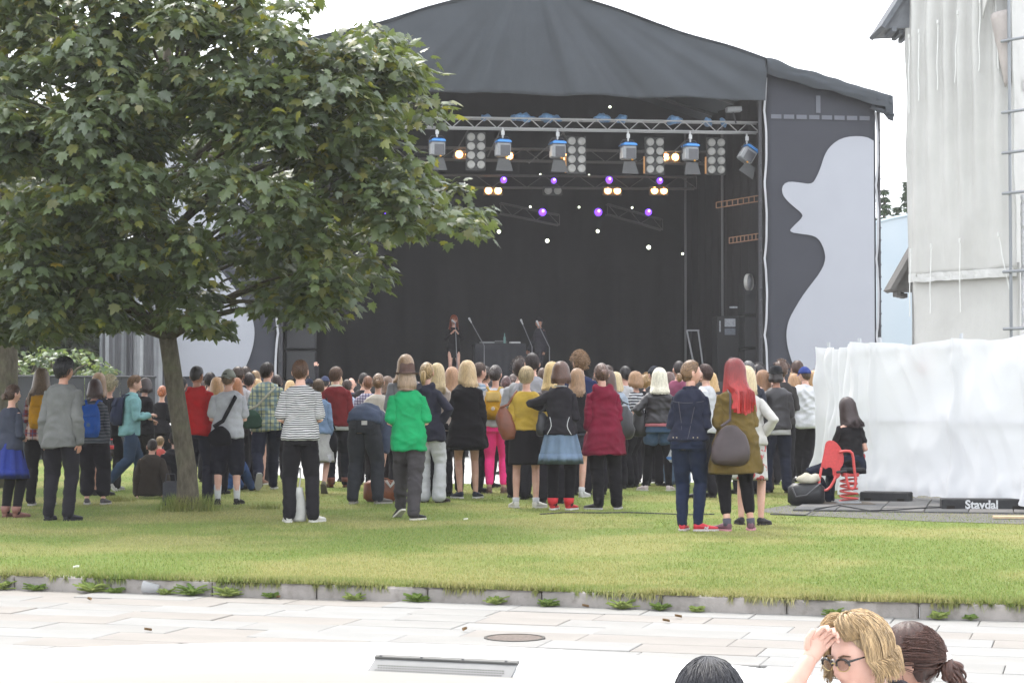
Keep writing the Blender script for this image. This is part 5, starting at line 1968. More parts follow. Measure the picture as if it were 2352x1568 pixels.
def ring_at(tab, z, ease, flare, hemz, n=22, sq=2.3, pleat=None):
    rx, ry, yo = lerp_tab(tab, z)
    low = tab[1][0]
    if z < low:
        brx, bry, _ = lerp_tab(tab, low)
        rx, ry, yo = brx + flare * (low - z), bry + flare * (low - z) * .9, lerp_tab(tab, low)[2]
    rx += ease
    ry += ease
    pts = []
    for j in range(n):
        a = 2 * PI * j / n
        c, s = math.cos(a), math.sin(a)
        k = 1.0
        if pleat:
            k = 1 + pleat * math.tanh(3 * math.cos(a * 9)) * max(0, min(1, (low + .12 - z) / .3))
        pts.append((k * rx * math.copysign(abs(c) ** (2 / sq), c), yo + k * ry * math.copysign(abs(s) ** (2 / sq), s), z))
    return pts

PEOPLE = {}
def person(S):
    g = S.get
    sx = S['sex']
    near = g('near', True)
    if 'base' in S:
        base, H = Vector(S['base']), S['H']
    else:
        if 'feet' in S:
            base = gp(S['x'], S['feet'])
        else:
            base = at(S['x'], HOR, S['Z'])
            base.z = 0
        H = at(S['x'], S['top'], base.y).z - g('hat_h', 0.02)
    s = H / 1.75
    seed = g('seed', int(S['x'] * 7) % 997)
    rnd = random.Random(seed)
    loose = 'base' not in S
    if loose:
        S['rot'] = g('rot', 0) + rnd.uniform(-7, 7)
        S.setdefault('hyaw', rnd.uniform(-20, 20))
        S.setdefault('hpitch', rnd.uniform(-6, 4))
        S['side'] = g('side', 0) + rnd.uniform(-.022, .022)
        S.setdefault('lean', rnd.uniform(0, 5))
        S.setdefault('legs', [(rnd.uniform(-.03, .05), rnd.uniform(-.07, .07), 0, rnd.uniform(-10, 16), 0), (rnd.uniform(-.03, .05), rnd.uniform(-.07, .07), 0, rnd.uniform(-16, 10), 0)])
    root = empty('person', base, R(g('rot', 0)), s)
    tag(root, S['label'], 'person', g('group'))
    vox = g('vox', .0125 if near else .024)
    fat = g('fat', 1.0)
    tab = [(z, rx * fat, ry * fat, yo) for z, rx, ry, yo in TORSO[sx]]
    lean, side, drop = R(g('lean', 2)), g('side', 0.0), g('drop', 0.0)
    skin = skin_mat(g('skin', 0))
    # spine curve
    zs = [.80 + .02 * i for i in range(52)]
    ycur, zcur, table = 0.0, .80 - drop, []
    bs, be = g('bend', (.92, 1.3))
    for z in zs:
        f = max(0, min(1, (z - bs) / (be - bs)))
        ang = lean * f * f * (3 - 2 * f)
        table.append((z, ycur, zcur, ang))
        ycur += .02 * math.sin(ang)
        zcur += .02 * math.cos(ang)
    def T(p):
        x, y, z = p
        i = max(0, min(len(table) - 2, (z - .80) / .02))
        i0 = int(i)
        t = i - i0
        a, b = table[i0], table[i0 + 1]
        yc, zc, an = a[1] + (b[1] - a[1]) * t, a[2] + (b[2] - a[2]) * t, a[3] + (b[3] - a[3]) * t
        if z < .80:
            yc, zc, an = 0, z - drop * min(1, max(0, (z - .1) / .7)), 0
        k = max(0, (z - .95) / .8)
        return V3(x + side * k, yc + y * math.cos(an), zc - y * math.sin(an))
    Tang = table[-1][3]
    tw = R(g('twist', 0))
    def TW(p):      # twist the upper body
        k = max(0, min(1, (p[2] - .95) / .35)) * tw
        c, s_ = math.cos(k), math.sin(k)
        return T((p[0] * c - p[1] * s_, p[0] * s_ + p[1] * c, p[2]))
    # legs
    hipx = .085 if sx == 'm' else .088
    feet = g('legs', [(.0, 0, 0, 0, 0), (.0, 0, 0, 0, 0)])
    legs = []
    for i, sd in enumerate((-1, 1)):
        fx, fy, fz, yaw, pit = feet[i]
        hip = V3(sd * hipx, 0, .91 - drop)
        ank = V3(sd * (.095 + fx) if not g('absfeet') else fx, fy, .085 + fz)
        pole = V3(sd * .12, 1, 0) if not g('pole') else V3(*g('pole')[i])
        knee, ank = ik(hip, ank, .435, .415, pole)
        legs.append((hip, knee, ank, R(yaw + sd * -9), R(-pit)))
    # arms
    arms = []
    for i, sd in enumerate((-1, 1)):
        pr = g('arms', ('down', 'down'))[i]
        sh = TW((sd * SHO[sx][0] * fat ** .5, SHO[sx][1], SHO[sx][2]))
        if isinstance(pr, str):
            e, w = ARMS[pr]
        else:
            e, w = pr
        ra = Matrix.Rotation(-min(Tang, R(25)), 3, 'X') @ Matrix.Rotation(tw, 3, 'Z')
        el = sh + ra @ V3(e[0] * sd, e[1], e[2])
        wr = sh + ra @ V3(w[0] * sd, w[1], w[2])
        if g('arms_abs') and g('arms_abs')[i]:
            Mi = (Matrix.Translation(base) @ Matrix.Rotation(R(g('rot', 0)), 4, 'Z') @ Matrix.Scale(s, 4)).inverted()
            el, wr = [Mi @ Vector(v) for v in g('arms_abs')[i]]
            arms.append((sh, el, wr))
            continue
        # keep bone lengths
        el = sh + (el - sh).normalized() * (.285 if sx == 'm' else .27)
        wr = el + (wr - el).normalized() * (.25 if sx == 'm' else .235)
        arms.append((sh, el, wr))
    # head frame
    hc = TW((0, .012, 1.632 if sx == 'm' else 1.630))
    Mh = Matrix.Translation(hc) @ Matrix.Rotation(R(g('hyaw', 0)) + tw, 4, 'Z') @ Matrix.Rotation(-Tang * .6 + R(g('hpitch', 0)), 4, 'X') @ Matrix.Rotation(R(g('hroll', 0)), 4, 'Y') @ Matrix.Scale(1.03, 4)
    # ---------------- body
    b = MB()
    b.loft([[TW(p) for p in ring_at(tab, z, -.012, 0, 0, 18)] for z in [q[0] for q in tab]] + [[TW((.05 * math.cos(2 * PI * j / 18), .004 + .053 * math.sin(2 * PI * j / 18), 1.55)) for j in range(18)]])
    for (hip, knee, ank, yaw, pit) in legs:
        r = LEG_R[sx]
        b.tube([hip + V3(0, 0, .02), hip.lerp(knee, .5), knee, knee.lerp(ank, .35) + V3(0, -.012, 0), ank], [r[0] - .010, r[1] - .009, r[2] - .006, r[3] - .004, r[4] - .002], 12)
    for sh, el, wr in arms:
        r = ARM_R[sx]
        b.tube([sh + (el - sh) * -.05, sh.lerp(el, .4), el, el.lerp(wr, .3), wr], r, 10)
    ex = MB()
    hd = HEAD_HI if near else HEAD_LO
    ex.add([Mh @ Vector(p) for p in hd.v], hd.f)
    for i, (sh, el, wr) in enumerate(arms):
        sd = (-1, 1)[i]
        d = (wr - el).normalized()
        pn = V3(-sd, .2, 0) if abs(d.z) > .7 else V3(0, 0, -1)
        if isinstance(g('arms', ('down', 'down'))[i], str) and g('arms', ('down', 'down'))[i] == 'raise':
            pn = V3(0, 1, 0)
        hand(ex, wr, d, pn, sd, g('curl', .45))
    job(b, 'body', skin, root, vox if near else .03, None, ex, 3)
    # ---------------- face bits
    if g('face', False):
        for sd in (-1, 1):
            MB().ball(Mh @ V3(sd * .031, .083, .012), (.011, .007, .0065), 8, 6).obj('eye', plain('eye_white', (.55, .53, .5), .3, .5, .02, 5, 0), root, True)
            MB().ball(Mh @ V3(sd * .031, .0895, .012), (.0055, .003, .0055), 8, 6).obj('iris', plain('iris_dark', (.03, .03, .035), .2, .5, .02, 5, 0), root, True)
            MB().tube([Mh @ V3(sd * .014, .097, .030), Mh @ V3(sd * .032, .094, .034), Mh @ V3(sd * .050, .082, .029)], [.003, .004, .002], 5).obj('eyebrow', hair_mat((g('hair') or (0, (120, 90, 66)))[1]), root)
        MB().tube([Mh @ V3(-.022, .094, -.066), Mh @ V3(0, .104, -.065), Mh @ V3(.022, .094, -.066)], [.003, .007, .003], 6).obj('lips', plain('lip', (.42, .16, .14), .5, .35, .1, 30, 0), root, True)
    if g('glasses'):
        gm_ = plain('glasses_dark', (.02, .018, .016), .3, .5, .1, 5, 0)
        for sd in (-1, 1):
            MB().ball(Mh @ V3(sd * .033, .103, .012), (.024, .004, .018), 10, 6).obj('lens', gm_, root, True)
            MB().tube([Mh @ V3(sd * .056, .098, .016), Mh @ V3(sd * .082, .05, .016), Mh @ V3(sd * .083, -.01, .008)], .003, 5).obj('temple', gm_, root)
        MB().tube([Mh @ V3(-.012, .106, .014), Mh @ V3(.012, .106, .014)], .003, 5).obj('bridge', gm_, root)
    # ---------------- hair
    hs = g('hair')
    if hs and hs[0] != 'bald':
        st, hcol = hs[0], hs[1]
        L = hs[2] if len(hs) > 2 else .2
        th = hs[3] if len(hs) > 3 else {'short': .011, 'crop': .005, 'quiff': .02, 'curly': .028, 'afro': .05}.get(st, .014)
        rx_, ry_, yo_ = lerp_tab(tab, 1.30)
        bk = yo_ - ry_ - g('up').get('ease', .014) - .026 - .012
        hm = make_hair(st, L, seed, g('hn', (380 if near else 90) if st != 'crop' else 40), th, bk)
        q = MB().add([Mh @ Vector(p) for p in hm.v], hm.f)
        q.obj('hair', hair_mat(hcol, hs[4] if len(hs) > 4 else None), root, True)
    # ---------------- upper garment
    u = g('up')
    ease = u.get('ease', .014)
    hem, fl_, slv = u.get('hem', .90), u.get('flare', .05), u.get('sl', .35)
    mt = u['m']
    topz = u.get('topz', tab[-2][0] + .012)
    q = MB()
    zz = [z for z in np.linspace(hem, topz, 15)]
    q.loft([[TW(p) for p in ring_at(tab, z, ease * (1.25 if z < 1.2 else 1) if z < 1.41 else ease * .6, fl_, hem)] for z in zz])
    for i, (sh, el, wr) in enumerate(arms):
        r = [x + u.get('sease', ease * .75) for x in ARM_R[sx]]
        inn = sh + V3(-(-1, 1)[i] * .05, 0, .0)
        if slv <= 0:
            continue
        if slv <= .52:
            e2 = sh.lerp(el, slv * 2 * .98)
            qs = MB()
            qs.tube([inn, sh, sh.lerp(e2, .5), e2], [r[0] * .85, r[0] * .98, r[0] * 1.02, r[1] * 1.14], 12)
        else:
            e2 = el.lerp(wr, (slv - .5) * 2)
            qs = MB()
            qs.tube([inn, sh, sh.lerp(el, .5), el, el.lerp(e2, .5), e2], [r[0] * .85, r[0] * .96, r[1] * 1.0, r[2] * 1.05, r[3] * 1.05, r[4] * 1.15], 12)
        job(qs, 'sleeve', mt, root, vox, (u.get('fold', .006) * 2.4, 9, 10, seed * .9 + i), None, 2)
    if u.get('hood'):
        for k in range(9):
            a = PI * k / 8
            c = TW((.085 * math.cos(a), -.055 - .05 * math.sin(a), 1.455 - .05 * math.sin(a)))
            q.ball(c, (.04, .035, .045 + .02 * math.sin(a)), 8, 6)
        q.ball(TW((0, -.125, 1.37)), (.085, .03, .07), 10, 8)
    if u.get('collar'):
        q.tube([TW((.062 * math.cos(a), -.002 + .062 * math.sin(a), 1.475)) for a in (PI * 2 * k / 14 for k in range(15))], .016, 6)
    top_o = job(q, u.get('kind', 'top'), mt, root, vox, (u.get('fold', .006) * 3.3, 8, 7, seed * .37), None, 3)
    if u.get('fleece'):
        f_ = MB().tube([TW((.078 * math.cos(a), -.008 + .074 * math.sin(a), 1.468 - .01 * math.sin(a))) for a in (PI * 2 * k / 16 for k in range(17))], .026, 8)
        f_.obj('collar', cloth((225, 220, 205)), root, True)
    if u.get('piping'):
        pm = cloth((225, 225, 225))
        q2 = [TW((.072 * math.cos(a), -.004 + .074 * math.sin(a), tab[-2][0] + .040)) for a in (PI * (1 + k / 12) for k in range(13))]
        MB().tube(q2, .008, 5).obj('piping', pm, root)
        for sd in (-1, 1):
            q2 = []
            for k in range(7):
                z = 1.10 - .20 * k / 6
                rx, ry, yo = lerp_tab(tab, z)
                a = R(-50 - 12 * math.sin(k / 6 * PI)) if sd > 0 else R(-130 + 12 * math.sin(k / 6 * PI))
                q2.append(TW(((rx + ease + .028) * math.cos(a), yo + (ry + ease + .028) * math.sin(a), z)))
            MB().tube(q2, .005, 5).obj('piping', pm, root)
    if u.get('seams'):
        sm_ = cloth(u['seams'])
        def sf(an, z, e_=.016):
            rx, ry, yo = lerp_tab(tab, z)
            return TW(((rx + ease + e_) * math.cos(an), yo + (ry + ease + e_) * math.sin(an), z))
        MB().tube([sf(R(-150 + 120 * k / 12), 1.335 - .02 * math.sin(PI * k / 12)) for k in range(13)], .003, 5).obj('seam', sm_, root)
        for a0 in (-118, -62):
            MB().tube([sf(R(a0 + (4 if a0 < -90 else -4) * k), 1.325 - .075 * k) for k in range(6)], .003, 5).obj('seam', sm_, root)
        MB().loft([[sf(R(-360 * k / 24), z, .020) for k in range(24)] for z in (.945, .985)], cap=False).obj('waistband', mt, root, True)
        for a0 in (-125, -113, -67, -55):
            MB().ball(sf(R(a0), .966, .026), (.007, .004, .007), 8, 5).obj('button', plain('brass', (.4, .32, .2), .4, .5, .1, 5, 0, 90, .6), root, True)
    if u.get('under'):      # shirt tail showing under the hem
        uc, uh = u['under']
        q2 = MB()
        q2.loft([[TW(p) for p in ring_at(tab, z, ease * .8, .04, uh)] for z in np.linspace(uh, hem + .12, 5)])
        q2.obj('shirt_tail', uc, root, True)
    # ---------------- lower garment
    l = g('lo')
    if l:
        kind = l['kind']
        mt = l['m']
        if kind in ('skirt', 'dress'):
            q = MB()
            h0 = l.get('hem', .5)
            wz = l.get('waist', 1.04)
            n_ = 108 if l.get('pleat') else 28
            rr = [[TW(p) for p in ring_at(tab, z, l.get('ease', .012), l.get('flare', .12), h0, n_, 2.1, l.get('pleat'))] for z in np.linspace(h0, wz, 14)]
            rr = [[V3(p.x + .006 * nz(p.x * 8, p.y * 8, p.z * 3 + seed), p.y + .008 * nz(p.x * 8 + 4, p.y * 8, p.z * 3), p.z) for p in r_] for r_ in rr]
            inner = [[V3(p.x * .93, p.y * .93, p.z + .12) for p in rr[0]]]
            q.loft(inner + rr)
            q.obj(kind, mt, root, True)
        if kind in ('trousers', 'shorts', 'leggings', 'jeans', 'capri') or l.get('m2'):
            ln, wid = l.get('len', 1.0), l.get('w', .012)
            if l.get('m2') and kind in ('skirt', 'dress', 'tights'):
                kind, mt, ln, wid = 'leggings', l['m2'], l.get('len2', 1.0), .0
            if kind == 'leggings':
                wid = .007
            q = MB()
            q.loft([[TW(p) for p in ring_at(tab, z, .004 + min(wid, .014) * .4, 0, 0)] for z in np.linspace(.84, l.get('waist', 1.02), 6)])
            for (hip, knee, ank, yaw, pit) in legs:
                r = [x + wid + .004 for x in LEG_R[sx]]
                flr = l.get('flr', 0.0)
                if ln <= .5:
                    e2 = hip.lerp(knee, ln * 2)
                    q.tube([hip + V3(0, 0, .03), hip.lerp(e2, .5), e2], [r[0], r[1] + .004, r[1] + .004 + wid * .4], 14)
                else:
                    f = (ln - .5) * 2
                    e2 = knee.lerp(ank, f)
                    q.tube([hip + V3(0, 0, .03), hip.lerp(knee, .5), knee, knee.lerp(e2, .4) + V3(0, -.008, 0), e2 + V3(0, 0, -.015 if ln >= 1 else 0)], [r[0], r[1] + .003, r[2] + .003, r[3] + wid * .2 + flr * .4, r[4] + wid * .6 + flr], 14)
            job(q, kind, mt, root, vox, (l.get('fold', .006 if kind != 'leggings' else .002) * 2.2, 9, 12, seed * .7, 1), None, 3)
        if l.get('tights'):
            q = MB()
            for (hip, knee, ank, yaw, pit) in legs:
                r = [x + .006 for x in LEG_R[sx]]
                q.tube([hip, hip.lerp(knee, .5), knee, knee.lerp(ank, .4) + V3(0, -.008, 0), ank], r, 14)
            job(q, 'tights', l['tights'], root, vox, (.002, 9, 12, seed), None, 3)
        if near and l['kind'] == 'jeans' and not g('drop'):
            for sd in (-1, 1):
                def pk_(a, b_):
                    z = .965 - .125 * b_
                    rx, ry, yo = lerp_tab(tab, max(z, .86))
                    an = R(-90 + sd * (18 + 38 * (a if sd > 0 else 1 - a)))
                    e_ = .018 + l.get('w', .012) * .6 + .008 * math.sin(PI * b_)
                    return TW(((rx + e_) * math.cos(an), yo + (ry + e_) * math.sin(an), z - .02 * (1 - abs(2 * a - 1)) * b_))
                MB().sheet(pk_, 4, 4, .004).obj('back_pocket', l['m'], root)
        if l.get('pocket'):
            rx, ry, yo = lerp_tab(tab, .95)
            MB().sheet(lambda a, b_: V3(.02 + .07 * a, yo - ry - .03, .99 - .05 * b_), 2, 2, .003).obj('label_patch', cloth((230, 225, 222)), root).location = (0, 0, 0)
        if l.get('cuff'):
            for (hip, knee, ank, yaw, pit) in legs:
                e2 = knee.lerp(ank, .86)
                MB().tube([e2, e2 + (ank - knee).normalized() * .03], [.056, .055], 12, dome=False).obj('cuff', cloth((150, 160, 175)), root, True)
    # ---------------- socks, shoes
    sk = g('socks')
    if sk:
        for (hip, knee, ank, yaw, pit) in legs:
            a = ank.lerp(knee, sk[1])
            MB().tube([ank + V3(0, 0, -.03), ank, a], [.042, .041, LEG_R[sx][4] + .010], 12, dome=False).obj('sock', sk[0], root, True)
    sh_ = g('shoes')
    if sh_:
        for (hip, knee, ank, yaw, pit) in legs:
            shoe(root, ank, yaw, pit, sh_, g('shoe_name', 'shoe'))
    # ---------------- hats
    ht = g('hat')
    if ht:
        kind, mt = ht[0], ht[1]
        q = MB()
        if kind in ('trilby', 'bowler'):
            zb = .045
            prof = [(.142, zb - .010), (.150, zb - .003), (.094, zb + .006), (.098, zb + .01), (.096, zb + .05), (.088, zb + .10), (.075, zb + .118), (.05, zb + .112), (.02, zb + .108)] if kind == 'trilby' else [(.118, zb - .004), (.122, zb + .003), (.092, zb + .008), (.094, zb + .05), (.082, zb + .09), (.05, zb + .108), (.015, zb + .112)]
            rings = []
            for r, z in prof:
                rings.append([V3(r * .92 * math.cos(a), r * 1.12 * math.sin(a), z - (.012 * abs(math.sin(a)) ** 3 if r > .11 else 0) + (.012 * abs(math.cos(a)) if r > .11 else 0) - (.022 * math.exp(-(math.cos(a) * 2.2) ** 2) if z > zb + .1 and kind == 'trilby' else 0)) for a in (2 * PI * j / 28 for j in range(28))])
            q.loft([[Mh @ p for p in r] for r in rings])
            ho = q.obj('hat', mt, root, True)
            MB().loft([[Mh @ V3(r * .92 * math.cos(a), r * 1.12 * math.sin(a), z) for a in (2 * PI * j / 28 for j in range(28))] for r, z in ((.100, zb + .010), (.1, zb + .036))], cap=False).obj('hat_band', ht[2], ho, True)
        else:
            rings = [[Mh @ (hsurf(360 * j / 26, el, .020) + V3(0, 0, .0)) for j in range(26)] for el in (12, 24, 38, 52, 66, 80, 88)]
            q.loft(rings)
            ho = q.obj('cap', mt, root, True)
            sg = -1 if kind == 'cap_back' else 1
            MB().sheet(lambda a, b_: Mh @ V3((a - .5) * .14 * (1 - .25 * b_), sg * (.100 + .065 * b_ - .10 * (a - .5) ** 2 * 2), .032 - .012 * b_ - .09 * (a - .5) ** 2), 10, 4, .004).obj('visor', mt, ho, True)
            if kind == 'cap_back':
                MB().sheet(lambda a, b_: Mh @ V3((a - .5) * .05, -.122 - .002 * b_, .075 - .02 * b_), 3, 2, .002).obj('patch', cloth((90, 90, 90)), ho)
    if g('sunhair'):
        MB().tube([Mh @ V3(.086 * math.cos(a), .035, .02 + .122 * math.sin(a)) for a in (PI * k / 10 for k in range(11))], .004, 5).obj('sunglasses', plain('glasses_dark', (.02, .018, .016), .3, .5, .1, 5, 0), root)
    S['_'] = dict(ease=u.get('ease', .014), root=root, base=base, s=s, T=TW, tab=tab, arms=arms, Mh=Mh, rot=R(g('rot', 0)))
    if 'id' in S:
        PEOPLE[S['id']] = S['_']
    return S['_']

# ------------------------------------------------------------------ carried things (each its own thing)
def carried(P, name, label, cat='bag'):
    r = P['root']
    o = empty(name, r.location, r.rotation_euler.z, P['s'])
    tag(o, label, cat)
    return o
def backpack(P, label, mt, c=(0, 1.22), size=(.26, .15, .38), strap=None, patch=None):
    o = carried(P, 'backpack', label, 'backpack')
    w, d, h = size
    rx, ry, yo = lerp_tab(P['tab'], c[1])
    y0 = yo - ry - .035
    T = P['T']
    q = MB()
    rings = []
    for z, k, dd in ((-.5, .62, .55), (-.47, .86, .85), (-.25, 1.0, 1.05), (0, .98, 1.0), (.25, .9, .8), (.42, .72, .55), (.5, .45, .3)):
        ring = []
        for j in range(20):
            a = 2 * PI * j / 20
            cx, sy = math.cos(a), math.sin(a)
            ring.append(T((c[0] + w / 2 * k * math.copysign(abs(cx) ** .6, cx), y0 - d / 2 * dd + d / 2 * dd * math.copysign(abs(sy) ** .6, sy) , c[1] + h * z)))
        rings.append(ring)
    q.loft(rings)
    q.v = [(x + .006 * nz(x * 14, y * 14, z * 14), y + .008 * nz(x * 11, y * 11 + 5, z * 11), z) for x, y, z in q.v]
    q.obj('sack', mt, o, True)
    fl = MB().sheet(lambda u, v: T((c[0] + (u - .5) * w * .74, y0 - d * (.62 + .30 * math.sin(min(1, v * 1.1) * PI * .5)) * .95 - .012, c[1] + h * (.46 - .34 * v))), 6, 6, .012)
    fl.obj('flap', strap or mt, o, True)
    pk = MB().ball(T((c[0], y0 - d * 1.0, c[1] - h * .22)), (w * .34, .03, h * .2), 12, 8)
    pk.obj('pocket', mt, o, True)
    if patch:
        MB().ball(T((c[0], y0 - d * 1.0 - .03, c[1] - h * .12)), (.028, .006, .028), 12, 6).obj('patch', patch, o, True)
    for sd in (-1, 1):
        pts = []
        for k in range(9):
            t = k / 8
            z = c[1] + h * .4 + (1.45 - c[1] - h * .4) * min(1, t * 1.5)
            x = c[0] + sd * (.05 + .06 * t)
            rx2, ry2, yo2 = lerp_tab(P['tab'], min(z, 1.45))
            yy = (yo2 - ry2 - .03) * (1 - max(0, t - .55) / .45 * 1.6)
            zz2 = z if t < .6 else 1.445 - .02 * (t - .6)
            pts.append(T((x, yy, zz2 + .012)))
        MB().tube(pts, [(.012, .018)] * 9, 6, flat=(0, 1, 0)).obj('strap', strap or mt, o, True)
    return o
def slingbag(P, label, mt, c, size, side=1, strap_to=None, name='shoulder_bag', slouch=.0, strapm=None, cross=False, sw_=.016):
    """bag hanging at local point c (x,y,z) with a strap over a shoulder"""
    o = carried(P, name, label, 'bag')
    w, d, h = size
    T = lambda p: V3(p[0], p[1], p[2])
    q = MB()
    rings = []
    for z, k in ((-.5, .6), (-.47, .86), (-.36, 1.0), (-.2, 1.05), (-.05, 1.02), (.1, .93), (.22, .78), (.36, .56), (.46, .38), (.5, .24)):
        ring = []
        for j in range(20):
            a = 2 * PI * j / 20
            cx, sy = math.cos(a), math.sin(a)
            ring.append(V3(c[0] + w / 2 * k * math.copysign(abs(cx) ** .7, cx) - slouch * z * h, c[1] + d / 2 * k * math.copysign(abs(sy) ** .7, sy), c[2] + h * z))
        rings.append(ring)
    q.loft(rings)
    q.v = [(x + .03 * nz(x * 11, y * 11, z * 9), y + .03 * nz(x * 9, y * 9 + 5, z * 7), z + .02 * nz(x * 8, 3, z * 5)) for x, y, z in q.v]
    q.obj('pouch', mt, o, True)
    sx = (strap_to if strap_to is not None else side * .12)
    shz = 1.44
    rx2, ry2, yo2 = lerp_tab(P['tab'], 1.3)
    yb = yo2 - ry2 - .03
    top = P['T']((sx, -.01, shz + .018))
    bt = V3(c[0], c[1], c[2] + h * .46)
    a = [bt + V3(-w * .28, -d * .25, 0)]
    for k in range(1, 6):
        t = k / 6
        p = bt.lerp(top, t)
        if cross:
            p.y = min(p.y, yb - P['ease'])
        else:
            if c[1] < -.1:
                r3 = lerp_tab(P['tab'], min(1.42, max(.95, p.z)))
                p.y = min(p.y, r3[2] - r3[1] - P['ease'] - .034)
            else:
                p.y = p.y - .03 * math.sin(t * PI)
        a.append(p)
    a.append(top)
    f = top + V3(0, .10, -.10)
    a.append(f)
    a.append(bt + V3(w * .25, d * .35 + .03, .02) if not cross else top + V3(-.1, .16, -.28))
    MB().tube(a, [(.007, sw_)] * len(a), 6, flat=(0, 1, 0)).obj('strap', strapm or mt, o, True)
    return o
# ------------------------------------------------------------------ the crowd, one by one
def U(kind, rgb, sl=.35, hem=.90, **kw):
    return dict(kind=kind, m=cloth(rgb) if isinstance(rgb, tuple) else rgb, sl=sl, hem=hem, **kw)
def L_(kind, rgb, **kw):
    return dict(kind=kind, m=cloth(rgb) if isinstance(rgb, tuple) else rgb, **kw)
def SH(rgb, sole=(225, 222, 215), hi=0, k=.62):
    return (plain(f'shoe_{rgb}', tuple(max(.008, v * k) for v in lin(rgb)), .6, .3, .15, 20, .2), plain(f'sole_{sole}', tuple(max(.01, v * .6) for v in lin(sole)), .8, .2, .1, 20, 0), hi)
BK, DK, NV, DN = (38, 36, 40), (48, 46, 50), (44, 48, 66), (52, 62, 88)
H_BR, H_DK, H_BL, H_LB, H_GI, H_PL = (96, 68, 50), (48, 40, 37), (214, 186, 138), (160, 122, 86), (196, 120, 62), (244, 234, 204)
STRIDE_R = [(0, -.30, .10, 0, 48), (0, .22, 0, 0, 0)]
W_SH, B_SH = SH((232, 230, 228)), SH((34, 33, 36), (50, 48, 48))
GRP = 'crowd standing on the lawn'
GRB = 'crowd on the plaza in front of the stage'
def P(**k):
    k.setdefault('group', GRP)
    return person(k)

# --- left, under the trees
P(id='blueskirt', label='woman in a grey denim jacket and bright blue pleated skirt, at the left edge', x=22, top=880, feet=1188, sex='f', rot=-25, hyaw=-15, hair=('updo', H_BR), up=U('jacket', (74, 78, 92), 1, .90), lo=L_('skirt', (58, 72, 150), hem=.52, flare=.22, pleat=.06, waist=1.0, m2=cloth(BK)), arms=('front', 'front'), shoes=SH((150, 105, 95), (120, 85, 75), .05), face=True)
p = P(id='plaidpack', label='woman with long brown hair, red plaid shirt and mustard backpack', x=92, top=843, feet=1160, sex='f', rot=5, hair=('long', (112, 88, 66), .34), up=U('shirt', cloth((120, 52, 50), kind='plaid', rgb2=(196, 180, 170)), 1, .84, ease=.02), lo=L_('trousers', (34, 32, 34), w=.012), arms=('front', 'down'), shoes=SH((60, 55, 58), (190, 185, 180)))
backpack(p, 'mustard backpack on the woman in red plaid', cloth((196, 142, 40)), (0, 1.19), (.24, .13, .42))
P(id='greycardigan', label='tall man in a long grey cardigan with flat-top black hair', x=139, side=.03, top=821, feet=1195, sex='m', rot=-3, hyaw=-25, skin=1, hair=('quiff', (36, 34, 36), 0, .03), up=U('cardigan', (128, 128, 126), 1, .80, flare=.10, ease=.026, fold=.009), fat=.93, lo=L_('trousers', (42, 40, 46), w=.006, waist=1.0), arms=('down', 'down'), shoes=SH((44, 42, 52), (44, 42, 50)))
p = P(id='bluepack', label='woman with dark auburn bob and a bright blue backpack', x=214, top=868, feet=1158, sex='f', fat=1.08, hair=('bob', (70, 44, 40), .13), up=U('sweater', cloth((112, 114, 122), kind='finestripe', rgb2=(72, 76, 84)), .95, .86, ease=.02), lo=L_('capri', (40, 38, 44), w=.035, len=.88), arms=('front', 'down'), shoes=SH((80, 74, 80), (200, 195, 190)))
backpack(p, 'bright blue backpack with a round badge on the woman with the auburn bob', cloth((48, 100, 190)), (-.02, 1.17), (.29, .15, .46), patch=cloth((90, 120, 160)))
P(label='woman with long light brown hair and dark jacket behind the blue backpack', x=224, top=854, Z=26.6, sex='f', rot=-10, hair=('long', (150, 116, 84), .2), up=U('jacket', (56, 56, 60), 1, .86), lo=L_('dress', (52, 50, 72), hem=.5, flare=.1), arms=('front', 'down'), shoes=B_SH)
P(id='curlyblond', label='woman with curly pale blond hair in black, left of the aqua shirt', x=250, top=865, Z=28.2, sex='f', rot=-15, hair=('curly', (226, 210, 168), .1, .034), up=U('top', (44, 42, 46), .5, .86), lo=L_('trousers', (40, 38, 40)), arms=('front', 'down'), shoes=W_SH)
p = P(id='aqua', label='man in an aqua shirt walking to the right with a navy backpack', x=298, top=860, feet=1126, sex='m', rot=-62, hyaw=-6, hpitch=-14, lean=6, hair=('quiff', (150, 112, 78), 0, .016), up=U('shirt', (150, 200, 202), .97, .84, collar=True, ease=.02), lo=L_('jeans', (62, 80, 104), w=.014), arms=('phone', 'phone'), legs=[(0, .26, 0, 0, 0), (0, -.34, .10, 0, 45)], shoes=SH((205, 200, 196)), face=True)
backpack(p, 'navy backpack on the man in the aqua shirt', cloth((58, 64, 88)), (0, 1.2), (.27, .15, .42))
P(label='woman with dark hair and black t-shirt just right of the aqua shirt', x=330, top=866, Z=29.5, sex='f', rot=-30, hair=('bob', (62, 46, 44), .1), up=U('t_shirt', (44, 42, 44), .35, .84, ease=.02), lo=L_('trousers', (58, 54, 54)), arms=('front', 'front'), shoes=B_SH)
P(label='person with orange hair in a bun and black clothes beside the maple trunk', x=371, top=884, Z=33, sex='f', rot=-5, hair=('updo', (204, 112, 52)), up=U('top', (42, 40, 44), .6, .84), lo=L_('trousers', (40, 38, 42)), arms=('front', 'front'), shoes=B_SH)
def seated(label, x, y, H, rot, hair, up, lo, sex='m', sh=None, lean=12, **kw):
    b = gp(x, y)
    return P(label=label, x=x, base=(b.x, b.y, 0), H=H, sex=sex, rot=rot, drop=.80, lean=lean, legs=[(.06, .52, 0, 0, -20), (.06, .48, 0, 0, -20)], pole=((-.3, .3, 1), (.3, .3, 1)), hair=hair, up=up, lo=lo, shoes=sh or B_SH, **kw)
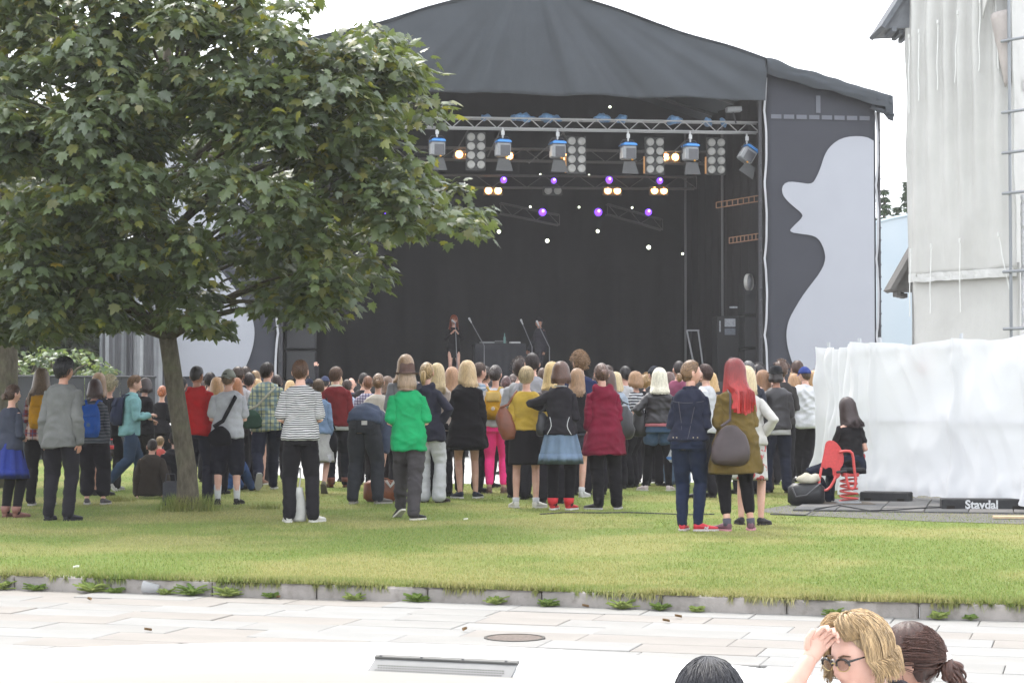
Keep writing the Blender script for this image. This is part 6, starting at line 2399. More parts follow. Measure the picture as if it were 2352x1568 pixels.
seated('boy in dark olive sitting on the grass, seen from behind', 345, 1143, 1.46, 0, ('crop', (70, 56, 50)), U('sweater', (72, 64, 58), 1, .86, ease=.03), L_('trousers', (52, 48, 48)), arms=('down', ((.10, -.05, -.26), (.14, -.05, -.44))), lean=18)
seated('small blond child in a red shirt sitting on the grass', 362, 1100, 1.28, -15, ('short', (196, 164, 122)), U('t_shirt', (206, 96, 88), .4, .86), L_('trousers', (70, 70, 80)), arms=('front', 'front'))
seated('person in dark clothes sitting behind the maple trunk', 402, 1140, 1.62, 10, ('short', (60, 48, 44)), U('jacket', (46, 46, 52), 1, .86, ease=.02), L_('jeans', (58, 66, 90)), arms=('down', 'front'))
o = empty('tote_bag', gp(392, 1163), R(8))
tag(o, 'grey bag standing on the grass left of the maple trunk', 'bag')
mb = MB().box((0, 0, .16), (.2, .12, .3), bev=.04)
mb.v = [(x + .01 * nz(x * 9, y * 9, z * 9), y + .02 * nz(x * 8, 3, z * 8), z) for x, y, z in mb.v]
mb.obj('sack', cloth((92, 92, 98)), o, True)
MB().tube([(-.06, -.05, .3), (-.05, -.05, .4), (.05, -.05, .4), (.06, -.05, .3)], .008, 6).obj('handle', cloth((92, 92, 98)), o, True)
P(id='redhoodie', label='man in a bright red hoodie with shaved head beside the maple', x=455, side=-.03, top=838, feet=1157, sex='m', rot=-6, hyaw=-20, skin=1, hair=('crop', (58, 48, 46)), up=U('hoodie', (214, 44, 48), 1, .88, hood=True, ease=.028, fold=.008), lo=L_('jeans', (56, 56, 70), w=.012), arms=('down', 'pocket'), shoes=B_SH)
P(id='whitetee', label='man in white tee, long black shorts, white socks and backwards grey cap', x=522, top=845, feet=1158, sex='m', rot=3, hyaw=-22, fat=1.06, hair=('crop', (150, 120, 92)), hat=('cap_back', cloth((160, 162, 152))), hat_h=.03, up=U('t_shirt', (214, 214, 220), .36, .87, ease=.028), lo=L_('shorts', (40, 40, 52), len=.56, w=.035), arms=('front', 'fold'), socks=(cloth((236, 236, 234)), .42), shoes=SH((34, 32, 36), (60, 58, 58)), legs=[(.03, 0, 0, 0, 0), (.03, .02, 0, -12, 0)])
slingbag(PEOPLE['whitetee'], 'black messenger bag slung over the white tee', cloth((36, 35, 40)), (-.10, -.19, .90), (.28, .10, .26), 1, .12, 'messenger_bag', cross=True, sw_=.03)
seated('person in blue denim sitting on the grass behind the white-socked man', 512, 1128, 1.5, -40, ('short', H_BR), U('shirt', (84, 116, 176), 1, .86), L_('jeans', (84, 116, 176)), arms=('front', 'front'), lean=40)
p = P(id='plaidman', label='man in a yellow and blue plaid shirt striding off with dark hair', x=612, top=832, feet=1124, sex='m', rot=14, hyaw=-35, hair=('short', (62, 48, 42), 0, .018), up=U('shirt', cloth((196, 198, 160), kind='plaid', rgb2=(110, 140, 156)), .5, .82, ease=.028, collar=True, fold=.009), lo=L_('jeans', (44, 48, 66), w=.012), arms=('down', 'front'), legs=[(.02, -.42, .16, 0, 62), (0, .18, 0, 0, 0)], shoes=SH((50, 52, 66), (214, 212, 210)), face=True)
slingbag(p, 'green messenger bag with a cream strap across the plaid shirt', cloth((62, 88, 74)), (-.20, -.16, .98), (.26, .09, .26), 1, .14, 'messenger_bag', strapm=cloth((196, 192, 172)), cross=True)
slingbag(p, 'dark navy bag hanging right of the plaid shirt', cloth((42, 44, 62)), (.22, .02, .88), (.26, .14, .34), 1, .17)
p = P(id='striped', label='man in a black and white striped tee and black jeans', x=690, top=824, feet=1199, sex='m', rot=0, hyaw=-14, fat=1.06, hair=('short', (112, 80, 58), 0, .010), up=U('t_shirt', cloth((234, 232, 230), kind='stripe', rgb2=(40, 38, 42)), .42, .90, ease=.022, fold=.004), lo=L_('jeans', (40, 38, 42), w=.010, flr=.006), arms=('front', 'front'), shoes=SH((226, 222, 214)), legs=[(.03, 0, 0, 0, 0), (.04, .0, 0, -26, 0)])
o = empty('tote_bag', gp(686, 1199) + V3(0, .05, 0), 0)
tag(o, 'white cloth tote hanging between the legs of the striped man', 'bag')
mb = MB()
mb.loft([[V3(w * math.cos(a), .05 * math.sin(a), z) for a in (2 * PI * j / 16 for j in range(16))] for w, z in ((.07, .01), (.085, .04), (.075, .16), (.05, .28), (.028, .37))])
mb.v = [(x + .012 * nz(x * 14, y * 14, z * 9), y + .012 * nz(x * 11, 4, z * 11), z) for x, y, z in mb.v]
mb.obj('sack', cloth((222, 220, 214)), o, True)
MB().tube([(0, 0, .36), (.01, .03, .48), (0, .06, .56)], .008, 6).obj('handle', cloth((222, 220, 214)), o, True)
p = P(label='woman in a light denim jacket and white dress behind the striped tee', x=733, top=868, feet=1132, sex='f', rot=6, hair=('short', (130, 104, 80)), up=U('jacket', (140, 164, 196), 1, .92, ease=.02), lo=L_('skirt', (222, 220, 220), hem=.48, flare=.12), arms=('front', 'down'), legs=[(0, .1, 0, 0, 0), (0, -.22, .08, 0, 55)], shoes=SH((120, 112, 92), (110, 104, 88)))
slingbag(p, 'black bag on the arm of the woman in light denim', cloth((38, 37, 42)), (.19, -.02, .80), (.2, .14, .34), 1)
P(id='maroonjacket', label='man in a maroon jacket with cream fleece collar', x=772, top=842, feet=1119, sex='m', rot=0, hyaw=-28, hair=('short', (118, 84, 62), 0, .02), up=U('jacket', (128, 42, 46), .85, .90, fleece=True, ease=.028, under=(cloth((225, 225, 228)), .84)), lo=L_('jeans', (38, 38, 46), w=.006, cuff=True), arms=('pocket', 'front'), shoes=SH((120, 66, 52), (80, 48, 40), .05), face=True)
P(id='bending', label='man in dark jeans and denim shirt bending over a leather bag', x=838, base=tuple(gp(836, 1157)), H=1.84, sex='m', rot=-14, lean=112, bend=(.90, 1.16), top=0, hair=('short', H_BR), up=U('shirt', (84, 94, 116), .6, .96, ease=.03), lo=L_('jeans', (62, 64, 70), w=.016, pocket=True), arms=(((.02, .06, -.29), (.02, .12, -.5)), ((.02, .06, -.29), (0, .12, -.5))), legs=[(.05, 0, 0, 0, 0), (.06, .06, 0, -22, 0)], shoes=SH((110, 106, 100), (170, 165, 158)))
o = empty('leather_bag', gp(874, 1153) + V3(0, .1, 0), R(12))
tag(o, 'tan leather bag with a white strap on the grass behind the bending man', 'bag')
mb = MB().box((0, 0, .14), (.42, .2, .27), bev=.07)
mb.v = [(x * (1.08 - .6 * max(0, z - .12)) + .012 * nz(x * 8, y * 8, z * 8), y + .02 * nz(x * 7, 2, z * 7), z) for x, y, z in mb.v]
mb.obj('pouch', leather((150, 84, 50)), o, True)
MB().tube([(-.12, -.08, .26), (-.06, -.13, .32), (.06, -.13, .30), (.13, -.09, .26)], .010, 6).obj('handle', leather((150, 84, 50)), o, True)
MB().tube([(.05, -.11, .27), (.10, -.13, .2), (.16, -.12, .27)], [(.006, .02)] * 3, 6, flat=(0, 1, 0)).obj('strap', cloth((228, 226, 220)), o, True)
P(id='green', label='man in a green t-shirt and brown trilby with long blondish hair, walking', x=938, side=-.01, top=832, feet=1192, sex='m', rot=6, hat_h=.055, hat=('trilby', plain('brown_felt', (.075, .046, .038), .95, .1, .2, 12, .3), plain('felt_band', (.08, .05, .045), .9, .1, .1, 12, 0)), hair=('bob', (168, 140, 112), .13, .012), up=U('t_shirt', (38, 176, 110), .42, .80, ease=.024, sease=.018, flare=.05, fold=.008), lo=L_('jeans', (84, 80, 82), w=.012, fold=.010), arms=('front', 'front'), legs=[(-.03, .36, .04, 16, 30), (-.05, -.18, 0, -34, 0)], shoes=SH((42, 40, 42), (224, 218, 205), .02))
P(id='whitejeans', label='woman with a blond ponytail, navy jacket and white flared jeans', x=985, side=-.07, top=830, feet=1154, sex='f', rot=-8, hair=('pony', (206, 172, 118), .17), up=U('jacket', (58, 58, 72), 1, .78, ease=.026, hood=True), lo=L_('jeans', (236, 236, 238), w=.010, flr=.03), arms=('down', 'hip'), shoes=SH((66, 54, 52), (50, 44, 42), .05))
P(id='blackcoat', label='woman in a loose black coat with a blond bob and bare legs', x=1072, top=827, feet=1144, sex='f', rot=3, hair=('bob', (220, 188, 140), .19, .02), up=U('coat', (36, 34, 37), .95, .66, flare=.16, ease=.04, fold=.008), lo=L_('skirt', (34, 32, 36), hem=.62), arms=('front', 'down'), shoes=SH((44, 48, 66), (225, 222, 220)), legs=[(-.01, 0, 0, 14, 0), (.02, 0, 0, -18, 0)])
p = P(id='pink', label='woman in hot pink leggings and white tee with a dark bun', x=1140, top=837, feet=1132, sex='f', rot=0, hair=('bun', (76, 62, 58)), up=U('t_shirt', (232, 230, 232), .4, .92, ease=.024), lo=L_('leggings', cloth((255, 66, 140), k=.95), waist=.99, len=.93), arms=('front', 'front'), shoes=SH((140, 110, 98), (120, 100, 90)), legs=[(.0, 0, 0, 0, 0), (.0, .03, 0, -10, 0)])
backpack(p, 'mustard backpack with a round badge on the woman in pink leggings', cloth((214, 160, 44)), (-.02, 1.21), (.26, .14, .40), patch=cloth((240, 220, 205)), strap=cloth((222, 186, 110)))
P(id='yellow', label='woman in a yellow sweater and black skirt with short platinum hair', x=1208, top=840, feet=1166, sex='f', rot=0, hyaw=-12, fat=1.05, hair=('short', (232, 206, 160), 0, .018), up=U('sweater', (214, 178, 76), .5, .97, ease=.024), lo=L_('skirt', (40, 37, 40), hem=.54, flare=.06, ease=.02), arms=('front', 'face'), socks=(cloth((238, 238, 242)), .10), shoes=SH((228, 224, 216)), legs=[(.03, .02, 0, 10, 0), (.03, 0, 0, -26, 0)])
slingbag(PEOPLE['yellow'], 'brown leather shoulder bag of the woman in yellow', leather((148, 84, 58)), (-.245, -.06, 1.06), (.24, .16, .42), -1, -.12, slouch=.25)
P(id='blazer', label='woman in a black blazer with white piping, denim skirt and red high-tops', x=1288, top=829, feet=1171, sex='f', rot=-2, hair=('bob', (98, 66, 52), .115, .02), up=U('blazer', (50, 47, 52), .95, .90, ease=.024, piping=True, flare=.12), lo=L_('skirt', (132, 152, 176), hem=.55, flare=.20, pleat=.075, waist=1.0, m2=cloth((32, 30, 34))), arms=('wing', 'front'), shoes=SH((214, 44, 54), (236, 232, 228), .045), legs=[(0, 0, 0, -14, 0), (.0, .02, 0, -10, 0)])
slingbag(PEOPLE['blazer'], 'black handbag under the left arm of the woman in the blazer', leather((44, 42, 46)), (-.215, .03, 1.02), (.16, .16, .28), -1, -.12)
p = P(id='maroon', label='woman in a maroon hooded jacket and black trousers with a bun', x=1390, side=-.06, top=832, feet=1170, sex='f', rot=4, hyaw=8, fat=1.05, hair=('bun', (126, 94, 80)), up=U('jacket', (134, 34, 60), .72, .67, hood=True, flare=.13, ease=.032, fold=.009), lo=L_('trousers', (36, 34, 38), w=.014), arms=('down', 'front'), legs=[(-.02, 0, 0, 40, 0), (.05, .06, 0, -6, 0)], shoes=SH((44, 40, 44), (200, 196, 194)))
slingbag(p, 'black shoulder bag on the right of the maroon jacket', leather((46, 44, 48)), (.235, .0, 1.05), (.22, .16, .42), 1, .13)
P(id='platinum', label='woman with platinum hair, black leather jacket, denim shorts and black tights', x=1513, top=845, feet=1127, sex='f', rot=-4, fat=1.12, hair=('long', (248, 240, 216), .22, .026), up=U('jacket', leather((46, 42, 46)), 1, .985, ease=.03, under=(cloth((226, 140, 150)), .93)), lo=L_('shorts', (84, 108, 138), len=.22, w=.016, waist=1.0, tights=cloth((32, 30, 34))), arms=('hip', 'front'), legs=[(.10, 0, 0, 22, 0), (.05, .0, 0, -6, 0)], shoes=SH((232, 214, 214)))
for _ in (1,):   # black tights under the shorts
    q = PEOPLE['platinum']
slingbag(q, 'black bag on the left hip of the platinum-haired woman', leather((40, 37, 40)), (-.27, -.02, 1.0), (.22, .15, .44), -1, -.13)
P(id='denim', label='woman in a dark denim jacket and red sneakers talking to the red-haired woman', x=1582, side=.02, top=825, feet=1219, sex='f', rot=-14, hyaw=-58, fat=1.06, hair=('updo', (158, 122, 88)), up=U('jacket', (48, 51, 68), 1, .93, ease=.024, collar=True, seams=(104, 100, 104)), lo=L_('jeans', (42, 51, 76), w=.004), arms=('front', 'front'), face=True, glasses=False, legs=[(-.03, 0, 0, -5, 0), (.0, 0, 0, -55, 0)], shoes=SH((206, 52, 66), (226, 210, 212)))
P(id='redhair', label='woman with long bright red hair, olive coat and black leggings', x=1690, side=-.02, top=821, feet=1219, sex='f', rot=6, hyaw=38, fat=1.06, hair=('long', (136, 46, 46), .40, .016, (232, 56, 52)), up=U('coat', (122, 102, 58), .95, .60, flare=.16, ease=.03, fold=.009), lo=L_('leggings', (34, 32, 36), len=.86), arms=('front', 'front'), sunhair=True, face=True, socks=(cloth((108, 104, 116)), .10), legs=[(-.0, -.02, 0, 30, 0), (.07, .03, 0, -6, 0)], shoes=SH((120, 80, 92), (214, 150, 160)))
slingbag(PEOPLE['redhair'], 'large dark brown leather bag hanging on the olive coat', leather((74, 58, 60)), (-.10, -.215, .88), (.38, .15, .42), -1, -.09)
P(id='floral', label='woman with a blond bob, white cardigan and floral skirt behind the red hair', x=1722, side=-.05, top=839, feet=1205, sex='f', rot=-12, hyaw=20, hair=('bob', (226, 204, 162), .17, .018), up=U('cardigan', (228, 224, 218), 1, .90, ease=.024), lo=L_('skirt', cloth((232, 230, 226), kind='floral', rgb2=(206, 92, 96)), hem=.50, flare=.05), arms=('front', 'hip'), shoes=SH((48, 42, 48), (60, 54, 56)))
P(id='hatman', label='man in a black hat and black leather jacket with a white shirt tail', x=1786, top=841, feet=1132, sex='m', rot=4, skin=1, hat_h=.03, hat=('bowler', plain('black_felt', (.018, .018, .02), .95, .1, .2, 12, .3), plain('black_band', (.012, .012, .012), .7, .2, .1, 12, 0)), hair=('bob', (60, 52, 50), .06, .008), up=U('jacket', leather((58, 54, 58)), 1, .90, ease=.026, under=(cloth((232, 230, 228)), .82)), lo=L_('jeans', (52, 56, 74), w=.012), arms=('fold', 'fold'), shoes=SH((86, 76, 72), (70, 64, 60)))
P(id='whiteshirt', label='man in a loose white shirt and blue cap', x=1853, side=.0, top=840, feet=1107, sex='m', rot=8, hyaw=20, fat=1.04, hat=('cap', cloth((62, 78, 146))), hat_h=.03, hair=('crop', (110, 84, 66)), up=U('shirt', (236, 236, 238), .7, .84, ease=.05, flare=.08, collar=True, fold=.012), lo=L_('trousers', (40, 38, 42), w=.022), arms=('front', 'front'), legs=[(-.06, .12, 0, 20, 0), (-.12, -.05, 0, -10, 0)], shoes=B_SH)
# --- on the spring rider
P(id='rider', label='woman in black sitting on the red spring rider, long dark hair', x=1950, base=(rb.x + .06, rb.y + .06, 0), H=1.72, sex='f', rot=14, drop=.40, lean=10, hyaw=24, hpitch=-6, legs=[(.10, .20, 0, 30, 0), (-.2, .42, 0, 20, 0)], pole=((-1.2, .6, .3), (-.5, 1, .5)), hair=('long', (64, 46, 44), .25), up=U('t_shirt', (44, 42, 44), .3, .80, ease=.006, topz=1.37), lo=L_('jeans', (46, 52, 68), w=.008), arms=('face', 'front'), shoes=SH((214, 210, 202)))
bb = gp(1856, 1163)
o = empty('handbag', bb + V3(0, .15, 0), R(-6))
tag(o, 'black handbag on the grass with a cream cloth stuffed in its top', 'bag')
mb = MB().box((0, 0, .15), (.44, .24, .29), bev=.08)
mb.v = [(x * (1.0 + .25 * max(0, .15 - z)) + .02 * nz(x * 8, y * 8, z * 8), y + .03 * nz(x * 7, 2, z * 7), z * .95 + .02 * nz(x * 6, y * 6, 3)) for x, y, z in mb.v]
mb.obj('pouch', leather((34, 33, 36)), o, True)
MB().tube([(-.17, -.11, .22), (-.13, -.15, .12), (0, -.15, .14), (.12, -.13, .24), (.17, -.1, .28)], .011, 6).obj('handle', leather((96, 94, 96)), o, True)
o2 = MB().ball((0, 0, 0), (.15, .09, .07), 16, 10)
o2.v = [(x + .03 * nz(x * 16, y * 16, z * 16), y + .02 * nz(x * 12, 7, z * 12), z + .03 * nz(x * 14, y * 14, 9)) for x, y, z in o2.v]
oc = o2.obj('cloth', cloth((222, 214, 194)), None, True)
oc.location = bb + V3(.03, .14, .33)
tag(oc, 'crumpled cream cloth on top of the black handbag', 'cloth')

# white letter on the red sneaker, white discs on the red high-tops
sh2 = [c for c in PEOPLE['denim']['root'].children if c.name.startswith('shoe')][-1]
mb = MB()
for a_, b_ in (((.0, .018), (.008, .050)), ((.008, .050), (.030, .022)), ((.030, .022), (.038, .054))):
    d_ = Vector((b_[0] - a_[0], b_[1] - a_[1])).normalized() * .005
    n_ = Vector((-d_.y, d_.x))
    mb.add([(.0475, -.0 + p_[0] + q_ * n_.x + .03, p_[1] + q_ * n_.y) for p_, q_ in ((a_, -1), (b_, -1), (b_, 1), (a_, 1))], [(0, 1, 2, 3)])
mb.obj('letter', cloth((240, 238, 238)), sh2)
for c in [c for c in PEOPLE['blazer']['root'].children if c.name.startswith('shoe')]:
    MB().ball((-.048, -.028, .118), (.004, .016, .016), 10, 6).obj('badge', cloth((236, 234, 234)), c, True)
# dark cola bottle with a red label held low behind the blue backpack
o = empty('cola_bottle', at(256, 1047, 26.3))
tag(o, 'cola bottle with a red label held low right of the blue backpack', 'bottle')
def lathe(pr, n_=14):
    return MB().loft([[(r * math.cos(2 * PI * j / n_), r * math.sin(2 * PI * j / n_), z) for j in range(n_)] for r, z in pr])
lathe([(.026, 0), (.031, .01), (.031, .06), (.027, .08), (.031, .10), (.030, .15), (.013, .20), (.012, .225)]).obj('bottle_body', plain('cola_dark', (.02, .012, .01), .2, .5, .1, 5, 0), o, True)
lathe([(.0325, .095), (.0325, .145)]).obj('bottle_label', plain('label_red', (.5, .03, .03), .5, .4, .1, 5, 0), o, True)
lathe([(.0145, .215), (.0145, .235)]).obj('bottle_cap', plain('cap_red', (.45, .03, .03), .5, .4, .1, 5, 0), o, True)
# --- second rows, feet partly seen
def B(label, x, top, Z, sex, hair, up, lo=(44, 42, 48), arms=('front', 'front'), **kw):
    kw.setdefault('near', Z < 26)
    return P(label=label, x=x, top=top, Z=Z, sex=sex, hair=hair, up=up if isinstance(up, dict) else U('t_shirt', up), lo=lo if isinstance(lo, dict) else L_('jeans', lo), arms=arms, shoes=kw.pop('shoes', B_SH), group=GRB, **kw)
T = lambda rgb, sl=.38, **kw: U('t_shirt', rgb, sl, .86, **kw)
J = lambda rgb, **kw: U('jacket', rgb, 1, .86, **kw)
B('man with black hair half hidden left of the red hoodie', 419, 864, 29, 'm', ('short', (34, 32, 34)), J((40, 38, 42)))
B('balding man just right of the red hoodie', 462, 871, 38, 'm', ('crop', (110, 84, 72)), J((70, 64, 66)))
B('man with dark hair and blue shirt left of the grey cap', 484, 855, 31, 'm', ('short', (62, 46, 46), 0, .02), T((72, 112, 180)))
B('woman with long ginger-blond hair left of the grey cap', 497, 864, 27, 'f', ('long', (186, 142, 96), .22), J((80, 60, 60)))
B('woman with long ginger hair just right of the grey cap', 543, 865, 28.5, 'f', ('long', (184, 118, 72), .2), T((60, 50, 52)))
B('man with brown hair and pale collar behind the ginger hair', 548, 842, 29.5, 'm', ('short', (98, 76, 60), 0, .02), T((216, 210, 212)))
B('man with brown hair, second behind the grey cap', 563, 841, 31, 'm', ('short', (88, 66, 54), 0, .018), J((66, 62, 66)))
B('man in a white tee with dark hair left of the plaid shirt', 572, 855, 29.6, 'm', ('short', (72, 52, 46), 0, .018), T((232, 230, 238)))
B('blond woman with bare legs half hidden by the plaid shirt', 587, 868, 30, 'f', ('bob', (224, 186, 132), .14), J((60, 60, 66)), L_('shorts', (60, 56, 60), len=.2), shoes=SH((150, 110, 90)))
B('man with blond crop above the plaid shoulder', 588, 849, 31, 'm', ('crop', (206, 166, 120)), T((120, 110, 110)))
B('man with greyish brown hair right of the plaid collar', 635, 860, 31, 'm', ('short', (92, 74, 70), 0, .02), J((84, 86, 100)))
B('blond woman left of the striped tee', 664, 872, 36, 'f', ('bob', (220, 182, 128), .14), T((150, 140, 130)))
B('person in a navy cap right of the striped tee', 712, 868, 40, 'm', ('crop', (70, 60, 56)), J((60, 60, 66)), hat=('cap', cloth((46, 50, 66))))
B('grey-blond woman far back beside the striped tee', 724, 874, 44, 'f', ('bob', (176, 156, 132), .1), T((150, 148, 150)))
B('person in a dark blue cap left of the fleece collar', 747, 863, 40, 'm', ('crop', (60, 52, 50)), J((50, 54, 70)), hat=('cap', cloth((70, 76, 104))))
B('light brown head low beside the maroon jacket', 741, 876, 45, 'f', ('bun', (160, 128, 96)), T((150, 120, 110)))
B('man in a light blue checked shirt right of the maroon jacket', 798, 870, 31, 'm', ('short', (94, 72, 60)), U('shirt', cloth((150, 170, 206), kind='check', rgb2=(214, 220, 232)), .5, .86))
B('bald man in a navy shirt', 806, 866, 37, 'm', ('bald', H_BR), J((54, 66, 108)))
B('man with dark hair behind the bald man', 835, 856, 33, 'm', ('short', (66, 52, 48), 0, .018), J((58, 54, 56)))
B('man in a purple plaid shirt with reddish hair', 843, 861, 30, 'm', ('crop', (172, 116, 84)), U('shirt', cloth((214, 208, 222), kind='check', rgb2=(70, 50, 104)), .9, .86))
B('woman with a light brown bun and cream sleeveless blouse', 866, 856, 27.5, 'f', ('bun', (156, 118, 84)), U('blouse', (228, 218, 204), .12, .88, ease=.03), (50, 46, 50), near=True)
B('woman with brown hair right of the cream blouse', 889, 862, 33, 'f', ('long', (120, 92, 72), .16), T((110, 96, 90)))
B('tall long-haired person in grey behind the trilby', 932, 813, 25.6, 'm', ('long', (168, 136, 104), .2), T((150, 150, 154), .5), near=True)
B('person with brown hair low left of the green tee', 903, 868, 40, 'm', ('short', (110, 84, 66)), J((90, 84, 84)))
B('woman with long straight blond hair left of the black coat', 1007, 832, 26.4, 'f', ('long', (216, 190, 140), .26), T((206, 190, 176), .2), near=True)
B('woman with strawberry blond hair left of the black coat', 1037, 841, 27.2, 'f', ('long', (196, 150, 112), .24), T((170, 120, 100), .2), near=True)
B('man in dark glasses looking right behind the black coat', 1095, 831, 27.5, 'm', ('short', (112, 88, 76)), U('t_shirt', cloth((222, 226, 232), kind='finestripe', rgb2=(150, 180, 206)), .4, .86), rot=-60, glasses=True, face=True, near=True)
B('man with dark hair left of the dark bun', 1111, 841, 29, 'm', ('short', (74, 58, 54), 0, .018), T((130, 140, 160)), rot=-30, glasses=True)
B('man with curly dark hair left of the tall grey tee', 1195, 825, 26, 'm', ('curly', (82, 58, 50), 0, .03), T((190, 190, 192)))
B('tall man in a grey tee above the yellow sweater', 1224, 809, 25.5, 'm', ('short', (76, 64, 62), 0, .010), T((186, 184, 190), .4), (46, 44, 50), hyaw=14, near=True)
B('person with reddish dark hair right of the dark bun', 1165, 862, 34, 'f', ('bun', (106, 62, 60)), T((150, 160, 190)))
B('person with brown updo right of the white tee and yellow backpack', 1178, 858, 37, 'f', ('bun', (110, 84, 76)), T((160, 180, 210)))
B('man with cropped brown hair behind the yellow sweater', 1246, 843, 31, 'm', ('crop', (128, 98, 80)), T((160, 150, 150)))
B('blond woman behind the brown bob of the blazer', 1268, 829, 24.6, 'f', ('long', (222, 190, 130), .2), T((150, 140, 140)), near=True)
B('woman with long light brown hair and black top, white sneakers', 1322, 844, 26.2, 'f', ('long', (166, 128, 92), .24), U('top', (44, 42, 46), .3, .88), L_('shorts', (84, 86, 100), len=.24), near=True, shoes=W_SH, socks=(cloth((240, 240, 240)), .12))
B('tall blond man in a navy tee behind the maroon jacket', 1333, 809, 26.8, 'm', ('curly', (178, 136, 94), 0, .022), T((52, 62, 98), .4), rot=-6, hyaw=20, near=True)
B('head of brown hair behind the maroon bun', 1394, 837, 30, 'm', ('short', (96, 70, 60)), J((60, 56, 60)))
B('woman with long dark brown hair right of the maroon bun', 1398, 848, 27, 'f', ('long', (92, 66, 56), .22), T((180, 186, 196), .3))
B('pale blond woman in a light blue tee', 1414, 852, 28.6, 'f', ('long', (226, 202, 158), .14), T((196, 208, 222), .4))
B('man in a white t-shirt with short dark hair', 1434, 840, 30.2, 'm', ('crop', (52, 42, 42), 0, .012), T((232, 230, 230), .4, ease=.012), L_('trousers', (40, 38, 42), w=.014), near=True, arms=('front', 'front'))
B('woman with light brown bob looking left', 1461, 851, 29, 'f', ('bob', (184, 142, 104), .1), U('t_shirt', cloth((230, 230, 232), kind='finestripe', rgb2=(50, 50, 60)), .3, .86), rot=70, face=True)
B('woman with curly blond hair left of the platinum hair', 1484, 860, 31, 'f', ('curly', (216, 172, 112), 0, .03), T((206, 160, 130), .3))
B('person in a black and white cap behind the platinum hair', 1505, 840, 29.6, 'm', ('crop', (60, 54, 54)), J((56, 54, 58)), hat=('cap', cloth((60, 62, 70))))
B('woman with brown hair right of the platinum hair', 1534, 852, 30, 'f', ('bob', (112, 84, 76), .12), J((64, 52, 76)))
B('man in a mauve shirt with cropped dark hair', 1557, 827, 29.3, 'm', ('crop', (70, 56, 54)), T((156, 86, 112), .5), L_('jeans', (110, 134, 164), w=.02), near=True, hyaw=20)
B('man in sunglasses facing left between denim jacket and red hair', 1622, 835, 26, 'm', ('short', (92, 64, 56), 0, .014), T((232, 232, 234)), rot=70, glasses=True, face=True, near=True)
B('blond woman with pinned hair left of the red hair', 1634, 853, 28, 'f', ('wavy', (228, 186, 124), .15), T((222, 190, 170), .2))
B('grey-haired man behind the blond bob', 1719, 828, 27, 'm', ('short', (134, 132, 134), 0, .014), J((70, 72, 84)), hyaw=-10)
B('person with dark messy hair right of the blond bob', 1744, 836, 29, 'm', ('curly', (62, 52, 54), 0, .022), J((60, 62, 80)))
B('woman with long light brown hair looking left beside the black hat', 1756, 848, 27.5, 'f', ('long', (176, 130, 94), .24), U('top', (44, 42, 44), .3, .86), L_('jeans', (90, 76, 72)), rot=30, near=True)
B('person with tall curly brown hair behind the black hat', 1797, 831, 30, 'm', ('curly', (126, 90, 70), 0, .036), J((70, 66, 66)))
B('man with brown hair above the blue cap', 1834, 828, 32, 'm', ('short', (112, 78, 64), 0, .018), J((150, 140, 130)))
B('woman with fair hair left of the blue cap', 1827, 846, 32.5, 'f', ('bob', (188, 152, 112), .14), T((216, 206, 170)))
B('blond woman with long hair touching the white shirt, left of it', 1825, 856, 31.8, 'f', ('long', (190, 146, 104), .2), T((216, 200, 190)))
B('blond woman just right of the blue cap', 1870, 849, 32, 'f', ('long', (212, 170, 120), .18), T((150, 150, 170)))
B('man in a brown checked shirt with short dark hair by the fence', 1893, 840, 31.8, 'm', ('crop', (84, 66, 60), 0, .01), U('shirt', cloth((216, 206, 206), kind='check', rgb2=(110, 70, 76)), .9, .86), L_('jeans', (110, 136, 180)))
B('person with reddish curly hair at the fence corner', 1889, 829, 33, 'f', ('curly', (128, 76, 56), 0, .022), J((70, 70, 76)))
B('woman with blond hair low behind the fleece-collar man', 775, 858, 41, 'f', ('bob', (210, 176, 130), .1), T((190, 180, 180)))
B('man waving one arm at the left side of the stage front', 700, 852, 46, 'm', ('short', (60, 50, 48)), J((46, 44, 48)), arms=('down', 'raise'))
B('dark head far back between the cream blouse and the trilby', 915, 874, 44, 'm', ('short', (70, 56, 52)), J((60, 58, 60)))
B('sandy head far back right of the blond ponytail', 1056, 868, 44, 'm', ('short', (160, 126, 96)), T((150, 150, 160)))
B('pink-shirted person far back right of the dark bun', 1183, 872, 45, 'f', ('bob', (130, 86, 74), .1), T((206, 130, 130)))
B('brown head far back left of the white t-shirt', 1372, 856, 38, 'm', ('short', (110, 82, 68)), J((72, 68, 70)))
B('red-haired head far back beside the mauve shirt', 1588, 852, 36, 'f', ('bob', (150, 90, 66), .1), T((190, 180, 180)))
B('dark head far back right of the light brown long hair', 1775, 850, 38, 'm', ('short', (84, 62, 58)), T((150, 110, 110)))
# white plastic bag carried beside the denim jacket
o = empty('plastic_bag', at(1549, 1032, 28) , 0)
tag(o, 'white and blue plastic bag held behind the denim jacket', 'bag')
mb = MB()
mb.loft([[V3(w * math.cos(a), .07 * math.sin(a), z) for a in (2 * PI * j / 14 for j in range(14))] for w, z in ((.10, -.18), (.13, -.14), (.11, 0), (.05, .14), (.02, .24))])
mb.obj('sack', cloth((232, 232, 236)), o, True)
mb = MB()
mb.loft([[V3(w * math.cos(a), .072 * math.sin(a), z) for a in (2 * PI * j / 14 for j in range(14))] for w, z in ((.134, -.14), (.128, -.10))], cap=False)
mb.obj('blue_band', cloth((110, 160, 230)), o, True)

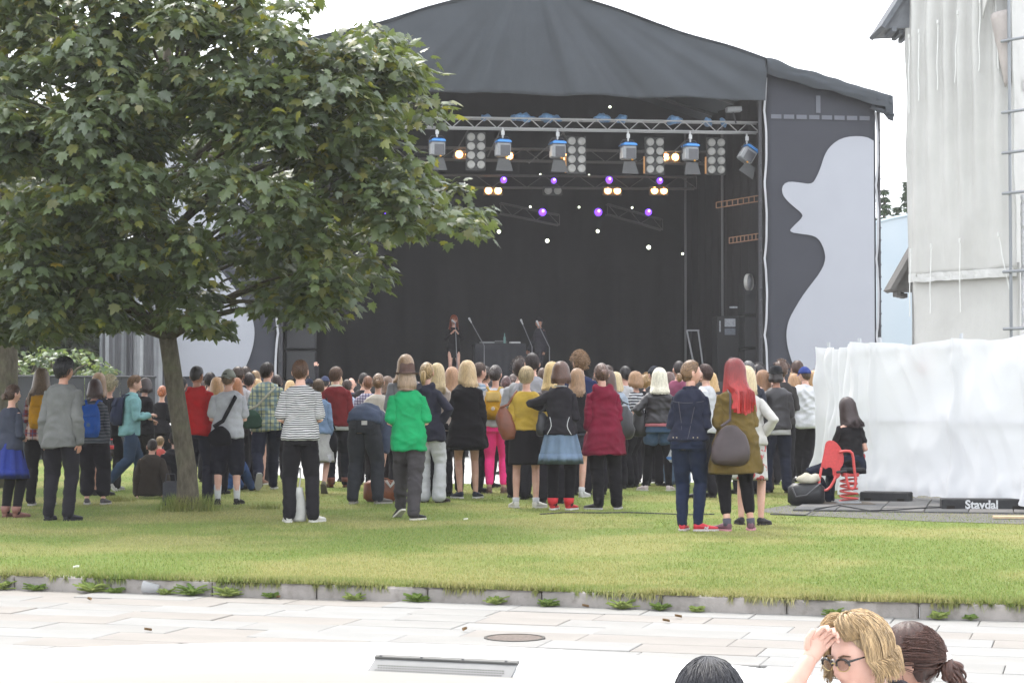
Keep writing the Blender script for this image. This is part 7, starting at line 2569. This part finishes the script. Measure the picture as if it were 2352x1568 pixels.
# --- performers
def on_stage(dx, w_):
    p_ = sl(dx, 800, w_)
    return sw(Vector((p_.x, w_, FLOOR)))
GRS = 'performers'
b_ = on_stage(1042, 4.1)
P(label='singer with long red hair and short black dress on stage', x=1042, base=tuple(b_), H=(sl(1042, 723, 4.1).z - FLOOR - .02), sex='f', rot=190, hair=('wavy', (170, 84, 52), .26, .016), up=U('top', (34, 32, 36), .9, .9, ease=.014), lo=L_('skirt', (34, 32, 36), hem=.64, flare=.02), arms=('face', 'face'), shoes=SH((150, 60, 50), (120, 50, 40)), face=True, group=GRS)
b_ = on_stage(1240, 4.6)
P(label='man in a black suit and flat black cap on stage, looking left', x=1240, base=tuple(b_), H=(sl(1240, 728, 4.6).z - FLOOR - .03), sex='m', rot=125, hair=('crop', (36, 32, 34)), hat=('cap', cloth((40, 36, 42))), up=U('jacket', (66, 64, 72), 1, .84, ease=.024), lo=L_('trousers', (54, 52, 60)), arms=('down', ((.12, .04, -.27), (.2, .14, -.47))), shoes=B_SH, face=True, skin=1, group=GRS)

# --- the four at the very front
FR = 'people sitting in the basin in front'
P(id='blond', label='man with shoulder-length blond hair and sunglasses, hand on his forehead, in front', x=1965, base=(1.35, 6.715, -.735), H=1.80, skin=2, sex='m', rot=128, drop=.42, lean=26, twist=0, hyaw=-2, hpitch=2, hroll=4, near=True, vox=.010, arms_abs=(None, (at(1800, 1610, 6.40), at(1858, 1514, 6.46))), hair=None, up=U('t_shirt', (66, 60, 66), .38, .86, ease=.02, fold=.007), lo=L_('jeans', (60, 64, 84)), arms=('front', ((.02, .26, -.12), (.0, .30, .13))), legs=[(.05, .5, -.05, 0, 0), (.05, .48, -.05, 0, 0)], shoes=W_SH, face=True, curl=.75, group=FR)
P(id='brunette', label='woman with brown hair in a curly ponytail and white shirt, in front', x=2130, base=(1.50, 7.1, -.825), H=1.71, sex='f', rot=62, hyaw=8, drop=.40, lean=6, near=True, vox=.012, hair=None, up=U('shirt', (238, 238, 242), .5, .86, ease=.02), lo=L_('jeans', (60, 64, 84)), legs=[(.05, .5, 0, 0, 0), (.05, .48, 0, 0, 0)], arms=('front', 'front'), shoes=W_SH, face=True, group=FR)
P(label='person with messy black hair, only the crown showing at the bottom edge', x=1645, base=(.585, 5.6, -.80), H=1.77, sex='m', rot=10, drop=.42, lean=8, near=True, hn=1100, hair=('short', (44, 42, 48), 0, .026), up=U('t_shirt', (70, 70, 80)), lo=L_('jeans', (60, 64, 84)), legs=[(.05, .5, 0, 0, 0), (.05, .48, 0, 0, 0)], shoes=W_SH, group=FR)
P(label='person with light brown hair barely showing at the bottom left edge', x=412, base=(-.985, 5.8, -.915), H=1.78, sex='m', rot=0, drop=.42, lean=8, near=True, hair=('short', (170, 136, 112), 0, .016), up=U('t_shirt', (120, 110, 100)), lo=L_('jeans', (60, 64, 84)), legs=[(.05, .5, 0, 0, 0), (.05, .48, 0, 0, 0)], shoes=W_SH, group=FR)

def strands(mb, rnd, starts, flow, n, w0, w1, seg=5):
    for k in range(n):
        pts = flow(*starts(rnd))
        m_ = len(pts)
        mb.tube(pts, [w0 * (1 - i / (m_ - 1)) + w1 * i / (m_ - 1) for i in range(m_)], seg, dome=False)
# blond man's layered hair swept from a side parting
q = PEOPLE['blond']
rnd = random.Random(77)
mb = make_hair('bob', .045, 5, 0, .016, az0=84)
def flow(az, el, Lh, tk):
    pts = []
    for i in range(5):
        pts.append(hsurf(az, el + (2 - el) * i / 4, tk + .010 * math.sin(PI * i / 4)))
    b_ = pts[-1]
    for i in range(1, 7):
        t_ = i / 6
        p = V3(b_.x * (1 + .22 * math.sin(t_ * 2.2)), b_.y * (1 + .10 * t_), b_.z - Lh * t_)
        p += V3(.004 * math.sin(t_ * 4 + az * .05), .008 * math.sin(t_ * 3 + az * .06), 0)
        pts.append(p)
    return pts
strands(mb, rnd, lambda r: (r.choice((1, -1)) * r.uniform(62, 180), r.uniform(38, 86), r.uniform(.015, .085), r.uniform(.010, .032)), flow, 2300, .0015, .0006, 4)
# fringe lifted off the forehead
def fringe(az, el, k_, tk):
    pts = []
    for i in range(6):
        t_ = i / 5
        p = hsurf(az + 30 * t_ * (1 if az > 0 else -1), el - (el - 34) * t_, tk + .030 * math.sin(PI * t_) * k_)
        pts.append(p)
    return pts
strands(mb, rnd, lambda r: (r.uniform(-60, 60), r.uniform(62, 84), r.uniform(.5, 1.2), r.uniform(.016, .024)), fringe, 700, .0016, .0007, 4)
q2 = MB().add([q['Mh'] @ Vector(p) for p in mb.v], mb.f)
q2.obj('hair', hair_mat((238, 202, 152)), q['root'], True)
# his sunglasses: browline frame with tinted lenses, held by no hand: a thing of its own on his nose
Mh = q['Mh']
gl = carried(q, 'sunglasses', 'browline sunglasses with brown tinted lenses on the blond man', 'sunglasses')
fm = plain('tortoise_black', (.018, .014, .012), .25, .5, .2, 30, 0)
ln_ = N('tinted_lens')
ln_.color((.16, .09, .06))
ln_.setp(.12, .5)
ln_.p.inputs['Alpha'].default_value = .55
gold = plain('thin_gold', (.55, .42, .18), .3, .5, .1, 5, 0, 90, .8)
for sd in (-1, 1):
    def lp(a, k=1.0):
        return Mh @ V3(sd * .034 + .025 * k * math.cos(a), .112 - .006 * abs(math.cos(a) + sd * .6), .008 + .019 * k * math.sin(a) * (1.1 if math.sin(a) > 0 else 1.0))
    MB().add([lp(2 * PI * j / 20) for j in range(20)] + [Mh @ V3(sd * .034, .114, .008)], [(20, j, (j + 1) % 20) for j in range(20)]).obj('lens', ln_.m, gl, True)
    MB().tube([lp(PI * k / 10 + .0) for k in range(11)], .0042, 6).obj('brow_bar', fm, gl, True)
    MB().tube([lp(PI + PI * k / 10) for k in range(11)], .0013, 5).obj('rim', gold, gl, True)
    MB().tube([Mh @ V3(sd * .060, .102, .020), Mh @ V3(sd * .078, .06, .020), Mh @ V3(sd * .084, -.005, .012)], [.0045, .003, .003], 6).obj('temple', fm, gl, True)
MB().tube([Mh @ V3(-.010, .112, .014), Mh @ V3(0, .114, .017), Mh @ V3(.010, .112, .014)], .002, 5).obj('bridge', gold, gl, True)
# brunette: swept back into a curly tail with a white clip
q = PEOPLE['brunette']
rnd = random.Random(31)
mb = make_hair('updo', .2, 8, 60, .020)
tie = V3(.0, -.125, -.005)
def sweep(az, el, k_, tk):
    s0 = hsurf(az, el, .012)
    m_ = (s0 + tie) * .5
    m_ = m_.normalized() * max(m_.length, .122 + tk)
    a_ = s0.lerp(m_, .55)
    a_ = a_.normalized() * max(a_.length, .112 + tk * .6)
    return [s0, a_, m_, m_.lerp(tie, .6) + V3(0, -.006, .004), tie]
strands(mb, rnd, lambda r: (r.choice((1, -1)) * r.uniform(0, 150), r.uniform(0, 60) if r.random() < .6 else r.uniform(50, 89), 1, r.uniform(0, .016)), sweep, 1300, .0016, .0014, 4)
for k in range(44):     # curls of the tail
    a0, r0 = rnd.uniform(0, 6.3), rnd.uniform(.012, .028)
    off = V3(rnd.uniform(-.022, .022), rnd.uniform(-.02, .012), 0)
    Lk = rnd.uniform(.09, .16)
    pts = [tie + V3(0, -.01, 0)]
    for i in range(1, 15):
        t_ = i / 14
        pts.append(tie + off * min(1, t_ * 2.5) + V3(r0 * t_ * math.cos(a0 + t_ * 8), -.032 * math.sin(min(1, t_ * 2) * PI * .5) + r0 * t_ * math.sin(a0 + t_ * 8), .02 * math.sin(t_ * PI) - Lk * t_))
    mb.tube(pts, [.006] * 10 + [.005, .004, .003, .002, .001], 5, dome=False)
for sd in (-1, 1):
    for k in range(8):
        s0 = hsurf(sd * 84, -4, .008)
        mb.tube([s0, s0 + V3(sd * .012, .006, -.04), s0 + V3(sd * .006 + rnd.uniform(-.01, .01), .0, -.09), s0 + V3(sd * .016, .008, -.13)], [.0018, .0018, .0015, .0006], 4, dome=False)
q2 = MB().add([q['Mh'] @ Vector(p) for p in mb.v], mb.f)
q2.obj('hair', hair_mat((108, 74, 62)), q['root'], True)
MB().ball(q['Mh'] @ (tie + V3(0, -.004, .010)), (.026, .018, .020), 12, 8).obj('hair_clip', plain('clip_white', (.8, .76, .7), .4, .4, .05, 5, 0), q['root'], True)
MB().tube([q['Mh'] @ (tie + V3(.02 * math.cos(a), -.004, .02 * math.sin(a))) for a in (2 * PI * k / 12 for k in range(13))], .007, 6).obj('hair_tie', plain('clip_white', (.8, .76, .7), .4, .4, .05, 5, 0), q['root'], True)
run_jobs()
# ================================================================== thin haze volume, added to lift the blacks as lens glare does
hz = MB().box((0, 150, 10), (310, 322, 24)).obj('haze', None)
hm = bpy.data.materials.new('veil_haze')
hm.use_nodes = True
hm.node_tree.nodes.clear()
ho_ = hm.node_tree.nodes.new('ShaderNodeOutputMaterial')
hv = hm.node_tree.nodes.new('ShaderNodeVolumePrincipled')
hv.inputs['Color'].default_value = (1, .97, .95, 1)
hv.inputs['Density'].default_value = .00056
hm.node_tree.links.new(hv.outputs[0], ho_.inputs['Volume'])
hz.data.materials.append(hm)
tag(stuff(hz), 'thin haze volume added over the whole place to lift the blacks like lens veil', 'haze')
